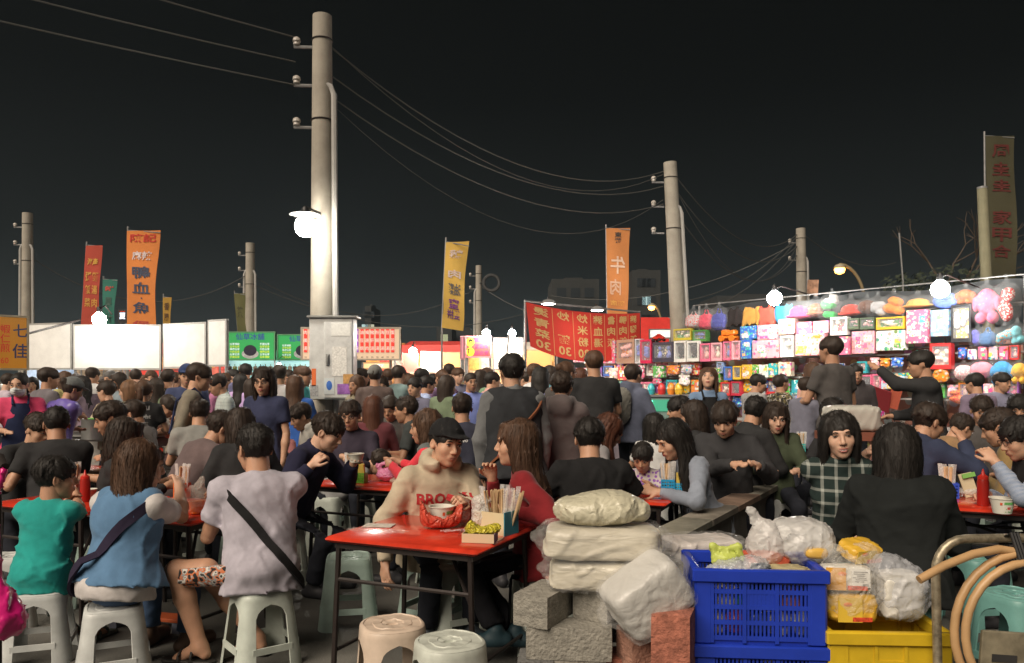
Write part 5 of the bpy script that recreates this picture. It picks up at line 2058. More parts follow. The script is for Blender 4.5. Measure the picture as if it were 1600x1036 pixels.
PK, RD, OR, YL, BL, GR, TQ, WH, PU = (.80, .17, .30), (.62, .035, .035), (.78, .25, .03), (.78, .48, .04), (.05, .16, .58), (.10, .42, .08), (.04, .42, .48), (.80, .79, .76), (.30, .10, .42)
LP = (.86, .42, .48)
BOXES = [
    # left far end, upper row (y 540-575)
    ('pink boxed doll at the far end of the toy shelf', 906, 922, 534, 566, LP, 'print', PK), ('black and white boxed phone toy at the toy shelf far end', 923, 944, 533, 568, WH, 'dark', (.05, .05, .06)),
    ('pink toy card with round buttons beside the boxed phone toy', 945, 958, 534, 568, PK, 'print', LP), ('second pink toy card with buttons beside the boxed figures', 959, 972, 533, 568, PK, 'print', WH),
    ('brown boxed figures beside the pink button cards', 974, 1002, 531, 568, (.45, .28, .20), 'window', OR), ('silver boxed figures beside the red guitar box', 1003, 1012, 530, 568, (.6, .6, .62), 'window', WH),
    ('crimson boxed toy guitar in a white frame', 1011, 1029, 531, 568, (.62, .03, .10), 'window', (.55, .03, .12)), ('dark boxed blue robots beside the toy guitar', 1030, 1063, 535, 566, (.06, .06, .09), 'doll', (.08, .08, .12)),
    ('white boxed black toy car nearer the blue robots', 1064, 1083, 533, 566, WH, 'dark', (.5, .5, .5)), ('white boxed black toy car nearer the pink dolls', 1084, 1103, 533, 565, WH, 'dark', (.5, .5, .5)),
    ('pink boxed doll right of the boxed black cars', 1105, 1121, 537, 565, PK, 'doll', LP), ('pink boxed doll second from the boxed black cars', 1122, 1139, 536, 564, LP, 'doll', PK),
    ('slim pink boxed doll third from the black cars', 1141, 1153, 534, 563, PK, 'doll', LP), ('slim pink boxed doll beside the blue game card', 1154, 1167, 533, 562, LP, 'doll', PK),
    ('tall blue game card with round pieces', 1168, 1184, 531, 561, BL, 'print', TQ), ('wide pink play set box beside the blue game card', 1186, 1228, 532, 560, LP, 'print', PK),
    ('white boxed toy register beside the wide pink set', 1230, 1251, 525, 558, WH, 'window', (.7, .7, .72)), ('large pink play house box behind the dark blurred man', 1253, 1300, 522, 556, LP, 'print', OR),
    ('pink boxed toy set right of the dark blurred man', 1304, 1337, 527, 555, PK, 'print', LP), ('pale pink box with figures beside the green and white box', 1338, 1374, 518, 553, LP, 'print', PK),
    ('wide green and white box with a toy drone picture', 1376, 1422, 517, 548, WH, 'print', GR),
    # second row up (y 505-535)
    ('yellow green boxed truck on the upper toy shelf', 1060, 1088, 514, 532, (.55, .45, .05), 'window', GR), ('green boxed tractor on the upper toy shelf', 1090, 1112, 516, 534, (.08, .25, .06), 'window', YL),
    ('blue square game card above the tall blue card', 1164, 1189, 510, 530, BL, 'print', TQ), ('pale pink box of tea set pieces under the orange cloth', 1191, 1223, 508, 531, LP, 'print', PK),
    ('cream boxed doll house kit under the pink hat', 1224, 1250, 499, 523, (.80, .55, .48), 'print', PK), ('pink boxed kitchen set left of its twin', 1252, 1277, 504, 522, PK, 'print', WH), ('pink boxed kitchen set right of its twin', 1278, 1303, 502, 521, LP, 'print', PK),
    ('boxed skates in blue and pink with white frame', 1305, 1332, 496, 524, WH, 'window', PK), ('green boxed soldiers left of the traffic toys', 1333, 1350, 498, 515, (.12, .16, .10), 'window', GR), ('dark green boxed soldiers beside the yellow trucks', 1351, 1374, 497, 515, (.10, .14, .09), 'window', GR),
    ('yellow green boxed trucks above the wide drone box', 1376, 1421, 496, 515, YL, 'window', GR), ('tall pink packet with white bow print by the upright', 1423, 1457, 485, 537, PK, 'print', WH),
    ('blue framed white card with rocket picture', 1461, 1490, 485, 526, (.25, .45, .70), 'print', WH), ('black card with yellow toy tools', 1493, 1525, 477, 535, (.03, .03, .035), 'window', YL),
    ('red card packed with black and white figures', 1463, 1497, 537, 577, RD, 'window', WH),
    # middle row (y 570-592)
    ('pink packet of beads at the far middle shelf', 908, 926, 575, 598, LP, 'soft', WH), ('pale packet of beads beside the pink bead packet', 960, 974, 575, 596, (.75, .6, .5), 'soft', PK), ('red toy card on the far middle shelf', 976, 990, 573, 594, RD, 'print', YL),
    ('pink flower toy card on the middle shelf', 1000, 1016, 571, 594, PK, 'soft', WH), ('green toy card of blocks on the middle shelf', 1031, 1047, 572, 590, GR, 'print', WH), ('orange packet of sweets toys on the middle shelf', 1050, 1071, 571, 586, OR, 'soft', RD),
    ('silver packet of small cars on the middle shelf', 1073, 1090, 570, 585, (.55, .5, .5), 'soft', BL), ('round green game card behind the denim shirt girl', 1115, 1136, 575, 598, GR, 'print', LP), ('tiny blue phone card beside the round green game', 1131, 1140, 566, 583, (.3, .4, .6), 'window', WH),
    ('blue and red bottle card on the middle shelf', 1142, 1155, 573, 594, BL, 'doll', RD), ('black toy phone with number keys on yellow card', 1156, 1169, 572, 593, YL, 'dark', (.7, .6, .1)), ('yellow block set card on the middle shelf', 1170, 1186, 570, 592, YL, 'print', OR),
    ('green ring toss card beside the yellow block set', 1186, 1196, 570, 591, GR, 'print', YL), ('white card of coloured fish pieces', 1197, 1211, 570, 590, WH, 'print', GR), ('turquoise card of fish pieces beside white card', 1212, 1226, 568, 590, TQ, 'print', YL),
    ('card of red and yellow building bricks', 1227, 1247, 566, 588, (.75, .65, .5), 'print', RD), ('small blue toy card right of the dark blurred man', 1311, 1326, 568, 586, BL, 'print', WH), ('blue card with green toy watch beside the staff arm', 1350, 1365, 565, 583, TQ, 'window', GR),
    ('pink round faced packet above the staff man arm', 1368, 1382, 559, 578, LP, 'soft', WH), ('orange packet beside the round faced packet', 1383, 1399, 560, 575, OR, 'soft', YL), ('blue checked packet beside the staff man head', 1400, 1420, 559, 575, BL, 'soft', WH),
    ('card of coloured beads hung by the upright post', 1440, 1459, 547, 582, (.75, .6, .5), 'soft', GR),
    # lower row (y 590-640)
    ('pink cup toys card on the lower shelf', 1028, 1042, 588, 602, PK, 'soft', TQ), ('white packet of string beads on the lower shelf', 1069, 1086, 586, 603, WH, 'soft', LP), ('red boxed toy under the round green game', 1137, 1152, 597, 618, RD, 'window', (.5, .1, .1)),
    ('crimson boxed toy oven beside the red boxed toy', 1153, 1168, 596, 618, (.5, .03, .06), 'dark', RD), ('blue boxed toy behind the man with sunglasses', 1196, 1206, 594, 606, BL, 'print', YL), ('pink boxed tablet left of the pink cup box', 1356, 1373, 586, 612, PK, 'dark', (.6, .55, .6)),
    ('pink boxed cup toy beside the boxed tablet', 1374, 1387, 585, 610, PK, 'window', LP), ('pale blue boxed make up set under the staff arm', 1387, 1424, 588, 608, (.55, .65, .8), 'print', PK), ('silver packet on the lowest toy shelf', 1350, 1361, 616, 636, (.6, .6, .62), 'soft', BL),
    ('yellow card with red watermelon toy on the lowest shelf', 1361, 1375, 616, 640, YL, 'print', RD), ('magenta card with white letters on the lowest shelf', 1376, 1388, 613, 650, (.70, .06, .35), 'print', WH), ('orange giraffe print packet beside the upright', 1465, 1492, 570, 598, OR, 'soft', YL),
]
for i, (lab, a_, b_, y0_, y1_, c_, k_, c2_) in enumerate(BOXES):
    boxed_toy(lab, a_, b_, y0_, y1_, c_, k_, c2_, seed=i, out=.10 if y1_ < 555 else .16)

# small packets filling the shelves between the larger boxes
_g = random.Random(55)
_cols = (('pink', PK), ('red', RD), ('orange', OR), ('yellow', YL), ('blue', BL), ('green', GR), ('turquoise', TQ), ('white', WH), ('rose', LP), ('violet', PU))
_ord = 'first second third fourth fifth sixth seventh eighth ninth tenth eleventh twelfth thirteenth fourteenth fifteenth sixteenth seventeenth eighteenth nineteenth twentieth'.split()
for row, (x0, x1, ya0, ya1, yb0, yb1, n) in enumerate(((908, 1300, 596, 616, 592, 616, 20), (1306, 1458, 586, 606, 583, 606, 8), (1130, 1350, 614, 636, 613, 640, 12), (1464, 1598, 600, 622, 598, 624, 7), (1500, 1598, 545, 562, 541, 562, 6), (930, 1100, 570, 588, 566, 586, 10), (908, 1060, 616, 640, 616, 642, 8))):
    for k in range(n):
        f0, f1 = k / n, (k + .9) / n
        cn, cc = _cols[_g.randrange(10)]
        a_, b_ = x0 + (x1 - x0) * f0, x0 + (x1 - x0) * f1
        boxed_toy('%s small packet, %s from far end of the %s packet row' % (cn, _ord[k], ('long lower', 'under arm', 'bottom shelf', 'below plush', 'behind plush', 'far middle', 'far bottom')[row]), a_, b_,
                  ya0 + (yb0 - ya0) * f0 + _g.uniform(-2, 2), ya1 + (yb1 - ya1) * f0, cc, _g.choice(('print', 'soft', 'window', 'print', 'doll')), _g.choice(_cols)[1], out=.06, dep=.08, seed=300 + row * 30 + k)


def hung(label, name, px, ytop, ybot, wpx, col, shape, cat='toy', seed=0, c2=None, bag=True):
    """soft goods in a clear bag hung from a rail"""
    w = pxw(px - wpx * .66, px + wpx * .66)
    h = tz(px, ytop) - tz(px, ybot)
    t = toy_at(name, label, cat, px, ybot, .06)
    f = F((-w * .62, -.16, -.02), (w * .62, .16, h * 1.05), max(.014, w / 24))
    if shape == 'hat':
        f.ell((0, 0, h * .42), (w * .36, .11, h * .36), k=0)
        f.ell((0, 0, h * .20), (w * .52, .13, h * .11), k=.03)
    elif shape == 'body':                        # plush seen from behind: trunk, two legs, two arms
        f.ell((0, 0, h * .62), (w * .40, .11, h * .36), k=0)
        for sx in (-1, 1):
            f.ell((sx * w * .22, 0, h * .16), (w * .20, .10, h * .17), k=.03)
            f.ell((sx * w * .42, 0, h * .55), (w * .10, .07, h * .22), k=.03)
    elif shape == 'bag':                         # pleated schoolbag with straps
        f.ell((0, 0, h * .40), (w * .46, .08, h * .38), k=0, p=3.)
        f.ell((0, -.07, h * .28), (w * .34, .04, h * .18), k=.02, p=3.)
        for sx in (-1, 1):
            f.cap((sx * w * .18, 0, h * .74), (sx * w * .06, 0, h * .98), .014, k=.02)
    elif shape == 'shirt':
        f.ell((0, 0, h * .46), (w * .44, .03, h * .46), k=0, p=5.)
        f.noise(.010, .2, seed, True, 4, (1, 1, .3))
    elif shape == 'ball':
        f.ell((0, 0, h * .5), (w * .46, .14, h * .46), k=0)
    elif shape == 'swim':                        # neck ring cushion
        for k in range(14):
            a0 = -2.2 + k * 4.4 / 13 - math.pi / 2 + math.pi
            a1 = a0 + 4.4 / 13
            f.cap((w * .34 * math.cos(a0 + 1.57), 0, h * .5 + h * .32 * math.sin(a0 + 1.57)), (w * .34 * math.cos(a1 + 1.57), 0, h * .5 + h * .32 * math.sin(a1 + 1.57)), w * .14, k=.02)
    else:                                        # lumpy packet
        for k in range(6):
            g = random.Random(seed * 7 + k)
            f.ell((g.uniform(-.25, .25) * w, g.uniform(-.03, .03), h * g.uniform(.2, .8)), (w * .24, .08, h * .18), k=.04)
    if shape != 'shirt':
        f.noise(.006, .12, seed + 2, True, 4)
    v, q = f.mesh()
    mesh_obj({'hat': 'hat', 'bag': 'schoolbag', 'shirt': 'cloth'}.get(shape, 'plush'), v, q, fab(col, bump=.4, bs=60.) if c2 is None else M(col, .7, pat='spots', col2=c2, ps=2.4, bump=.3), t, True)
    if bag:
        packet_film(t, w * 1.05, .26, h, seed)
    return t


HUNG = [('printed white schoolbag first on the top rail', 'schoolbag', 1087, 486, 514, 20, (.50, .46, .48), 'bag', RD), ('crimson schoolbag second on the top rail', 'schoolbag', 1107, 484, 516, 18, (.60, .05, .10), 'bag', None), ('dark blue schoolbag third on the top rail', 'schoolbag', 1127, 482, 517, 19, (.05, .06, .32), 'bag', None),
        ('black shirt hanging beside the blue schoolbag', 'hanging_shirt', 1152, 480, 510, 24, (.03, .025, .025), 'shirt', None), ('mustard shirt hanging in the top row', 'hanging_shirt', 1176, 479, 509, 24, (.50, .26, .06), 'shirt', None), ('coral red shirt hanging in the top row', 'hanging_shirt', 1201, 477, 507, 25, (.66, .10, .07), 'shirt', None),
        ('blue shirt hanging beside the glaring lamp', 'hanging_shirt', 1227, 474, 505, 24, (.05, .26, .48), 'shirt', None), ('big magenta hat in a clear bag', 'bagged_hat', 1252, 471, 500, 30, (.62, .04, .20), 'hat', None), ('brown hat in a clear bag with turquoise cloth', 'bagged_hat', 1278, 468, 496, 22, (.28, .10, .05), 'hat', None),
        ('green frog plush in a clear bag', 'bagged_plush', 1300, 468, 500, 22, (.05, .38, .10), 'lump', None), ('white cloth bag beside the red hat', 'bagged_plush', 1303, 460, 486, 18, (.62, .62, .62), 'lump', None), ('red hat with yellow brim in a gathered clear bag', 'bagged_hat', 1333, 470, 495, 32, (.62, .05, .03), 'hat', None),
        ('dark brown ball plush in a clear bag', 'bagged_plush', 1358, 468, 492, 22, (.12, .05, .03), 'ball', None), ('grey plush in a gathered clear bag', 'bagged_plush', 1375, 466, 497, 22, (.42, .42, .44), 'lump', None), ('orange bear plush in a clear bag', 'bagged_plush', 1400, 462, 497, 26, (.70, .22, .04), 'lump', None),
        ('wide yellow hat in a clear bag', 'bagged_hat', 1437, 462, 482, 36, (.66, .34, .08), 'hat', None), ('blue neck cushion beside the most glaring lamp', 'neck_cushion', 1481, 460, 480, 32, (.12, .20, .62), 'swim', None), ('orange brown plush body hung high', 'hung_plush', 1512, 452, 476, 24, (.42, .11, .03), 'body', None),
        ('large pink plush body in a clear bag', 'bagged_plush', 1545, 450, 506, 32, (.74, .13, .24), 'body', None), ('red plush packet with white specks at the rail end', 'bagged_plush', 1575, 446, 505, 28, (.66, .05, .05), 'lump', WH),
        ('small blue plush under the large pink plush', 'bagged_plush', 1531, 514, 545, 14, (.10, .10, .50), 'lump', None), ('dark blue pleated bag under the large pink plush', 'schoolbag', 1547, 512, 543, 22, (.05, .12, .26), 'bag', None), ('turquoise plush with orange mouth in a clear bag', 'bagged_plush', 1573, 512, 543, 24, (.10, .42, .50), 'lump', OR), ('pale turquoise plush beside the orange mouth plush', 'bagged_plush', 1593, 508, 540, 18, (.16, .48, .55), 'lump', None),
        ('pink and white ball plush with blue band', 'ball_plush', 1509, 569, 596, 24, (.76, .38, .42), 'ball', WH), ('pink ball plush in a clear bag', 'ball_plush', 1537, 564, 592, 30, (.80, .26, .34), 'ball', None), ('bright blue plush body on the lower rail', 'bagged_plush', 1569, 563, 602, 28, (.03, .30, .66), 'body', None), ('yellow plush at the lower rail end', 'bagged_plush', 1596, 566, 600, 20, (.76, .42, .04), 'body', None),
        ('crumpled red toy packet by the seated men', 'toy_packet', 1500, 608, 632, 26, (.62, .07, .04), 'lump', OR), ('pink star shaped packet by the seated men', 'toy_packet', 1516, 617, 634, 16, (.70, .24, .24), 'lump', None)]
for i, (lab, nm, px, y0_, y1_, w_, c_, sh, c2_) in enumerate(HUNG):
    hung(lab, nm, px, y0_, y1_, w_, c_, sh, seed=i + 3, c2=c2_, bag=sh != 'shirt')
# orange toy truck, little guns and toy cars on the shelf
_t = toy_at('toy_truck', 'orange toy dump truck on the upper shelf', 'toy', 1146, 534, .14)
m = MB()
m.box((-.07, 0, .17), (.15, .13, .12), bev=.02)
m.box((.08, 0, .16), (.20, .15, .10), (0, R(-8), 0), bev=.02)
m.box((0, 0, .085), (.34, .12, .04))
m.build('body', M((.80, .22, .02), .3, coat=.4), _t, True)
for x in (-.12, .12):
    for y in (-.075, .075):
        m = MB()
        m.lathe([(.03, -.02), (.06, -.02), (.06, .02), (.03, .02)], (x, y, .06), n=14, rot=Matrix.Rotation(R(90), 3, 'X'))
        m.build('wheel', M((.75, .20, .02), .4), _t, True)
_t = toy_at('toy_car', 'small red boxed toy car on the upper shelf', 'toy', 1036, 534, .14)
m = MB()
m.box((0, 0, .07), (.30, .14, .09), bev=.03)
m.box((.01, 0, .13), (.16, .12, .06), bev=.025, taper=.75)
m.build('body', M((.55, .03, .02), .25, coat=.6), _t, True)
for x in (-.09, .09):
    for y in (-.07, .07):
        m = MB()
        m.lathe([(.015, -.015), (.035, -.015), (.035, .015), (.015, .015)], (x, y, .035), n=12, rot=Matrix.Rotation(R(90), 3, 'X'))
        m.build('wheel', BLACKP, _t, True)
# row of glossy balls
for k, (px, c_) in enumerate(((1027, TQ), (1043, RD), (1058, OR), (1070, YL))):
    _t = toy_at('toy_capsule', '%s glossy toy capsule on the lower shelf' % ('turquoise', 'red', 'orange', 'yellow')[k], 'toy', px, 619, .18)
    m = MB()
    r = .085
    m.lathe([(.001, 0), (r * .7, .02), (r, .10), (r, .16), (r * .8, .23), (r * .4, .27), (.001, .28)], n=18)
    m.build('shell', M(c_, .15, coat=.6), _t, True)
    m = MB()
    m.lathe([(r * 1.01, .125), (r * 1.04, .13), (r * 1.04, .14), (r * 1.01, .145)], n=18)
    m.build('seam_ring', M(tuple(x * .6 for x in c_), .2), _t, True)
# green and pink lit game counters in front of the stall
for lab, px, py, D, c_ in (('game counter glowing green under the toy capsules', 1043, 620, 12.6, (.03, .9, .40)), ('game counter with pink glowing numbers behind the black shirt man', 968, 632, 12., (.95, .05, .35))):
    p = at(px, py, D)
    _t = thing('game_counter', lab, 'counter', (p.x, D, 0), 0)
    m = MB()
    m.box((0, 0, p.z / 2), (.8, .5, p.z), bev=.02)
    m.build('cabinet', M((.22, .32, .30) if 'green' in lab else (.3, .26, .30), .3, var=.2), _t, True)
    m = MB()
    m.box((0, -.255, p.z - .13), (.7, .012, .18))
    m.build('glass_front', M((.1, .3, .25), .15, emit=.25, ecol=c_), _t)
    m = MB()
    if 'green' in lab:
        m.tube([(-.30, -.27, p.z - .05), (-.30, -.27, p.z - .17)], .015, n=6)
    else:
        m.tube([(-.30, -.27, p.z - .18), (-.30, -.27, p.z - .08), (.0, -.27, p.z - .08), (.0, -.27, p.z - .18)], .010, n=6)
    m.build('lamp_tube', bulb_mat(6., c_), _t)
    m = MB()
    m.box((0, 0, p.z + .015), (.84, .54, .028))
    m.build('top', M((.2, .2, .22), .3), _t)
# book laid open towards the crowd
_t = toy_at('folded_board', 'dark red folded board leaning in front of the staff man', 'board', 1405, 640, .55)
m = MB()
m.box((0, 0, .17), (.30, .012, .36), (R(18), R(18), 0))
m.build('cover', M((.20, .015, .02), .5), _t)
m = MB()
m.box((.20, .03, .19), (.16, .010, .34), (R(18), R(14), R(25)))
m.build('inner_page', M((.42, .09, .05), .5), _t)

# ------------------------------------------------------------------ plastic stools, red tables
def stool_mesh(pw, half=.135, base=.185, H=.42):
    b = MB()

    def sec(z):
        k = 1 - z / H
        return half + (base - half) * k

    def pt(th, z, off=0.):
        r = (sec(z) - off) / (abs(math.cos(th)) ** pw + abs(math.sin(th)) ** pw) ** (1 / pw)
        return Vector((r * math.cos(th), r * math.sin(th), z))
    zs = [0, .05, .10, .15, .20, .25, .29, .32, .335, .348, .36, .385, .405, .414]
    for c in range(4):
        tc = math.pi / 4 + c * math.pi / 2
        for side in (0, 1):
            P = []
            for z in zs:
                k = min(1, max(0, (z - .285) / .07))
                w = R(15.5) + R(2.5) * (1 - z / .36 if z < .36 else 0) + (R(45) - R(15.5)) * (1 - math.sqrt(max(0, 1 - k * k)) if k < 1 else 1)
                P.append([pt(tc + u * w, z, .006 * side + (.004 if z > .41 else 0)) for u in np.linspace(-1, 1, 9)])
            if side:
                P = [list(reversed(r)) for r in P]
            b.sheet(P)
            if not side:
                first = P
            else:
                for e in (0, -1):                     # leg edges and feet
                    f_, s_ = [r[e] for r in first], [r[-1 if e == 0 else 0] for r in P]
                    b.sheet([[x, y] if e == 0 else [y, x] for x, y in zip(f_, s_)])
                b.sheet([list(first[0]), list(reversed(P[0]))])
    for c in range(4):                               # rungs
        t0, t1 = math.pi / 4 + c * math.pi / 2 + R(15), math.pi / 4 + (c + 1) * math.pi / 2 - R(15)
        a, d = pt(t0, .115, .004), pt(t1, .115, .004)
        mid = (a + d) / 2
        rz = math.atan2((d - a).y, (d - a).x)
        b.box((mid.x, mid.y, .115), ((d - a).length + .02, .012, .036), (0, 0, rz))
    # seat: rings with raised ribs and a slot
    rings = [(1., .414), (.96, .420), (.90, .421), (.88, .417), (.62, .417), (.60, .421), (.36, .421), (.34, .416), (.20, .415), (.18, .405), (.001, .405)]
    n = 48
    vs, fs = [], []
    for k, z in rings:
        for i in range(n):
            th = 2 * math.pi * i / n
            p = pt(th, H, .002) * 1.0
            zz = z + (.0035 if .3 < k < .95 and (i % 8) < 3 else 0)
            vs.append((p.x * k, p.y * k * (.6 if k < .25 else 1), zz))
    for r in range(len(rings) - 1):
        for i in range(n):
            j = (i + 1) % n
            fs.append((r * n + i, r * n + j, (r + 1) * n + j, (r + 1) * n + i))
    b.add(vs, fs)
    return b


_sb = stool_mesh(4.5)
_so = _sb.build('plastic_stool', M((.42, .47, .42), .38), None, True)
_rb = stool_mesh(2.5, .145, .175)
_ro = _rb.build('plastic_stool', M((.50, .40, .30), .38), None, True)
_SM, _RM = _so.data, _ro.data
bpy.data.objects.remove(_so)
bpy.data.objects.remove(_ro)
STOOLC = {'green': M((.38, .50, .45), .40, bump=.08, bs=30., var=.16, vs=7.), 'pale': M((.55, .57, .56), .40, bump=.08, bs=30., var=.16, vs=7.), 'sage': M((.53, .58, .52), .40, bump=.08, bs=30., var=.16, vs=7.),
          'beige': M((.62, .50, .40), .40, bump=.08, bs=30., var=.14, vs=7.), 'grey': M((.54, .57, .51), .38, bump=.08, bs=30., var=.18, vs=7.), 'teal': M((.16, .36, .33), .4, var=.15)}


def stool(label, x, y, h=.42, rz=0., col='sage', rnd=False):
    o = bpy.data.objects.new('plastic_stool', _RM if rnd else _SM)
    link(o)
    o.material_slots[0].link = 'OBJECT'
    o.material_slots[0].material = STOOLC[col]
    o.location = (x, y, 0.001)
    o.rotation_euler = (0, 0, rz)
    o.scale = (1, 1, h / .42)
    return tag(o, label, 'stool', 'plastic stools among the tables')


TZ = .72
UD = Vector((-.913, .408, 0)).normalized()
VD = Vector((.408, .913, 0)).normalized()
UROT = math.atan2(-UD.y, -UD.x)                      # local +x runs along -UD


def red_top_mat():
    return M((.66, .046, .020), .24, var=.26, vs=7., bump=.18, bs=9., spec=.6, coat=.5)


def table(label, corner, lu, lv, top=None):
    """red folding table: corner is the nearest right corner; lu runs left-back, lv right-back"""
    c = Vector(corner) + UD * lu / 2 + VD * lv / 2
    t = thing('folding_table', label, 'table', (c.x, c.y, 0), UROT, 'red folding tables')
    m = MB()
    m.box((0, 0, TZ - .014), (lu, lv, .028), bev=.012)
    m.build('tabletop', top or red_top_mat(), t, True)
    m = MB()
    m.box((0, 0, TZ - .045), (lu - .08, lv - .08, .032))
    m.build('apron_frame', DARKM, t)
    for sx in (-1, 1):
        for sy in (-1, 1):
            m = MB()
            m.tube([(sx * (lu / 2 - .06), sy * (lv / 2 - .05), TZ - .03), (sx * (lu / 2 - .035), sy * (lv / 2 - .035), 0)], .0145, n=8)
            m.build('leg', M((.030, .022, .020), .45, metal=.3, var=.3, vs=12.), t, True)
        m = MB()
        m.tube([(sx * (lu / 2 - .05), -lv / 2 + .05, .14), (sx * (lu / 2 - .05), lv / 2 - .05, .14)], .010, n=6)
        m.build('rail', DARKM, t, True)
    for sy in (-1, 1):
        m = MB()
        m.tube([(-lu / 2 + .055, sy * (lv / 2 - .045), .50), (lu / 2 - .055, sy * (lv / 2 - .045), .50)], .011, n=6)
        m.build('rail', DARKM, t, True)
    m = MB()
    m.tube([(-lu / 2 + .3, lv / 2 - .06, TZ - .04), (lu / 2 - .06, -lv / 2 + .06, .44)], .010, n=6)
    m.build('brace', DARKM, t, True)
    return t


def onT(px, py, z=TZ):
    D = (CAM_H - z) * FPX / (py - HY)
    return Vector((gx(px, D), D, z))


T1 = table('red table in front of the couple with the capped man', onT(745, 862), .87, .74)
T2 = table('red table at which the woman in denim waistcoat sits', onT(296, 816), .86, .70)
table('red table in front of the boy at the picture edge', onT(296, 816) + UD * .88, .86, .70)
T3 = table('red table behind the lavender shirt man with green boxes', onT(640, 766), .95, .70)
table('red table where the child sleeps on the tabletop', onT(655, 722), .95, .65)
T4 = table('red table of the mother and toddler', onT(1040, 787), .87, .62)
table('small red table before the girl with bangs', onT(1205, 736), .8, .6)
T5 = table('dark red table with paper bowls and sauce bottle', onT(1700, 806), 1.32, .80)
table('red table of the men in black behind the boy', onT(150, 748), 1.1, .7)
table('red table of the bending diners behind the denim waistcoat', onT(283, 704), 1.0, .6)
table('red table among the seated men beside the toys', onT(1520, 676), 1.1, .7)


# ------------------------------------------------------------------ things on the tables
def lump(name, label, cat, p, parts, mat, res=.010, nz=(.006, .08), seed=1, rz=0., group=None, child='film'):
    """soft bag or bundle from distance-field pieces ('e', centre, radii, p) or ('c', a, b, ra, rb)"""
    pts = []
    for q in parts:
        if q[0] == 'e':
            pts += [Vector(q[1]) - Vector(q[2]), Vector(q[1]) + Vector(q[2])]
        else:
            r = max(q[3], q[4])
            pts += [Vector(q[1]) - Vector((r, r, r)), Vector(q[2]) + Vector((r, r, r)), Vector(q[2]) - Vector((r, r, r)), Vector(q[1]) + Vector((r, r, r))]
    lo, hi = bounds(pts, .03)
    f = F(lo, hi, res)
    for q in parts:
        if q[0] == 'e':
            rot = Euler(q[4]).to_matrix() if len(q) > 4 else None
            f.ell(q[1], q[2], rot, k=.03, p=q[3] if len(q) > 3 else 2.)
        else:
            f.cap(q[1], q[2], q[3], q[4], k=q[5] if len(q) > 5 else .015)
    if nz:
        f.noise(nz[0], nz[1], seed, True, 5)
        f.noise(nz[0] * .45, nz[1] * .4, seed + 4, True, 5)
    v, q = f.mesh()
    v[:, 2] = np.maximum(v[:, 2], 0.)
    o = mesh_obj(name, v, q, mat, None, True)
    o.location = p
    o.rotation_euler = (0, 0, rz)
    return tag(o, label, cat, group)


def chopsticks(label, p, rz=0., h=.20, r=.035, n=16, seed=0, film_top=True, group='bundles of wrapped chopsticks'):
    t = thing('chopstick_bundle', label, 'chopsticks', p, rz, group)
    g = random.Random(seed)
    m = MB()
    m.box((0, 0, h / 2), (.010, .006, h), taper=.9)
    first = m.build('chopstick', M((.66, .46, .26), .6, var=.15, vs=30.), t)
    for k in range(n):
        o = first if k == 0 else first.copy()
        if k:
            link(o, t)
        a, rr = g.uniform(0, 6.28), r * math.sqrt(g.random())
        o.location = (rr * math.cos(a), rr * math.sin(a) * .7, .004)
        o.rotation_euler = (-rr * math.sin(a) * 3.2 + g.uniform(-.05, .05), rr * math.cos(a) * 4.0 + g.uniform(-.05, .05), g.uniform(0, 3))
    if film_top:
        for k in range(7):
            m = MB()
            a, rr = g.uniform(0, 6.28), r * .9
            c = Vector((rr * math.cos(a), rr * math.sin(a) * .7, h * .58))
            m.sheet([[c + Vector((x * .013, .004 * math.sin(9 * z + k), (z - .5) * h * .95)) + Vector((c.x, c.y, 0)) * (z * .5) for z in np.linspace(0, 1.05, 6)] for x in (-1, 0, 1)])
            m.build('wrapper', film((.85, .84, .82), .5, .25, .8, 60.), t, True)
    return t


def basket(label, p, rz, col, w=.085, d=.07, h=.10, holes=True):
    """perforated plastic holder, open at the top"""
    t = thing('chopstick_holder', label, 'holder', p, rz, 'plastic holders on the tables')
    mt = M(col, .35, var=.08)
    for sy, sx, ww, dd in ((-1, 0, w, .004), (1, 0, w, .004), (0, -1, .004, d), (0, 1, .004, d)):
        m = MB()
        c = (sx * (w / 2 - .002), sy * (d / 2 - .002), h / 2)
        if holes and sy == -1:
            k = 5
            for i in range(k + 1):
                m.box((-w / 2 + w * i / k, c[1], h * .5), (w * .08, dd, h))
            for j in range(5):
                m.box((0, c[1] + .0006, h * (.06 + .22 * j)), (w, dd, h * (.10 if j not in (0, 4) else .14)))
        else:
            m.box(c, (ww - (.008 if sx else 0), dd - (.008 if sx else 0) if sx else dd, h) if not sx else (.004, d - .008, h))
        m.build('side', mt, t)
    m = MB()
    m.box((0, 0, .003), (w - .01, d - .01, .005))
    m.build('bottom', mt, t)
    return t


def holder_set(who, px, py, rz, col, ccol=None, notes=None, seed=0, w=.085):
    p = onT(px, py) + Vector((0, 0, .003))
    basket('%s chopstick holder %s' % (col[0], who), p, rz, col[1], w=w)
    chopsticks('wrapped chopsticks in %s holder %s' % (col[0], who), p + Vector((0, 0, .006)), rz, seed=seed)
    if notes:
        q = p + Matrix.Rotation(rz, 3, 'Z') @ Vector((w / 2 + .045, .01, 0))
        basket('%s paper box %s' % (notes[0], who), q, rz, notes[1], w=.075, d=.06, h=.075)
        m = MB()
        m.box((0, 0, .075), (.055, .018, .13), (R(8), 0, 0))
        o = m.build('order_slips', M((.72, .52, .10), .7, var=.1), None)
        o.location = q + Vector((0, 0, .006))
        o.rotation_euler = (0, 0, rz)
        tag(o, 'yellow order slips in the %s box %s' % (notes[0], who), 'paper')


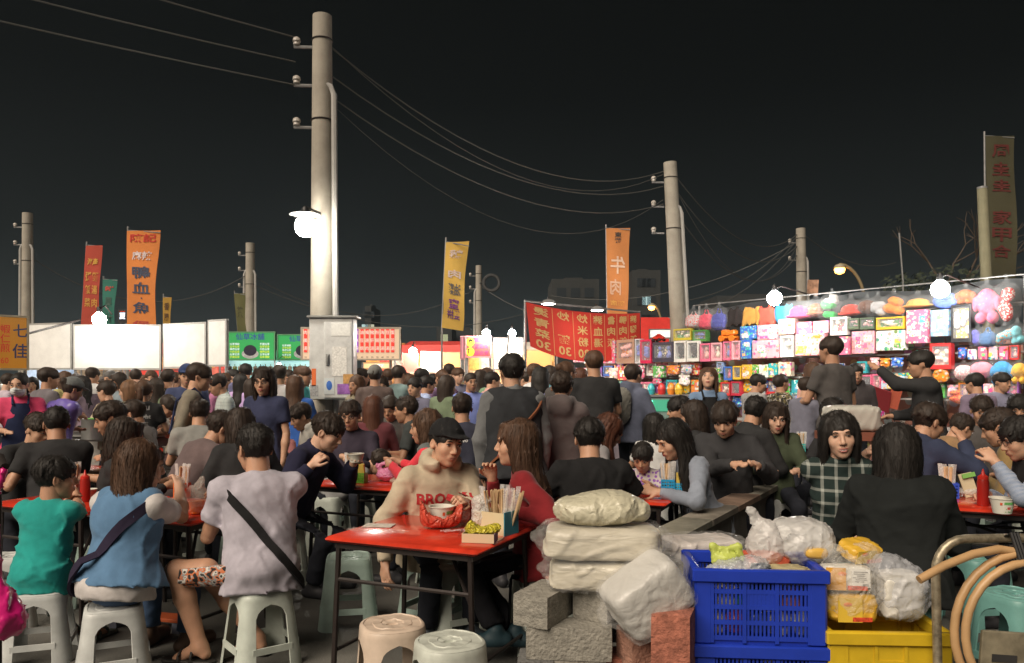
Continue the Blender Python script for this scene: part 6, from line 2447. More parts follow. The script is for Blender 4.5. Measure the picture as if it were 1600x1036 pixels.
TEAL, GRN, BLU, ORN = ('teal', (.05, .36, .34)), ('green', (.16, .48, .06)), ('blue', (.02, .32, .62)), ('orange', (.72, .16, .03))
holder_set('on the table behind the lavender man', 549, 754, UROT, TEAL, None, GRN, 1)
holder_set('beside the glasses man facing us', 553, 706, UROT, TEAL, None, GRN, 2)
holder_set('next to the drink bag of the denim waistcoat woman', 285, 778, UROT, ORN, None, None, 3)
holder_set('beside the yellow bag at the picture edge', 44, 746, UROT, TEAL, None, None, 4)
holder_set('before the mother and toddler', 1043, 772, UROT + .3, BLU, None, ('light blue', (.04, .42, .72)), 5)
holder_set('behind the black coat woman', 1481, 778, UROT, ('dark blue', (.03, .08, .50)), None, None, 6, w=.12)
holder_set('near the girl with bangs', 1252, 708, UROT, TEAL, None, None, 7)
chopsticks('loose bundle of chopsticks behind the boy head', onT(113, 772) + Vector((0, 0, .004)), 0, seed=9)
# holder and paper box on the near table
_p = onT(775, 832) + Vector((0, 0, .002))
_t = thing('chopstick_holder', 'cream and turquoise card holder crammed with chopsticks on the near table', 'holder', _p, UROT - R(10))
for nm, c, d, mt in (('front_card', (0, -.06, .055), (.19, .004, .115), M((.66, .58, .36), .6, var=.06)), ('back_card', (0, .06, .055), (.19, .004, .115), M((.60, .54, .40), .6)), ('side_card', (.096, 0, .058), (.004, .13, .12), M((.06, .30, .40), .5)),
                     ('side_card', (-.096, 0, .055), (.004, .13, .11), M((.62, .58, .46), .6)), ('base_card', (0, 0, .004), (.186, .12, .005), M((.6, .55, .4), .6))):
    m = MB()
    m.box(c, d)
    m.build(nm, mt, _t)
chopsticks('big fan of chopsticks crammed in the cream holder on near table', _p + Vector((.02, .0, .008)), UROT, .21, .075, 26, 11)
lump('plastic_bag', 'clear crumpled bag stuffed beside the chopsticks on near table', 'bag', _p + Vector((-.085, .02, .004)), [('e', (0, 0, .08), (.045, .05, .085), 2.), ('e', (.01, 0, .16), (.055, .03, .03), 2.)], film((.85, .82, .76), .55, .2, .8, 40.), .008, (.006, .05), 3)
_q = onT(750, 846) + Vector((0, 0, .002))
_t = thing('paper_box', 'small open cream box on the near table corner', 'box', _q, UROT + R(14))
for nm, c, d, mt in (('front_wall', (0, -.05, .022), (.16, .003, .044), M((.64, .52, .34), .6)), ('back_wall', (0, .05, .03), (.16, .003, .06), M((.62, .52, .30), .6)), ('side_wall', (.079, 0, .022), (.003, .096, .044), M((.42, .28, .42), .6)), ('side_wall', (-.079, 0, .022), (.003, .096, .044), M((.6, .5, .36), .6)),
                     ('base', (0, 0, .002), (.155, .096, .003), M((.6, .5, .36), .6))):
    m = MB()
    m.box(c, d)
    m.build(nm, mt, _t)
lump('plastic_bag', 'crumpled yellow wrapper on the small cream box', 'bag', _q + Vector((.0, 0, .006)), [('e', (.02, 0, .046), (.070, .045, .014), 2.), ('e', (-.045, .01, .062), (.026, .034, .030), 2.4, (0, .5, 0)), ('e', (.05, .015, .050), (.05, .035, .022), 2., (0, -.3, .4))], M((.66, .56, .04), .35, crk=.9, cs=24., coat=.2), .006, (.005, .06), 5)
m = MB()
for k in range(2):
    m.tube([Vector((-.02 + .02 * k, .02 * k, .0)), Vector((.0, .01, .03)), Vector((.03 - .04 * k, 0, .004))], .0012, n=4)
o = m.build('rubber_band', DARKM, None)
o.location = onT(722, 838) + Vector((0, 0, .003))
tag(o, 'dark rubber band beside the small cream box', 'band')
# flattened film and a paper slip on the near table
for lab, px, py, w, d, rz, mt, nm in (('flattened clear wrapper lying on the near table', 712, 832, .16, .05, .2, film((.9, .8, .8), .35, .1, 1., 40.), 'plastic_wrapper'), ('long shiny clear film spread on the near table edge', 590, 832, .34, .10, -.35, film((.95, .75, .7), .22, .1, 1., 30.), 'plastic_film')):
    g = random.Random(int(px))
    m = MB()
    m.sheet([[Vector((x * w, y * d, .004 + .006 * math.sin(x * 17 + y * 5) * math.cos(y * 9 + x * 3) + g.uniform(0, .003))) for y in np.linspace(-.5, .5, 8)] for x in np.linspace(-.5, .5, 16)])
    o = m.build(nm, mt, None, True)
    o.location = onT(px, py) + Vector((0, 0, .006))
    o.rotation_euler = (0, 0, rz)
    tag(o, lab, 'plastic')
m = MB()
m.box((0, 0, .002), (.16, .11, .002))
o = m.build('paper_menu', M((.55, .50, .44), .6, var=.4, vs=60.), None)
o.location = onT(592, 822) + Vector((0, 0, .002))
o.rotation_euler = (0, 0, UROT + .3)
tag(o, 'pale printed slip lying at the near table far corner', 'paper')


def bowl(label, p, r=.062, h=.075, print_=True, name='paper_bowl', col=(.74, .71, .62), rz=0., group='paper bowls'):
    t = thing(name, label, 'bowl', p, rz, group)
    m = MB()
    m.lathe([(r * .72, 0), (r * .98, h), (r * 1.05, h + .003), (r * 1.05, h + .007), (r * .95, h + .006), (r * .69, .006), (.001, .006)], n=28)
    m.build('shell', M(col, .5, var=.05), t, True)
    m = MB()
    m.lathe([(.001, h * .72), (r * .88, h * .72)], n=24)
    m.build('soup', M((.35, .16, .05), .2, var=.3, vs=30.), t, True)
    if print_:
        for a0, a1, z0, z1, c in ((-1.95, -1.1, .66, .84, (.16, .48, .14)), (-1.85, -1.0, .12, .5, (.20, .46, .18)), (-1.65, -1.3, .32, .5, (.68, .07, .05)), (-2.3, -2.1, .62, .8, (.72, .12, .05))):
            m = MB()
            P = []
            for z in np.linspace(z0, z1, 4):
                rr = r * (.72 + .26 * z) + .0012
                P.append([Vector((rr * math.cos(a), rr * math.sin(a), z * h)) for a in np.linspace(a0, a1, 8)])
            m.sheet([list(reversed(r_)) for r_ in P])
            m.build('print', M(c, .5, var=.5, vs=70.) if z0 != .12 else M((.72, .70, .6), .5, pat='spots', col2=c, ps=6.), t)
    return t


bowl('printed paper bowl nearest the table edge by the hose', onT(1566, 802) + Vector((0, 0, .002)), .068, .085)
bowl('printed paper bowl behind the nearest printed bowl', onT(1592, 790) + Vector((0, 0, .002)), .066, .08)
bowl('plain cream paper bowl in front of the glasses man', onT(1590, 768) + Vector((0, 0, .002)), .05, .05, False)
bowl('paper bowl inside the red bag on near table', onT(690, 822) + Vector((0, 0, .004)), .068, .10, True, rz=.9)
bowl('small paper cup beside the pink bag behind', onT(639, 757) + Vector((0, 0, .002)), .035, .06)
for _l, _x, _y in (('paper bowl before the young man in black', 70, 752), ('paper bowl between the two men in black', 118, 750), ('paper bowl beside the sleeping child', 628, 714), ('paper bowl in front of the dark shirt glasses man', 575, 712), ('paper bowl before the dark jacket man', 1150, 740),
                 ('paper bowl at the olive shirt man table', 1498, 690), ('paper bowl before the bent brown sleeve man', 262, 708)):
    bowl(_l, onT(_x, _y) + Vector((0, 0, .002)), .055, .065, False)
bowl('paper bowl by the boy chopsticks', onT(140, 780) + Vector((0, 0, .002)), .045, .06, False)
bowl('paper bowl before the denim waistcoat woman', onT(225, 800) + Vector((0, 0, .002)), .05, .06, False)


def sauce_bottle(label, p, s=1.):
    t = thing('sauce_bottle', label, 'bottle', p, 0, 'red squeeze bottles')
    m = MB()
    m.lathe([(.030 * s, 0), (.031 * s, .004), (.031 * s, .13 * s), (.027 * s, .15 * s)], n=20)
    m.build('bottle', M((.34, .018, .012), .3, spec=.5), t, True)
    m = MB()
    m.lathe([(.028 * s, .148 * s), (.028 * s, .162 * s), (.010 * s, .176 * s), (.004 * s, .205 * s), (.001, .205 * s)], n=18)
    m.build('nozzle', M((.55, .03, .02), .35), t, True)


sauce_bottle('red squeeze sauce bottle on the dark red table', onT(1536, 790) + Vector((0, 0, .002)), 1.12)
sauce_bottle('red squeeze bottle beside the teal shirt boy', onT(133, 784) + Vector((0, 0, .002)), 1.0)
_t = thing('spice_jar', 'brown spice jar with green lid behind the lavender man', 'jar', onT(535, 756) + Vector((0, 0, .002)), 0)
m = MB()
m.lathe([(.020, 0), (.021, .065), (.018, .07)], n=14)
m.build('jar', M((.30, .17, .09), .25), _t, True)
m = MB()
m.lathe([(.021, .07), (.021, .09), (.001, .092)], n=14)
m.build('lid', M((.12, .4, .08), .4), _t, True)
# drink in a clear bag on the denim woman's table
_p = onT(307, 803) + Vector((0, 0, .003))
_t = thing('drink_bag', 'clear bag holding a cup of orange drink on red table', 'drink', _p, 0)
m = MB()
m.lathe([(.036, .003), (.044, .075), (.001, .078)], n=20)
m.build('orange_drink', M((.66, .15, .02), .25), _t, True)
f = F((-.08, -.08, 0), (.08, .08, .24), .006)
f.ell((0, 0, .085), (.062, .052, .085), k=0, p=3.)
f.ell((.02, 0, .175), (.022, .014, .05), Euler((0, R(25), 0)).to_matrix(), k=.02)
f.noise(.004, .05, 3, True)
v, q = f.mesh()
v[:, 2] = np.maximum(v[:, 2], 0)
mesh_obj('clear_bag', v, q, film((.95, .86, .78), .26, .15, .8, 50.), _t, True)
lump('plastic_bag', 'translucent pink bag lying on the denim woman table', 'bag', onT(362, 792) + Vector((-.02, .12, .003)), [('e', (0, 0, .06), (.12, .10, .065), 2.), ('e', (.09, .03, .10), (.07, .06, .06), 2.), ('c', (.12, .03, .14), (.17, .05, .19), .03, .014)], film((.80, .30, .36), .72, .25, .7, 30.), .009, (.008, .06), 8)
lump('plastic_bag', 'pink carrier bag on the table behind the lavender man', 'bag', onT(606, 753) + Vector((0, .05, .003)), [('e', (0, 0, .045), (.10, .07, .05), 2.), ('c', (-.05, 0, .07), (-.09, 0, .12), .022, .014), ('c', (-.09, 0, .12), (-.03, 0, .14), .014, .012), ('c', (-.03, 0, .14), (.02, 0, .08), .012, .018)], film((.82, .28, .50), .8, .25, .6, 30.), .007, (.006, .05), 9)
lump('plastic_bag', 'clear bag of snack beside the pink carrier bag', 'bag', onT(630, 757) + Vector((-.03, .0, .003)), [('e', (0, 0, .025), (.075, .05, .028), 2.)], film((.75, .62, .5), .6, .2, .8, 40.), .007, (.006, .05), 19)
lump('plastic_bag', 'yellow carrier bag on the table at picture edge', 'bag', onT(22, 744) + Vector((0, 0, .003)), [('e', (0, 0, .09), (.10, .07, .10), 2.), ('c', (-.03, 0, .16), (.02, 0, .24), .02, .010), ('c', (.02, 0, .24), (.04, 0, .17), .010, .02)], M((.58, .38, .10), .4, bump=.4, bs=25., var=.3, vs=12.), .009, (.007, .06), 10)
# red bag round the bowl on the near table
f = F((-.16, -.12, 0), (.16, .12, .19), .006)
f.ell((0, 0, .045), (.105, .080, .050), k=0, p=2.6)
f.ell((-.095, -.02, .095), (.014, .045, .060), Euler((0, R(-18), 0)).to_matrix(), k=.03)
f.ell((.10, -.01, .080), (.012, .045, .045), Euler((0, R(22), 0)).to_matrix(), k=.03)
f.ell((0, .0, .12), (.080, .078, .11), k=.02, sub=True)
f.noise(.003, .10, 12, True, 5)
v, q = f.mesh()
v[:, 2] = np.maximum(v[:, 2], 0)
o = mesh_obj('plastic_bag', v, q, M((.66, .10, .06), .30, crk=.7, cs=16., alpha=.88), None, True)
o.location = onT(688, 824) + Vector((0, 0, .003))
o.rotation_euler = (0, 0, .3)
tag(o, 'bright red plastic bag opened round a bowl on near table', 'bag')
lump('plastic_bag', 'white crumpled wrapper beside the red bag', 'bag', onT(720, 818) + Vector((0, 0, .003)), [('e', (0, 0, .035), (.05, .04, .038), 2.), ('e', (.02, 0, .07), (.03, .03, .04), 2.)], film((.8, .78, .74), .7, .3, .8, 40.), .006, (.006, .04), 21)
lump('plastic_bag', 'pink tinted snack bag near the girl with bangs', 'bag', onT(1258, 703) + Vector((0, 0, .10)), [('e', (0, 0, .05), (.09, .07, .07), 2.), ('e', (0, 0, .12), (.05, .05, .03), 2.)], film((.75, .6, .55), .7, .25, .7, 30.), .009, (.007, .06), 22)
lump('plastic_bag', 'clear crumpled bag beside the red sauce bottle', 'bag', onT(1515, 776) + Vector((0, 0, .003)), [('e', (0, 0, .03), (.09, .06, .035), 2.)], film((.8, .76, .72), .5, .2, .8, 40.), .008, (.007, .05), 23)
m = MB()
m.box((0, 0, .08), (.09, .006, .16), (R(-14), R(-12), 0))
m.cur = 1
m.box((0, -.003, .145), (.088, .006, .03), (R(-14), R(-12), 0))
o = m.build('drink_carton', [M((.60, .52, .34), .6), M((.2, .45, .1), .6)], None)
o.location = onT(1517, 778) + Vector((0, .03, .004))
tag(o, 'green and cream card leaning beside the sauce bottle', 'card')
m = MB()
m.box((0, 0, .09), (.075, .008, .17), (R(-16), 0, R(10)), bev=.003)
m.cur = 1
m.box((0, -.0055, .09), (.066, .003, .155), (R(-16), 0, R(10)))
o = m.build('phone', [BLACKP, M((.35, .28, .34), .2, emit=.3, ecol=(.55, .45, .55))], None)
o.location = onT(1178, 728) + Vector((0, 0, .003))
o.rotation_euler = (0, 0, .3)
tag(o, 'phone propped upright on the small red table', 'phone')
lump('tissue', 'crumpled white tissues beside the propped phone', 'tissue', onT(1165, 735) + Vector((0, 0, .002)), [('e', (0, 0, .02), (.08, .05, .022), 2.)], M((.62, .60, .58), .9), .008, (.007, .05), 25)

# ------------------------------------------------------------------ low wall, concrete blocks, wrapped packs, crates, hose trolley
_t = thing('low_wall', 'low concrete parapet running back between the two seating areas', 'wall', (0, 0, 0))
_a, _b2 = Vector((.86, 4.55, 0)), Vector((2.15, 6.75, 0))
_dd = (_b2 - _a)
_rz = math.atan2(_dd.y, _dd.x)
m = MB()
m.box(((_a + _b2) / 2 + Vector((0, 0, .29))), (_dd.length, .16, .58), (0, 0, _rz))
m.build('wall_core', M((.10, .095, .085), .9, bump=.4, bs=12., var=.3), _t)
for k in range(4):
    m = MB()
    m.box((_a.lerp(_b2, (k + .5) / 4) + Vector((0, 0, .605))), (_dd.length / 4 - .008, .21, .05), (0, 0, _rz), bev=.006)
    m.build('coping_slab', M(((.20, .19, .15), (.19, .17, .14), (.22, .15, .11), (.18, .17, .14))[k], .85, bump=.5, bs=25., var=.3, vs=7.), _t, True)

BM = M((.27, .255, .22), .95, bump=1., bs=70., var=.28, vs=26.)
BR = M((.36, .13, .085), .95, bump=1., bs=60., var=.4, vs=22.)
_bv = {}


def block(label, p, rz, mat=BM, d=(.36, .18, .14), tilt=(0, 0)):
    key = d
    if key not in _bv:
        g = random.Random(3)
        m = MB()
        n = 9
        # box with subdivided, slightly worn faces
        bm = bmesh.new()
        bmesh.ops.create_cube(bm, size=1)
        bmesh.ops.subdivide_edges(bm, edges=bm.edges[:], cuts=6, use_grid_fill=True)
        for v in bm.verts:
            e = sum(abs(abs(c) - .5) < 1e-4 for c in v.co)
            v.co = Vector((v.co.x * d[0], v.co.y * d[1], v.co.z * d[2]))
            v.co *= 1 - (.012 if e == 2 else .022 if e == 3 else 0) - g.uniform(0, .008)
            v.co.z += d[2] / 2
        me = bpy.data.meshes.new('concrete_block')
        bm.to_mesh(me)
        bm.free()
        me.materials.append(BM)
        _bv[key] = me
    o = bpy.data.objects.new('concrete_block', _bv[key])
    link(o)
    o.material_slots[0].link = 'OBJECT'
    o.material_slots[0].material = mat
    o.location = p
    o.rotation_euler = (tilt[0], tilt[1], rz)
    return tag(o, label, 'block', 'concrete blocks under the wrapped packs')


_bD = 3.55
_bx = lambda px, D=_bD: gx(px, D)
zt = at(0, 925, _bD).z
_h = .14
_z = [zt - _h * k for k in range(1, 5)]                   # layer bottoms from the top
block('grey block sticking out alone on top of the stack', (_bx(852), 3.62, _z[0]), R(62), BM, (.30, .17, .14))
block('grey block on top of the stack beneath the cream pack', (_bx(948, 3.75), 3.72, _z[0]), R(55), BM, (.34, .18, .14))
block('long grey block in the second layer facing the viewer', (_bx(890), 3.56, _z[1]), R(-6), BM, (.38, .18, .14))
block('grey block in the second layer behind the long one', (_bx(960, 3.8), 3.80, _z[1]), R(-4), BM)
block('reddish chipped block showing between the top grey blocks', (_bx(905, 3.85), 3.86, _z[0] - .02), R(10), BR, (.30, .18, .14))
block('dark grey block low at the stack corner', (_bx(838), 3.55, _z[2]), R(-5), M((.15, .15, .145), .95, bump=1., bs=70., var=.28, vs=26.), (.16, .18, .14))
block('grey block in the third layer near the table leg', (_bx(905), 3.56, _z[2]), R(-5), BM, (.24, .18, .14))
block('red block in the third layer beside the tilted pack', (_bx(965), 3.58, _z[2]), R(-5), BR, (.14, .18, .14))
for k in range(3):
    block('bottom grey block of the stack, %s' % ('at its table side', 'in its middle', 'at its crate side')[k], (_bx(845 + 62 * k), 3.62, .001), R(-5), BM, (.17, .30, max(.10, _z[2] - .004)))
block('red rough paving block standing beside the blue crate', (_bx(1058, 3.35), 3.38, .001), R(70), BR, (.30, .16, at(0, 945, 3.35).z - .01), (0, 0))
block('pinkish paving block leaning under the tilted pack', (_bx(1010, 3.45), 3.50, .001), R(18), M((.33, .17, .12), .95, bump=1., bs=60., var=.45, vs=18.), (.20, .16, at(0, 985, 3.45).z))

PACKM = M((.55, .51, .41), .42, crk=.32, cs=10., stretch=(.35, 1, 1), var=.06, vs=4., coat=.25)
PACKW = M((.54, .53, .50), .42, crk=.28, cs=8., stretch=(1, .5, 1), var=.05, vs=5., coat=.25)


def pack(label, p, d, rz, mat, tilt=(0, 0), seed=0, n=3):
    """foam food boxes wrapped in crinkled film"""
    t = thing('wrapped_pack', label, 'pack', p, rz, 'film wrapped packs on the blocks')
    t.rotation_euler = (tilt[0], tilt[1], rz)
    f = F((-d[0] / 2 - .03, -d[1] / 2 - .03, -.02), (d[0] / 2 + .03, d[1] / 2 + .03, d[2] + .03), .008)
    f.ell((0, 0, d[2] / 2), (d[0] / 2, d[1] / 2, d[2] / 2), k=0, p=6.)
    f.noise(.004, .2, seed, True, 3)
    v, q = f.mesh()
    mesh_obj('foam_boxes', v, q, mat, t, True)
    f = F((-d[0] / 2 - .10, -d[1] / 2 - .05, -.03), (d[0] / 2 + .10, d[1] / 2 + .05, d[2] + .05), .009)
    f.ell((0, 0, d[2] / 2), (d[0] / 2 + .008, d[1] / 2 + .008, d[2] / 2 + .008), k=0, p=8.)
    for sx in (-1, 1):
        f.ell((sx * (d[0] / 2 + .02), 0, d[2] * .6), (.05, d[1] * .25, d[2] * .22), k=.04)
    f.noise(.0042, .07, seed + 1, True, 6, (.4, 1, 1))
    v, q = f.mesh()
    mesh_obj('wrapping_film', v, q, film((.92, .91, .89), .12, .16, .7, 16.), t, True)
    return t


_pz = _z[0] + _h + .004
pack('low cream wrapped pack lying on the grey blocks', (gx(940, 3.6), 3.64, _pz), (.45, .28, .13), R(-8), PACKM, seed=2)
pack('wide cream wrapped pack in the middle of the pile', (gx(942, 3.6), 3.65, _pz + .135), (.52, .32, .145), R(-4), PACKM, seed=5)
lump('wrapped_pack', 'bulging cream pack with yellow print on top of the pile', 'pack', (gx(936, 3.6), 3.66, _pz + .282), [('e', (0, 0, .065), (.20, .14, .068), 2.5), ('e', (.05, 0, .105), (.13, .11, .05), 2.), ('e', (.19, 0, .06), (.05, .06, .05), 2.)], M((.56, .53, .40), .40, crk=.28, cs=12., var=.14, vs=5., coat=.3), .008, (.004, .13), 7)
pack('white wrapped roll tilted against the blue crate', (gx(1030, 3.42), 3.42, at(0, 962, 3.42).z), (.33, .24, .24), R(12), PACKW, (R(6), R(-33)), seed=9)
pack('flat pack with pink print behind the tilted white roll', (gx(1100, 3.9), 3.95, at(0, 874, 3.9).z), (.36, .26, .10), R(10), M((.60, .55, .52), .5, var=.25, vs=6., coat=.4), seed=11)
block('grey block standing under the flat pack with pink print', (gx(1100, 3.9), 3.95, .001), R(12), BM, (.30, .18, at(0, 874, 3.9).z - .004))
lump('plastic_bag', 'clear film spilling between the cream packs and flat pack', 'plastic', (gx(1000, 3.8), 3.86, at(0, 862, 3.8).z), [('e', (0, 0, .04), (.10, .09, .05), 2.), ('e', (.09, 0, .01), (.08, .07, .04), 2.)], film((.8, .8, .78), .3, .15, 1., 30.), .009, (.009, .06), 33)


# ---- crates
def crate(label, p, rz, col, w=.54, d=.38, h=.32, lattice=True):
    t = thing('plastic_crate', label, 'crate', p, rz, 'stacked plastic crates')
    mt = M(col, .36, var=.12, vs=5., bump=.06, bs=30., spec=.45)
    m = MB()
    for sx, sy in ((0, -1), (0, 1), (-1, 0), (1, 0)):
        if sy:
            m.box((0, sy * (d / 2 - .008), h - .028), (w + .024, .036, .056), bev=.006)
        else:
            m.box((sx * (w / 2 - .008), 0, h - .0285), (.036, d - .05, .055), bev=.006)
    m.build('rim', mt, t, True)
    for sx in (-1, 1):
        for sy in (-1, 1):
            m = MB()
            m.box((sx * (w / 2 - .035), sy * (d / 2 - .014), h * .43), (.075, .026, h * .86), bev=.01)
            m.box((sx * (w / 2 - .014), sy * (d / 2 - .045), h * .431), (.027, .06, h * .86), bev=.01)
            m.build('corner_post', mt, t, True)
    m = MB()
    m.box((0, 0, .012), (w - .03, d - .03, .022))
    m.build('bottom', mt, t)
    for sx, sy, ln, dist in ((0, -1, w, d / 2), (0, 1, w, d / 2), (-1, 0, d, w / 2), (1, 0, d, w / 2)):
        m = MB()
        a = 0. if sy else math.pi / 2
        Rm = Matrix.Rotation(a, 3, 'Z')
        off = Vector((sx * (dist - .010), sy * (dist - .010), 0))

        def bar(x, z, bw, bh, th=.010, o_=0.):
            m.box(off + Rm @ Vector((x, 0, z)), (bw, th + o_, bh), (0, 0, a))
        L2 = ln - .14
        if lattice:
            for z in (.03, .095, .16, .225):
                bar(0, z, L2, .018)
            for k in range(3):
                x0 = -L2 / 2 + k * L2 / 3
                for j in range(1, 8):
                    bar(x0 + j * L2 / 24, .14, .0085, .24, .008)
            for k in range(4):
                bar(-L2 / 2 + k * L2 / 3, .14, .016, .26, .016)
            bar(0, .195, L2 / 3, .075, .006)
        else:
            bar(0, h * .42, L2 + .06, h * .84, .006)
            for k in range(4):
                bar(-L2 / 2 + k * L2 / 3, h * .42, .014, h * .82, .018)
            bar(0, h * .55, L2 * .30, .03, .016)
        m.build('side_lattice' if lattice else 'side_wall', mt, t)
    return t


_cD, _cx = 3.52, gx(1187, 3.40)
_cz = at(0, 888, 3.36).z - .32
_crz = R(-5)
CB = (.015, .045, .42)
crate('upper blue lattice crate full of bags', (_cx, _cD, _cz), _crz, CB)
crate('lower blue lattice crate under the full one', (_cx + .004, _cD, _cz - .318), _crz, CB)
for k in range(3):
    block('grey block carrying the blue crates, %s' % ('nearest the paving blocks', 'between the other two', 'nearest the yellow crate')[k], (_cx - .18 + .18 * k, _cD, .001), R(88), BM, (.36, .14, max(.06, _cz - .318 - .004)))
_yx, _yz = gx(1372, 3.42), at(0, 992, 3.25).z - .30
crate('yellow plastic crate under the tissue packs', (_yx, 3.46, _yz), R(-3), (.62, .42, .02), .50, .36, .30, False)
for k in range(2):
    block('grey block under the yellow crate on its %s' % ('blue crate side', 'hose side')[k], (_yx - .12 + .24 * k, 3.46, .001), R(88), BM, (.34, .14, max(.05, _yz - .004)))
# contents of the blue crate
_top = _cz + .30
_g = random.Random(21)
for k, (lab, x, y, d, c) in enumerate((('folded patterned cloth packet in the blue crate', .14, -.06, (.22, .16, .10), (.42, .36, .20)), ('dark box lying in the blue crate', .02, -.10, (.10, .10, .12), (.06, .07, .07)), ('orange red bag in the blue crate', .06, .06, (.24, .12, .14), (.62, .12, .06)),
                                  ('cream paper packet in the blue crate', -.16, -.08, (.20, .18, .08), (.60, .52, .40)))):
    lump('packet', lab, 'packet', Vector((_cx, _cD, _top - .12)) + Matrix.Rotation(_crz, 3, 'Z') @ Vector((x, y, 0)), [('e', (0, 0, .06 + d[2] / 2 - .03), (d[0] / 2, d[1] / 2, d[2] / 2), 3.)], M(c, .5, var=.3, vs=14., bump=.3, bs=20.), .009, (.006, .06), 40 + k, _crz)
for k in range(9):
    c = _g.choice(((.6, .5, .3), (.7, .7, .68), (.6, .15, .08), (.1, .4, .15), (.15, .2, .5), (.65, .45, .12)))
    lump('packet', ('%s snack packet showing through the blue crate lattice, %s' % (('tan', 'silver', 'red', 'green', 'navy', 'amber', 'pale', 'orange', 'white')[k], ('low', 'upper')[k % 2])), 'packet',
         Vector((_cx, _cD, _cz + .03)) + Matrix.Rotation(_crz, 3, 'Z') @ Vector((-.18 + .045 * k, -.125 + .006 * (k % 3), .10 * (k % 2))), [('e', (0, 0, .05), (.05, .04, .05), 2.6)],
         M(((.6, .5, .3), (.72, .72, .7), (.6, .12, .08), (.1, .4, .15), (.1, .14, .4), (.65, .42, .1), (.7, .66, .55), (.7, .25, .05), (.75, .75, .74))[k], .3, var=.3, vs=20., coat=.5), .010, (.006, .05), 60 + k)
BAGW = film((.86, .85, .83), .52, .24, .75, 12.)
lump('plastic_bag', 'white carrier bag with twisted handle in the blue crate', 'bag', (gx(1200, 3.52), 3.56, _top - .015), [('e', (0, 0, .085), (.085, .08, .10), 2.), ('e', (.0, 0, .16), (.05, .05, .05), 2.), ('c', (.0, 0, .18), (-.055, 0, .245), .020, .011), ('c', (-.055, 0, .245), (-.075, 0, .255), .011, .010), ('c', (-.075, 0, .255), (-.055, 0, .20), .010, .011), ('c', (-.055, 0, .20), (.0, 0, .15), .011, .02)], BAGW, .007, (.006, .07), 31)
lump('plastic_bag', 'large round white bag with orange fruit in blue crate', 'bag', (gx(1265, 3.5), 3.60, _top - .01), [('e', (0, 0, .10), (.145, .12, .105), 2.2), ('e', (-.09, 0, .12), (.07, .08, .08), 2.)], BAGW, .008, (.006, .09), 32)
lump('packet', 'small yellow packet seen through the round white bag', 'packet', (gx(1275, 3.5), 3.50, _top + .03), [('e', (0, 0, .025), (.05, .03, .025), 3.)], M((.68, .42, .08), .5), .008, None)
lump('plastic_bag', 'lime green loop handled bag in the blue crate', 'bag', (gx(1140, 3.45), 3.50, _top - .02), [('e', (0, 0, .05), (.06, .04, .035), 2.), ('c', (-.05, 0, .04), (-.06, 0, .105), .018, .014), ('c', (-.06, 0, .105), (-.01, 0, .09), .013, .012), ('c', (-.01, 0, .09), (.05, 0, .105), .012, .013), ('c', (.05, 0, .105), (.07, 0, .05), .013, .015)], M((.50, .58, .12), .45, bump=.4, bs=30.), .007, (.005, .05), 34)
lump('plastic_bag', 'crinkled clear bag at the front of the blue crate', 'bag', (gx(1155, 3.38), 3.40, _top - .02), [('e', (0, 0, .03), (.13, .06, .04), 2.), ('e', (.06, 0, .05), (.07, .05, .035), 2.)], film((.74, .78, .82), .40, .14, .7, 20.), .008, (.009, .05), 35)

# tissue packs with chick-yellow print in clear bags on the yellow crate
_yt = _yz + .30
for k, (lab, x, y, z, d, rz, rx) in enumerate((('upper white and yellow tissue pack in the clear bag', -.135, -.03, .135, (.20, .13, .11), R(-8), R(-6)), ('lower yellow tissue pack in the clear bag', -.125, -.04, .012, (.21, .14, .12), R(-4), 0.),
                                        ('yellow tissue pack lying on top of the tissue pile', -.05, .05, .262, (.17, .12, .07), R(20), R(18)), ('white tissue pack in the bluish clear bag', .10, .0, .012, (.20, .15, .20), R(8), 0.))):
    t = thing('tissue_pack', lab, 'tissue pack', Vector((_yx, 3.46, _yt)) + Vector((x, y, z)), rz, 'tissue packs on the yellow crate')
    t.rotation_euler = (rx, 0, rz)
    f = F((-d[0] / 2 - .02, -d[1] / 2 - .02, 0), (d[0] / 2 + .02, d[1] / 2 + .02, d[2] + .02), .007)
    f.ell((0, 0, d[2] / 2), (d[0] / 2, d[1] / 2, d[2] / 2), k=0, p=5.)
    f.noise(.004, .07, k + 3, True, 5)
    v, q = f.mesh()
    mesh_obj('tissue_block', v, q, M((.70, .68, .62) if k in (0, 3) else (.70, .42, .04), .45, var=.12, vs=8., coat=.3), t, True)
    m = MB()
    if k < 3:
        m.box((-.02 if k else -.055, -d[1] / 2 - .004, d[2] * .5), (.10 if k else .08, .003, d[2] * .85))
        m.build('yellow_print', M((.72, .36, .05) if k == 0 else (.74, .50, .05), .5), t)
        m = MB()
        m.lathe([(.001, 0), (.018, 0), (.001, .003)], (-.03, -d[1] / 2 - .0055, d[2] * .70), n=12, rot=Matrix.Rotation(R(90), 3, 'X'), sy=.5)
        m.build('orange_mark', M((.75, .22, .04), .5), t)
        m = MB()
        m.box((.03, -d[1] / 2 - .0056, d[2] * .18), (.08, .002, .018))
        m.build('red_print', M((.62, .07, .03), .5, var=.6, vs=90.), t)
    if k == 0:
        m = MB()
        m.box((.045, -d[1] / 2 - .0052, d[2] * .55), (.075, .002, .075))
        lb = m.build('paper_label', M((.72, .71, .68), .6), t)
        m = MB()
        for j in range(6):
            m.box((.045 - .006 * (j % 2), -d[1] / 2 - .0068, d[2] * .55 + .026 - j * .008), (.055 - .01 * (j % 3), .001, .0025))
        for j in range(9):
            m.box((.052 + .0028 * j, -d[1] / 2 - .0068, d[2] * .55 - .028), (.0014, .001, .010))
        m.build('small_print', M((.15, .14, .14), .6), lb)
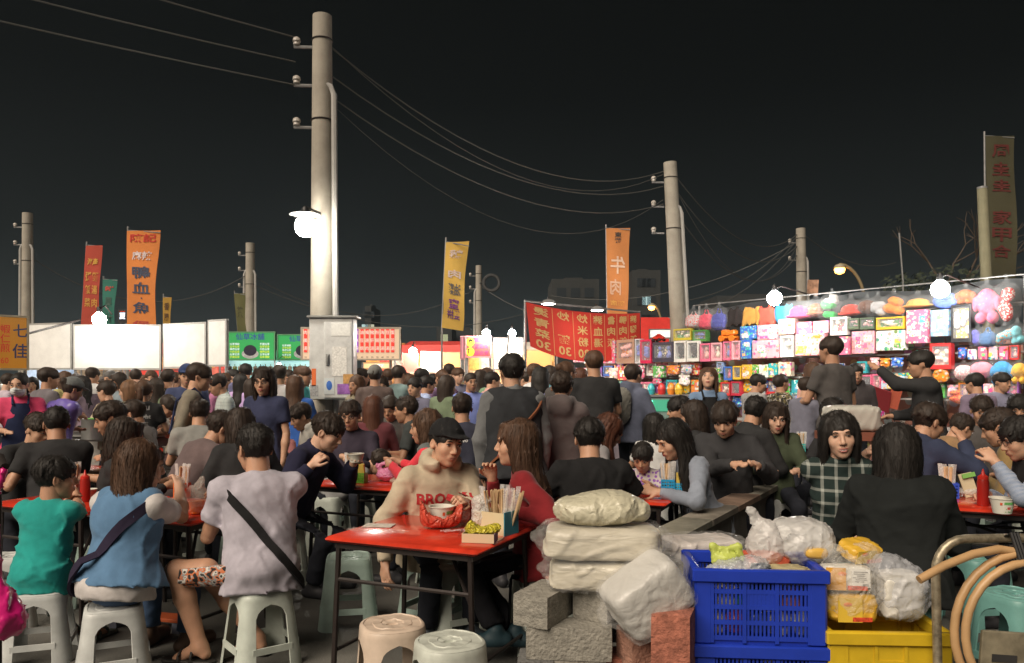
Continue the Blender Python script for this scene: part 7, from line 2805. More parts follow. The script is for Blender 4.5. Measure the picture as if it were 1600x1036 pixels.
lump('plastic_bag', 'clear bag wrapped round the yellow tissue packs', 'bag', (_yx - .12, 3.44, _yt + .002), [('e', (0, 0, .135), (.135, .105, .14), 2.6), ('e', (-.06, 0, .28), (.05, .04, .05), 2.), ('e', (.08, .04, .27), (.09, .06, .06), 2.)], film((.88, .86, .80), .22, .12, .9, 24.), .009, (.008, .08), 51)
lump('plastic_bag', 'bluish clear bag slumped beside the tissue packs', 'bag', (_yx + .11, 3.46, _yt + .002), [('e', (0, 0, .12), (.125, .10, .13), 2.2), ('e', (-.06, 0, .22), (.09, .08, .07), 2.)], film((.74, .76, .82), .34, .16, .7, 12.), .009, (.010, .10), 52)

# ---- trolley frame with a coiled hose
_hD = 3.2
_t = thing('hand_trolley', 'rusty steel trolley frame standing before the dark red table', 'trolley', (0, 0, 0))
_tl, _tr = gx(1462, _hD), gx(1660, _hD)
_ztop = at(0, 842, _hD).z
pts = [(_tl + .015, _hD, .02), (_tl, _hD, _ztop - .13)]
for k in range(1, 7):
    a = k / 6 * math.pi / 2
    pts.append((_tl + .12 * (1 - math.cos(a)), _hD, _ztop - .13 + .13 * math.sin(a)))
for k in range(6, -1, -1):
    a = k / 6 * math.pi / 2
    pts.append((_tr - .12 * (1 - math.cos(a)), _hD + .02, _ztop - .13 + .13 * math.sin(a)))
pts.append((_tr, _hD + .02, .02))
m = MB()
m.tube(pts, .018, n=12)
m.build('handle_frame', M((.36, .31, .22), .42, metal=.6, var=.5, vs=24., bump=.2, bs=40.), _t, True)
m = MB()
zp_ = at(0, 990, _hD).z
m.box(((_tl + _tr) / 2 + .10, _hD + .01, zp_ - .14), (_tr - _tl - .16, .02, .28), (0, R(4), 0), bev=.004)
pl = m.build('name_plate', M((.26, .23, .16), .7, metal=.2, var=.4, vs=9.), _t, True)
m = MB()
m.box(((_tl + _tr) / 2 + .02, _hD - .003, zp_ - .10), (.10, .004, .03), (0, R(4), 0))
m.build('stencil_mark', M((.03, .03, .03), .7), pl)
m = MB()
m.box(((_tl + _tr) / 2 + .0, _hD - .004, zp_ - .155), (.16, .004, .03), (0, R(4), 0))
m.build('yellow_mark', M((.6, .33, .04), .7), pl)
m = MB()
m.box(((_tl + _tr) / 2, _hD + .18, .06), (_tr - _tl, .40, .03), bev=.005)
m.build('platform', DARKM, _t)
for sx in (_tl + .05, _tr - .05):
    for yy in (.02, .34):
        m = MB()
        m.lathe([(.01, -.012), (.03, -.012), (.03, .012), (.01, .012)], (sx, _hD + yy, .03), n=12, rot=Matrix.Rotation(R(90), 3, 'Y'))
        m.build('wheel', BLACKP, _t, True)
_t = thing('garden_hose', 'coiled tan rubber hose tied to the trolley frame', 'hose', (0, 0, 0))
_hx, _hz = gx(1577, _hD), at(0, 868, _hD).z
m = MB()
pts = [at(1436, 906, 3.06), at(1475, 884, 3.08), at(1520, 866, 3.10), at(1560, 858, 3.13), at(1600, 864, 3.14)]
cx_, cz_, rr = gx(1598, 3.14), at(0, 985, 3.14).z, .30
for k in range(64):
    a = math.pi / 2 - .15 - k / 63 * (2 * math.pi * 2.0)
    r_ = rr * (1. - .10 * (k > 32))
    if k > 2:
        pts.append((cx_ + r_ * .92 * math.cos(a), 3.13 - .03 * (k > 32), cz_ + r_ * 1.02 * math.sin(a)))
m.tube(pts, .0165, n=12)
m.build('hose', M((.50, .31, .15), .4, var=.14, vs=8., spec=.5), _t, True)
m = MB()
for k in range(3):
    a = .012 * k
    m.tube([(_hx - .02 + a, 3.09, _hz - .02), (_hx - .02 + a, 3.155, _ztop + .03), (_hx - .02 + a, 3.24, _ztop - .01), (_hx - .01 + a, 3.16, _hz - .045), (_hx - .02 + a, 3.09, _hz - .02)], .007, n=6)
m.tube([(_hx - .05, 3.10, _hz - .03), (_hx + .01, 3.085, _hz - .015), (_hx + .06, 3.10, _hz - .02)], .008, n=6)
m.build('black_tie', BLACKP, _t, True)
# pink bag hanging on a hook stand at the picture edge
_t = thing('hook_stand', 'slim dark hook stand just at the picture edge', 'stand', (gx(-12, 1.9), 1.95, 0))
m = MB()
m.tube([(-.02, 0, 0), (-.02, 0, 1.30), (0, -.02, 1.33), (.03, -.05, 1.31)], .010, n=8)
m.lathe([(.12, .002), (.12, .02), (.02, .03)], (-.02, 0, 0), n=16)
m.build('post', DARKM, _t, True)
_z0 = at(0, 1002, 1.9).z
lump('plastic_bag', 'glossy magenta plastic bag hanging at the picture edge', 'bag', (gx(8, 1.9), 1.9, _z0), [('e', (0, 0, .05), (.048, .05, .045), 2.), ('e', (-.02, 0, .10), (.038, .04, .04), 2.), ('c', (-.02, 0, .12), (-.022, 0, .28), .016, .008), ('c', (-.022, 0, .36), (-.005, .0, 1.30 - _z0), .010, .008)], M((.72, .02, .22), .28, bump=.4, bs=18., coat=.4), .007, (.007, .05), 71)
# free stools
stool('beige round topped stool in front of the near table', gx(618, 3.72), 3.62, .41, R(20), 'beige', True)
stool('grey green round topped stool next to the beige stool', gx(705, 3.45), 3.38, .41, R(28), 'grey', True)
stool('pale green stool with empty seat behind the near table', gx(545, 4.95), 4.95, .42, R(10), 'green')
stool('pale green stool under the far side of near table', gx(705, 4.6), 4.75, .42, R(30), 'sage')
stool('white stool at the picture edge beside the boy', gx(8, 4.9), 4.95, .42, R(15), 'pale')
stool('teal stool with empty seat behind the hose', gx(1590, 4.0), 4.02, .44, R(20), 'teal')
stool('teal stool under the dark red table', gx(1535, 4.9), 4.95, .42, R(8), 'teal')
# orange wooden footrest lying under the denim woman's table
_t = thing('foot_plank', 'low orange plank lying on the ground under the table', 'plank', (gx(240, 4.9), 4.85, 0), R(-14))
m = MB()
m.box((0, 0, .075), (.55, .12, .022), bev=.004)
m.build('plank', M((.50, .10, .03), .6, var=.2), _t)
for x in (-.22, .22):
    m = MB()
    m.box((x, 0, .032), (.05, .11, .064))
    m.build('foot', M((.16, .17, .22), .7), _t)

# ------------------------------------------------------------------ people
BLK, CHAR, NAVY, GREYC = (.016, .016, .017), (.055, .050, .048), (.022, .030, .075), (.20, .20, .21)
STOOL_COLS = ('sage', 'pale', 'green', 'grey')


def seated(label, who, px, py, D, rot, q=None, st=None, **k):
    q = q if q is not None else (0 if D < 5.0 else 1 if D < 8 else 2)
    p = person(label, (px, py, D), rot, 'sit', q=q, **k)
    if D < 8.2 and st != 'no':
        x, y, h = stool_spot(p)
        stool('plastic stool %s is sitting on' % who, x, y, h, p.rotation_euler.z + R(20 + (px % 40)), st or STOOL_COLS[int(px) % 4])
    return p


def standing(label, px, py, D, rot, q=None, **k):
    q = q if q is not None else (1 if D < 7.6 else 2)
    k.setdefault('hands', ('down', 'low'))
    k.setdefault('lean', 4)
    return person(label, (px, py, D), rot, 'stand', q=q, **k)


JEANS = (.045, .075, .15)
# --- nearest diners
seated('boy in teal T-shirt seen from behind on a stool', 'the boy in teal', 88, 748, 4.45, -8, s=.82, skin=1, hair=('short', 'black'), top=('tee', (.020, .30, .27)), bot=('shorts', (.36, .32, .25)), look=(-48, 4, 0), lean=9, st='pale', hands=('table', ('w', 118, 772, 4.75)), shoe=(.05, .06, .05), wr=1.2)
seated('long haired woman in denim waistcoat seen from behind', 'the denim waistcoat woman', 222, 728, 4.28, -16, sex='f', s=1.0, skin=2, hair=('long', 'brown', .05, -.02), top=('tee', (.58, .55, .54)), bot=('pants', (.07, .12, .22)), over=('vest', fab((.10, .20, .34), var=.2, vs=6.)),
       look=(-34, 10, 0), lean=12, hunch=.035, st='pale', hands=(('w', 250, 790, 4.75), ('w', 280, 762, 4.62)), acc=(('strap', 1, (.028, .022, .045), .026),), shoe=(.12, .07, .045), fat=1.04, hem=.57, ohem=.86)
seated('man in pale lavender T-shirt with black cross strap', 'the lavender shirt man', 398, 703, 4.45, 70, s=1.04, skin=1, hair=('crop', 'black'), top=('tee', (.43, .405, .465)), bot=('shorts', M((.55, .17, .07), .9, pat='camo', col2=(.30, .30, .30), ps=1.2, bump=.1)), twist=-48, look=(24, 12, 0),
       lean=12, hunch=.04, st='sage', hands=(('w', 340, 800, 4.6), ('w', 345, 770, 4.75)), feet=((-.12, .30, .085), (.10, .10, .085)), acc=('glasses', ('strap', -1, BLK, .022)), shoe=(.02, .018, .016), fat=1.08, elbow=(.6, -.1))
CAPG = seated('young man in beige lettered hoodie and black cap', 'the capped hoodie man', 697, 694, 4.72, 204, q=0, s=1.03, skin=0, hair=('crop', 'black'), top=('hoodie', (.48, .41, .30)), bot=('pants', (.014, .016, .022)), look=(10, 9, -6), lean=15, hunch=.04,
              hands=(('w', 728, 786, 4.45), ('w', 602, 880, 4.55)), curl=(1.25, .55), acc=(('cap', BLK),), st='green', shoe=(.03, .04, .05))
print_on(CAPG, 'hoodie', 'BROOKL', .0, .815, .085, (.36, .018, .022))
seated('long haired woman in burgundy top touching her lips', 'the burgundy top woman', 806, 694, 4.52, 84, q=0, sex='f', s=1.0, skin=0, hair=('bangs', 'brown', .0, -.03), top=('long', (.20, .016, .020)), bot=('pants', (.012, .012, .015)), look=(4, 2, 0), lean=10, hunch=.03,
       hands=(('w', 800, 800, 4.28), ('w', 769, 748, 4.52)), feet=(('w', 775, 985, 4.25), ('w', 805, 985, 4.32)), st='sage', shoe=(.02, .05, .065), curl=.8)
seated('broad man in black T-shirt seen from behind centrally', 'the broad black shirt man', 921, 688, 5.25, 4, q=0, s=1.05, skin=1, hair=('short', 'black'), top=('tee', BLK), look=(-6, 16, 0), lean=18, hunch=.06, fat=1.12, elbow=(.95, -.1), st='sage')
seated('small child in white printed top beside the mother', 'the small child', 1004, 708, 5.75, 160, q=1, s=.62, skin=1, hair=('short', 'black'), top=('tee', M((.55, .50, .48), .9, pat='spots', col2=(.25, .1, .4), ps=2.5)), look=(0, 24, 0), lean=6, hs=.86)
seated('mother with long black hair in pale blue grey top', 'the mother', 1050, 688, 5.55, 112, q=0, sex='f', s=1.02, skin=0, hair=('long', 'black', -.02, -.02), top=('long', (.24, .27, .33)), bot=('pants', JEANS), look=(-4, 26, 0), lean=22, hunch=.05, hands=(('w', 1030, 770, 5.3), ('w', 1010, 762, 5.6)), elbow=(.9, -.2))
seated('smiling woman in black and white plaid shirt', 'the smiling plaid woman', 1312, 682, 4.50, 168, q=0, sex='f', s=1.0, skin=2, hair=('long', 'black', .0, -.05), top=('shirt', fab((.018, .030, .028), pat='plaid', col2=(.34, .36, .33), ps=2.1)), look=(-2, 3, 6), lean=10, smile=True, hands=('lap', ('w', 1352, 712, 4.62)), bot=('pants', BLK), st='teal')
seated('woman in black coat with long black hair seen from behind', 'the black coat woman', 1400, 706, 4.22, -20, q=0, sex='f', s=1.05, skin=0, hair=('long', 'black', -.02), top=('coat', (.013, .015, .015)), look=(10, 10, 0), lean=12, hunch=.04, fat=1.15, hands=('table', 'table'), face=False, st='teal')
seated('man in glasses eating in black waistcoat over striped sleeves', 'the striped sleeve man', 1594, 686, 4.95, 78, q=0, s=1.02, skin=0, hair=('short', 'black'), top=('long', fab((.10, .16, .30), pat='stripez', col2=(.42, .45, .50), ps=3.2)), over=('vest', fab(BLK)), look=(6, 20, 0), lean=16, hunch=.05,
       hands=(('w', 1555, 722, 4.8), 'table'), acc=('glasses',), curl=1.0)
# --- middle diners, from the picture's edge inwards
seated('young man in black looking down at the edge table', 'the young man in black', 60, 672, 6.5, -120, s=1., skin=0, hair=('short', 'dark'), top=('long', BLK), look=(10, 22, 0), lean=14)
seated('man in black T-shirt with short hair behind the boy', 'the black shirt man behind the boy', 88, 664, 6.15, 55, s=1.03, skin=1, hair=('crop', 'black'), top=('tee', BLK), look=(10, 16, 0), lean=14, hunch=.05, fat=1.05, twist=-30)
_pw = seated('man in dark T-shirt with white letters turned left', 'the man with white letters', 172, 655, 6.25, 120, s=1.02, skin=3, hair=('short', 'black'), top=('tee', (.018, .026, .035)), look=(0, 18, 0), lean=14)
print_on(_pw, 'shirt', 'REVIVAL', 0, .80, .06, (.45, .48, .5))
seated('dark haired diner half hidden by the denim waistcoat woman', 'the half hidden diner', 198, 684, 5.5, -60, s=.98, sex='f', skin=1, hair=('bob', 'dark'), top=('long', BLK), look=(0, 14, 0), face=False)
seated('diner in grey collar behind the man with letters', 'the grey collar diner', 208, 648, 7.6, 90, s=1., skin=1, hair=('short', 'black'), top=('shirt', (.16, .15, .15)), look=(0, 20, 0))
seated('man in brown long sleeves bent over his food', 'the bent brown sleeve man', 347, 664, 6.35, -50, s=1.06, skin=1, hair=('short', 'dark'), top=('long', (.085, .060, .060)), look=(-20, 30, 0), lean=32, hunch=.08, twist=8, fat=1.05)
seated('person with wavy hair in black jacket seen from behind', 'the wavy haired diner', 374, 668, 5.9, 28, s=1., sex='f', skin=0, hair=('wavy', 'dark'), top=('jacket', BLK), look=(10, 18, 0), lean=20, hunch=.05, face=False)
seated('diner in grey T-shirt with a green shoulder strap', 'the green strap diner', 312, 646, 7.4, 15, s=1., skin=1, hair=('crop', 'black'), top=('tee', (.17, .17, .16)), look=(0, 14, 0), lean=12, acc=(('strap', 1, (.06, .07, .04), .014),), face=False)
seated('man in dark plaid shirt turned left at the pots', 'the dark plaid man', 297, 637, 7.9, 60, s=1.04, skin=1, hair=('short', 'black'), top=('shirt', fab((.05, .028, .03), pat='plaid', col2=(.14, .10, .10), ps=2.)), look=(10, 18, 0), lean=20)
seated('child peering over between seated diners', 'the peering child', 433, 661, 7.9, 175, s=.72, skin=0, hair=('bob', 'black'), top=('tee', (.30, .12, .12)), look=(0, 4, 0))
seated('person in pale grey hoodie bent beside the pole', 'the pale grey hoodie diner', 470, 641, 7.8, 120, s=.98, skin=1, hair=('short', 'dark'), top=('hoodie', (.36, .35, .32)), look=(0, 26, 0), lean=22)
seated('man in navy jacket slurping noodles over a bowl', 'the noodle eating man', 512, 674, 5.65, -102, q=0, s=1.03, skin=2, hair=('short', 'dark'), top=('jacket', (.020, .020, .045)), look=(0, 26, 0), lean=28, hunch=.05, hands=(('w', 552, 724, 5.75), ('w', 486, 728, 5.35)), curl=1.1)
seated('man in glasses facing us in a dark shirt', 'the dark shirt glasses man', 547, 650, 7.2, 178, s=1.03, skin=1, hair=('short', 'black'), top=('shirt', (.028, .022, .035)), look=(0, 10, 0), lean=6, acc=('glasses',))
seated('child in grey shirt asleep on the red table', 'the sleeping child', 592, 688, 7.05, -72, s=.72, skin=0, hair=('mop', 'dark'), top=('tee', (.26, .26, .26)), look=(0, 55, 20), lean=52, hunch=.08, face=False)
seated('woman in grey waistcoat with red sleeves and long hair', 'the red sleeve woman', 664, 668, 5.95, 74, sex='f', s=.98, skin=1, hair=('long', 'brown'), top=('long', (.52, .030, .045)), over=('vest', fab((.13, .15, .15))), look=(10, 8, 0), lean=10, hands=(('w', 612, 727, 6.1), ('w', 625, 722, 6.3)))
seated('man in black polo shirt turned in profile', 'the black polo man', 634, 641, 7.8, 88, s=1.02, skin=3, hair=('crop', 'dark'), top=('polo', (.03, .035, .035)), look=(0, 8, 0), lean=14)
seated('woman with brown hair in maroon seen from behind', 'the maroon top woman', 583, 636, 8.1, 5, sex='f', s=1., skin=1, hair=('long', 'auburn'), top=('long', (.09, .022, .028)), look=(0, 8, 0), face=False)
seated('dark haired diner behind the sleeping child', 'the diner behind the sleeping child', 609, 632, 8.6, 170, s=1., skin=1, hair=('short', 'black'), top=('tee', CHAR), look=(0, 24, 0))
_pw = seated('man in navy T-shirt with white mark on the back', 'the navy shirt man', 722, 622, 7.3, 4, s=1.04, skin=1, hair=('crop', 'black'), top=('tee', (.024, .026, .042)), look=(0, 6, 0), lean=4, face=False, seat=.5)
print_on(_pw, 'shirt', 'Salvo', 0, .965, .05, (.6, .6, .6), False, .1)
seated('woman with auburn hair in grey jumper leaning over', 'the auburn haired woman', 952, 660, 6.3, -70, sex='f', s=1., skin=1, hair=('long', 'auburn', .05), top=('long', (.17, .165, .17)), look=(-10, 34, 0), lean=30, hunch=.05, face=False)
seated('child with black bob in white top seen from behind', 'the white top child', 1021, 646, 7.2, 10, s=.80, skin=1, hair=('bob', 'black'), top=('tee', (.48, .48, .47)), look=(0, 0, 0), face=False)
seated('diner in profile before the green glowing counter', 'the profile diner', 1060, 634, 7.9, 96, s=1., skin=1, hair=('mop', 'black'), top=('tee', CHAR), look=(0, 10, 0))
seated('dark haired diner behind the mother', 'the diner behind the mother', 1082, 650, 7.2, 60, s=1., sex='f', skin=1, hair=('bob', 'black'), top=('jacket', BLK), look=(0, 14, 0), face=False)
seated('man in dark jacket looking down at his bowl', 'the dark jacket man', 1132, 650, 6.15, 160, q=1, s=1.04, skin=0, hair=('mop', 'dark'), top=('jacket', (.022, .022, .024)), look=(-4, 24, 0), lean=16, hunch=.04, hands=(('w', 1184, 728, 5.85), ('w', 1146, 726, 5.85)))
seated('man in black with sunglasses pushed on his head', 'the sunglasses man', 1180, 616, 6.9, -60, s=1.04, skin=1, hair=('crop', 'black'), top=('jacket', BLK), look=(20, 18, 10), lean=10, hands=('mouth', 'table'), seat=.48)
seated('girl with straight bangs in olive top facing us', 'the girl with bangs', 1213, 640, 6.7, 172, sex='f', s=.97, skin=2, hair=('bangs', 'dark'), top=('long', (.035, .045, .025)), look=(0, 14, 0), lean=8)
seated('woman with dark hair looking down beside the plaid woman', 'the woman looking down', 1300, 618, 7.2, 120, sex='f', s=1., skin=1, hair=('bob', 'black'), top=('long', BLK), look=(0, 22, 0), seat=.48)
seated('man in navy jacket eating in profile', 'the navy jacket man', 1452, 626, 5.95, -72, q=1, s=1.06, skin=1, hair=('mop', 'black'), top=('jacket', (.018, .024, .050)), look=(-10, 22, 0), lean=22, hunch=.05, hands=('mouth', ('w', 1505, 690, 5.8)), fat=1.08)
seated('man in olive brown shirt seen from behind', 'the olive shirt man', 1560, 632, 5.9, 40, q=1, s=1.05, skin=1, hair=('short', 'black'), top=('long', (.17, .115, .045)), look=(20, 24, 0), lean=26, hunch=.07, fat=1.05, face=False)
seated('man with black hair behind the olive shirt man', 'the man behind the olive shirt', 1534, 614, 7.4, 160, s=1.02, skin=1, hair=('short', 'black'), top=('tee', CHAR), look=(0, 16, 0), seat=.5)
seated('dark haired diner at the end below the pink plush balls', 'the diner below the plush balls', 1592, 612, 7.6, 150, s=1.03, skin=1, hair=('short', 'black'), top=('jacket', BLK), look=(0, 16, 0), seat=.5)
seated('bald looking diner bending low before the toy packets', 'the low bending diner', 1502, 646, 7.0, -80, s=.95, skin=1, hair=('crop', 'dark'), top=('tee', (.20, .12, .06)), look=(0, 34, 0), lean=30)
# --- standing people of the middle distance
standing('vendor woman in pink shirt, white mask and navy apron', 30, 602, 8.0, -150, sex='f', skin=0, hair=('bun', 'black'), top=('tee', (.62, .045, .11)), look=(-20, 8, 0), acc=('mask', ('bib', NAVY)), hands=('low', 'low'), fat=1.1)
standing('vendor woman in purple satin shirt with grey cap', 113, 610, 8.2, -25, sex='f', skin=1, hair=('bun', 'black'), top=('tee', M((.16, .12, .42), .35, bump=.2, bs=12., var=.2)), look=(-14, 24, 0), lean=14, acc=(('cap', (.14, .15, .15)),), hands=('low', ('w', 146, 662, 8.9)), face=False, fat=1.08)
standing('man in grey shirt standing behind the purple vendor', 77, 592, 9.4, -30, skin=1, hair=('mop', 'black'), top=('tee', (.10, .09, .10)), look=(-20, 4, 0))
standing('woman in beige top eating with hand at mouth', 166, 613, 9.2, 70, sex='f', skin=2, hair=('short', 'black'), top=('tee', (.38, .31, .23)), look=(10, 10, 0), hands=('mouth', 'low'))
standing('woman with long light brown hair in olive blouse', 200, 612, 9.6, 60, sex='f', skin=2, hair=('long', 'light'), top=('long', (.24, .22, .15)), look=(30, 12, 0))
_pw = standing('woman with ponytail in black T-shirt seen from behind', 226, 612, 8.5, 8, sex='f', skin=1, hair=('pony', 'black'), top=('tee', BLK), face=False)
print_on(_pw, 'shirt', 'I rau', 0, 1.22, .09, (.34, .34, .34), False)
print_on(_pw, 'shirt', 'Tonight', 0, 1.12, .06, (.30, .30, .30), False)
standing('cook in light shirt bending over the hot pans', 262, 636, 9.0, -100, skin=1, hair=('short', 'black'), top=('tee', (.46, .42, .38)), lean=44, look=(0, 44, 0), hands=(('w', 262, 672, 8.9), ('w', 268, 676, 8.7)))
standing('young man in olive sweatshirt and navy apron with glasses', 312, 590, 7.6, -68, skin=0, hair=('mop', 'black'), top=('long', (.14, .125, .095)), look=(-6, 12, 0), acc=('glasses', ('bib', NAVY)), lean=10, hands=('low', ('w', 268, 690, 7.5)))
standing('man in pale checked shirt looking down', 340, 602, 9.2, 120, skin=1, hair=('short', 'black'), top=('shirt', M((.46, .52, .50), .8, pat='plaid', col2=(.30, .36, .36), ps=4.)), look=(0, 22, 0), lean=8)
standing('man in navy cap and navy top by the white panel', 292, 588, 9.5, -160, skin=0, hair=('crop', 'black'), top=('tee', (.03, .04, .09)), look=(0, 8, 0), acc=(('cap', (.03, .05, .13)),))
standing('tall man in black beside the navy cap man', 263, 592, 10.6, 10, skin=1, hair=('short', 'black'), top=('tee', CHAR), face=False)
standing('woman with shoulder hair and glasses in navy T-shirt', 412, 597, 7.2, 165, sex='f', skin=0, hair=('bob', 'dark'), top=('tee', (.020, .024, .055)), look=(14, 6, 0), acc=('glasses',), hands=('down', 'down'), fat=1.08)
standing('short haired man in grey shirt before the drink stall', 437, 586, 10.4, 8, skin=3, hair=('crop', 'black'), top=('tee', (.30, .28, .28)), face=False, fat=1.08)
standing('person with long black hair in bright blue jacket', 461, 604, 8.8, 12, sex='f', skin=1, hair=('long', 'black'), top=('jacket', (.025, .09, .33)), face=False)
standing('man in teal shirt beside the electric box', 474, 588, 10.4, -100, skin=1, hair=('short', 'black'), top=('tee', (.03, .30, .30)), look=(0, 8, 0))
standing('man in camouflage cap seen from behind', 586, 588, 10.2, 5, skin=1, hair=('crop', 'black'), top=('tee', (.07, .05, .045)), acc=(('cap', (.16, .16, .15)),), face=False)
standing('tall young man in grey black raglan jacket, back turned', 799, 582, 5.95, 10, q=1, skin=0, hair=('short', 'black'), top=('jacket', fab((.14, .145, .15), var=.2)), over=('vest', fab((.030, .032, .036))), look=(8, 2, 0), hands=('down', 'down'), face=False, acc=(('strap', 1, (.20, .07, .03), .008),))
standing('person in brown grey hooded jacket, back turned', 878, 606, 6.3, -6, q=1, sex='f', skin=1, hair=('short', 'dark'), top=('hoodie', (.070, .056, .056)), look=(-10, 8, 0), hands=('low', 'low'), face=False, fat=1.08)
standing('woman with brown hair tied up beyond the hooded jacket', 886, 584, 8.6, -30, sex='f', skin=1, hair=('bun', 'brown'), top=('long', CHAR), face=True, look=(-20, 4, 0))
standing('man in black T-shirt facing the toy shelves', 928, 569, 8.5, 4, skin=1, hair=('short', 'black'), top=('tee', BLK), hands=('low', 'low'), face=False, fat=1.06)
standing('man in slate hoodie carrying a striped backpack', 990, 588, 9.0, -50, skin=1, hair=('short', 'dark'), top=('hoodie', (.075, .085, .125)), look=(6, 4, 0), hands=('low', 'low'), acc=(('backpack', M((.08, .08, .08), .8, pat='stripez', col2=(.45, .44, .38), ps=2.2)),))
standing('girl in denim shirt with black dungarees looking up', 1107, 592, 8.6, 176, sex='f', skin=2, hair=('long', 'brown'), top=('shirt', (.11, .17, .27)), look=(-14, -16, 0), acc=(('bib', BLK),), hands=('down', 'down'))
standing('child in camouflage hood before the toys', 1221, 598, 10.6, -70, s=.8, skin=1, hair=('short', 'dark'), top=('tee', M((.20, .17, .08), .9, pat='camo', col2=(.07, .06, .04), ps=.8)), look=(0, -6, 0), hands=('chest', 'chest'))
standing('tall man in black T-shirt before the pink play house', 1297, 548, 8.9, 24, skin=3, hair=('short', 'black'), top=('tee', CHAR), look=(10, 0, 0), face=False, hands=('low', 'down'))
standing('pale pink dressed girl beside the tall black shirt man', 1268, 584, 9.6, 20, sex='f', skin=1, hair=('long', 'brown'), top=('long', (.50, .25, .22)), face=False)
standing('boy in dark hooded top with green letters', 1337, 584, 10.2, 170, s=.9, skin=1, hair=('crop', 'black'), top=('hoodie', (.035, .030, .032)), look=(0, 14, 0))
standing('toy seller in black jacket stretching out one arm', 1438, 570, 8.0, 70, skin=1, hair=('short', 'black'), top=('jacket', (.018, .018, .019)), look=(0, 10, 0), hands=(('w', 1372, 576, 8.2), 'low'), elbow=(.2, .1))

# --- far shoppers in rows before the lit stalls
FAR = [(15, 598, 11.5, 'm', 'short', 'black', (.12, .10, .12), 'far shopper in mauve shirt beside the masked vendor'), (50, 602, 12.5, 'f', 'long', 'black', (.05, .05, .06), 'far woman with long hair between masked vendor and grey shirt man'),
       (100, 594, 12.0, 'f', 'wavy', 'brown', (.12, .08, .05), 'far woman with wavy brown hair over the purple vendor'), (145, 588, 12.5, 'm', 'short', 'black', (.20, .19, .18), 'far man under the wide white panel lamp in light grey'),
       (128, 602, 11.2, 'f', 'long', 'black', (.04, .05, .05), 'far woman in black between the grey cap and eating woman'), (172, 592, 13.0, 'm', 'crop', 'grey', (.16, .13, .1), 'far grey haired man over the eating woman'), (184, 596, 11.8, 'f', 'bob', 'black', (.06, .06, .07), 'far bob haired woman behind the eating woman'),
       (212, 590, 12.8, 'm', 'short', 'black', (.05, .04, .04), 'far man in dark brown over the ponytail woman'), (236, 592, 12.2, 'm', 'short', 'black', (.42, .04, .04), 'far man in red over the cook'), (246, 606, 10.4, 'f', 'long', 'black', (.03, .03, .03), 'far woman in black close behind the cook'),
       (276, 594, 12.5, 'f', 'pony', 'black', (.05, .07, .12), 'far woman in dark blue by the panel post'), (352, 596, 12.6, 'm', 'short', 'black', (.03, .03, .04), 'far man in black behind the checked shirt man'), (366, 590, 13.2, 'm', 'short', 'black', (.05, .05, .05), 'far man in charcoal at the end of the white panels'),
       (378, 598, 11.4, 'f', 'long', 'black', (.10, .09, .13), 'far long haired woman in mauve before the drink stall'), (384, 583, 12.2, 'm', 'short', 'black', (.03, .03, .035), 'far tall man before the drink cups'), (396, 606, 10.6, 'f', 'bob', 'black', (.06, .05, .07), 'far bob haired woman behind the navy shirt woman'),
       (450, 592, 12.6, 'f', 'long', 'dark', (.10, .10, .10), 'far woman between the grey shirt man and blue jacket'), (566, 590, 12.0, 'm', 'short', 'black', (.04, .035, .04), 'far man right beside the electric box'), (606, 590, 12.4, 'm', 'mop', 'black', (.06, .04, .04), 'far man right of the camouflage cap'),
       (624, 586, 11.4, 'm', 'short', 'black', (.035, .03, .03), 'far tall man under the menu board end'), (642, 598, 12.2, 'f', 'long', 'brown', (.10, .06, .06), 'far brown haired woman beneath the lamp of bright stall'), (660, 590, 11.8, 'm', 'short', 'black', (.06, .025, .03), 'far man in maroon before the white glowing panel'),
       (676, 596, 12.8, 'm', 'crop', 'black', (.10, .10, .10), 'far man in grey between the glowing posters'), (690, 592, 11.2, 'f', 'pony', 'black', (.03, .03, .035), 'far ponytail woman before the orange poster'), (702, 582, 13.2, 'm', 'short', 'black', (.05, .04, .035), 'far tall man before the orange fried food poster'),
       (716, 588, 12.4, 'm', 'short', 'black', (.04, .04, .05), 'far man left of the red spicy sign'), (736, 598, 10.2, 'm', 'crop', 'black', (.06, .08, .16), 'far capped man in blue under the spicy sign'), (752, 592, 12.0, 'f', 'long', 'black', (.04, .04, .04), 'far long haired woman before the white stall'),
       (770, 596, 11.0, 'm', 'short', 'black', (.10, .09, .08), 'far man in taupe left of the raglan jacket man'), (836, 584, 11.0, 'm', 'short', 'black', (.44, .42, .40), 'far man in white right of the raglan jacket man'), (845, 592, 9.2, 'f', 'bob', 'black', (.05, .05, .06), 'woman with dark bob right behind the raglan jacket man'),
       (857, 586, 12.0, 'f', 'long', 'black', (.06, .10, .16), 'far woman in blue near the game counter'), (904, 590, 11.2, 'f', 'long', 'auburn', (.10, .06, .05), 'far auburn haired woman before the toy shelves'), (1185, 600, 10.4, 'm', 'short', 'black', (.05, .05, .05), 'far man in black before the block set cards'),
       (1262, 606, 9.0, 'm', 'short', 'black', (.03, .03, .03), 'man in black half hidden by the girl in pink'), (1522, 600, 9.4, 'm', 'short', 'black', (.03, .03, .035), 'man in black before the lower plush row'), (1566, 598, 9.8, 'm', 'short', 'black', (.06, .06, .07), 'man in charcoal before the bright blue plush'),
       (556, 602, 10.2, 'f', 'long', 'black', (.05, .03, .035), 'far woman in dark maroon just right of the pole'), (648, 606, 9.6, 'm', 'short', 'black', (.025, .025, .03), 'man in black behind the black polo man'), (700, 604, 9.4, 'f', 'long', 'dark', (.04, .03, .03), 'woman with long hair behind the navy shirt man')]
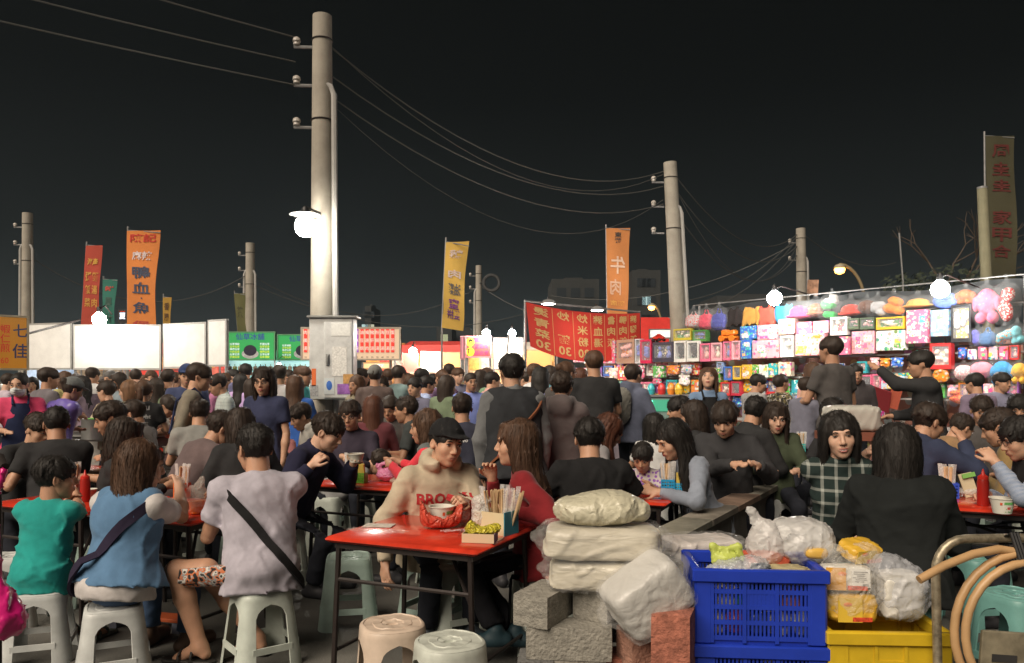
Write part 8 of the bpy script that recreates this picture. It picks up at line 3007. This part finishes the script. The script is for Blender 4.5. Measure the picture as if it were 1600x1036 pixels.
for px, py, D, hr, hc, tc, lab in ((118, 596, 13.4, 'short', 'dark', (.12, .14, .2), 'small far man in slate over the purple vendor'), (158, 600, 14., 'long', 'black', (.2, .08, .08), 'small far woman in dull red by the panel lamp'), (190, 604, 13., 'short', 'black', (.18, .18, .18), 'small far man in pale grey behind the brown haired woman'),
                         (222, 598, 14.2, 'bob', 'black', (.06, .12, .1), 'small far woman in green over the ponytail'), (254, 598, 13.6, 'short', 'dark', (.2, .16, .1), 'small far man in tan near the panel post'), (322, 600, 12.4, 'long', 'brown', (.15, .05, .12), 'small far woman in plum behind the apron man'),
                         (404, 588, 14., 'short', 'black', (.2, .2, .2), 'small far man in white before the drink shelves'), (425, 596, 13., 'short', 'dark', (.05, .1, .16), 'small far man in blue beside the navy shirt woman'), (575, 600, 12.8, 'short', 'black', (.2, .06, .05), 'small far man in red beside the camouflage cap'),
                         (597, 602, 11.4, 'bob', 'dark', (.14, .14, .16), 'small far woman in grey beside the camouflage cap'), (633, 594, 13.6, 'long', 'black', (.22, .2, .16), 'small far woman in cream before the red poster'), (668, 602, 10.8, 'short', 'black', (.08, .1, .16), 'far man in steel blue under the glowing panel'),
                         (684, 600, 13.8, 'short', 'dark', (.2, .1, .05), 'small far man in rust before the posters'), (746, 602, 12.8, 'short', 'black', (.2, .2, .2), 'small far man in white under the spicy sign'), (762, 588, 13.4, 'bob', 'black', (.1, .05, .06), 'small far woman in wine before the white stall'), (820, 594, 12.4, 'short', 'dark', (.1, .12, .1), 'far man in grey green beside the raglan jacket man')):
    FAR.append((px, py, D, 'f' if hr in ('long', 'bob') else 'm', hr, hc, tc, lab))
_g = random.Random(77)
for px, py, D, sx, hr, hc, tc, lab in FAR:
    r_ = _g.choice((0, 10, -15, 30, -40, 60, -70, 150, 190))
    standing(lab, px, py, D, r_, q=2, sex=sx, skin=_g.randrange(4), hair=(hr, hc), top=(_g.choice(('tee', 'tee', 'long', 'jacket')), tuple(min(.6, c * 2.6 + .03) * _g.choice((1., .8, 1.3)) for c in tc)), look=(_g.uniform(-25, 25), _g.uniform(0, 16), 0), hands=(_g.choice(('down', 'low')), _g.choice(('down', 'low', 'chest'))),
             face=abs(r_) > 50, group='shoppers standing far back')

# ------------------------------------------------------------------ vendor's cooking counter, steel pot, wrapped roll behind the plaid woman
_t = thing('cooking_counter', 'steel cooking counter with pans under the white panels', 'counter', (gx(205, 9.6), 9.6, 0))
m = MB()
m.box((0, 0, .42), (2.6, .6, .84), bev=.01)
m.build('cabinet', M((.30, .28, .26), .5, metal=.4, var=.3), _t, True)
m = MB()
m.box((0, 0, .855), (2.7, .68, .03), bev=.008)
m.build('top', STEEL, _t, True)
for k in range(5):
    m = MB()
    m.lathe([(.11, .872), (.13, .95), (.135, .955), (.10, .90), (.001, .895)], (-1.0 + .5 * k, 0, 0), n=16)
    m.build('pan', M((.15, .14, .13), .4, metal=.6), _t, True)
_p = at(142, 672, 8.9)
_t = thing('steel_pot', 'tall steel pot of greens beside the purple vendor', 'pot', (_p.x, 9.05, .0))
m = MB()
m.lathe([(.17, .84), (.17, 1.06), (.178, 1.07), (.16, 1.065), (.16, .9)], n=22)
m.build('pot', STEEL, _t, True)
m = MB()
m.lathe([(.158, 1.04), (.10, 1.075), (.001, 1.085)], n=14)
m.build('greens', M((.10, .35, .06), .6, bump=1., bs=30., var=.4, vs=14.), _t, True)
m = MB()
m.tube([(-.17, 0, .838), (-.17, .0, 0)], .02, n=6)
m.tube([(.17, 0, .838), (.17, .0, 0)], .02, n=6)
m.box((0, 0, .83), (.42, .38, .015))
m.build('stand', DARKM, _t)
_p = at(1330, 668, 6.0)
_t = thing('wrapped_roll', 'big film wrapped white roll on a stand behind the plaid woman', 'roll', (_p.x, 6.0, 0))
f = F((-.24, -.14, .9), (.24, .14, 1.5), .012)
f.ell((0, 0, _p.z + .07), (.20, .11, .10), k=0, p=5.)
f.noise(.006, .10, 4, True, 5)
v, q = f.mesh()
mesh_obj('roll', v, q, M((.50, .49, .44), .4, bump=.3, bs=12., coat=.5), _t, True)
m = MB()
m.box((0, 0, _p.z - .06), (.44, .30, .06))
for sx in (-.18, .18):
    m.tube([(sx, 0, 0), (sx, 0, _p.z - .08)], .018, n=6)
m.build('stand', M((.22, .08, .05), .6), _t)
# noodle bowl held by the man in the navy jacket, folded cloth bag on the lap of the white-shirted crowd
bowl('noodle bowl held up by the man in navy jacket', at(556, 722, 5.68) , .058, .055, False, name='noodle_bowl')

# ------------------------------------------------------------------ thin cooking smoke and night haze over the whole place
_m = MB()
_m.box((0, 200, 19), (660, 560, 40))
_hz = bpy.data.materials.new('haze')
_hz.use_nodes = True
_n = _hz.node_tree.nodes
_n.remove(_n['Principled BSDF'])
_pv = _n.new('ShaderNodeVolumePrincipled')
_pv.inputs['Color'].default_value = (.62, .80, .95, 1)
_pv.inputs['Density'].default_value = .0006
_pv.inputs['Anisotropy'].default_value = .55
_hz.node_tree.links.new(_pv.outputs[0], _n['Material Output'].inputs['Volume'])
_ho = _m.build('haze', _hz)
_ho['kind'] = 'stuff'
_ho['label'] = 'thin pale night haze hanging over the whole market'

for _o in bpy.data.objects:
    for _k in ('_hands', '_w', '_seat'):
        if _k in _o:
            del _o[_k]
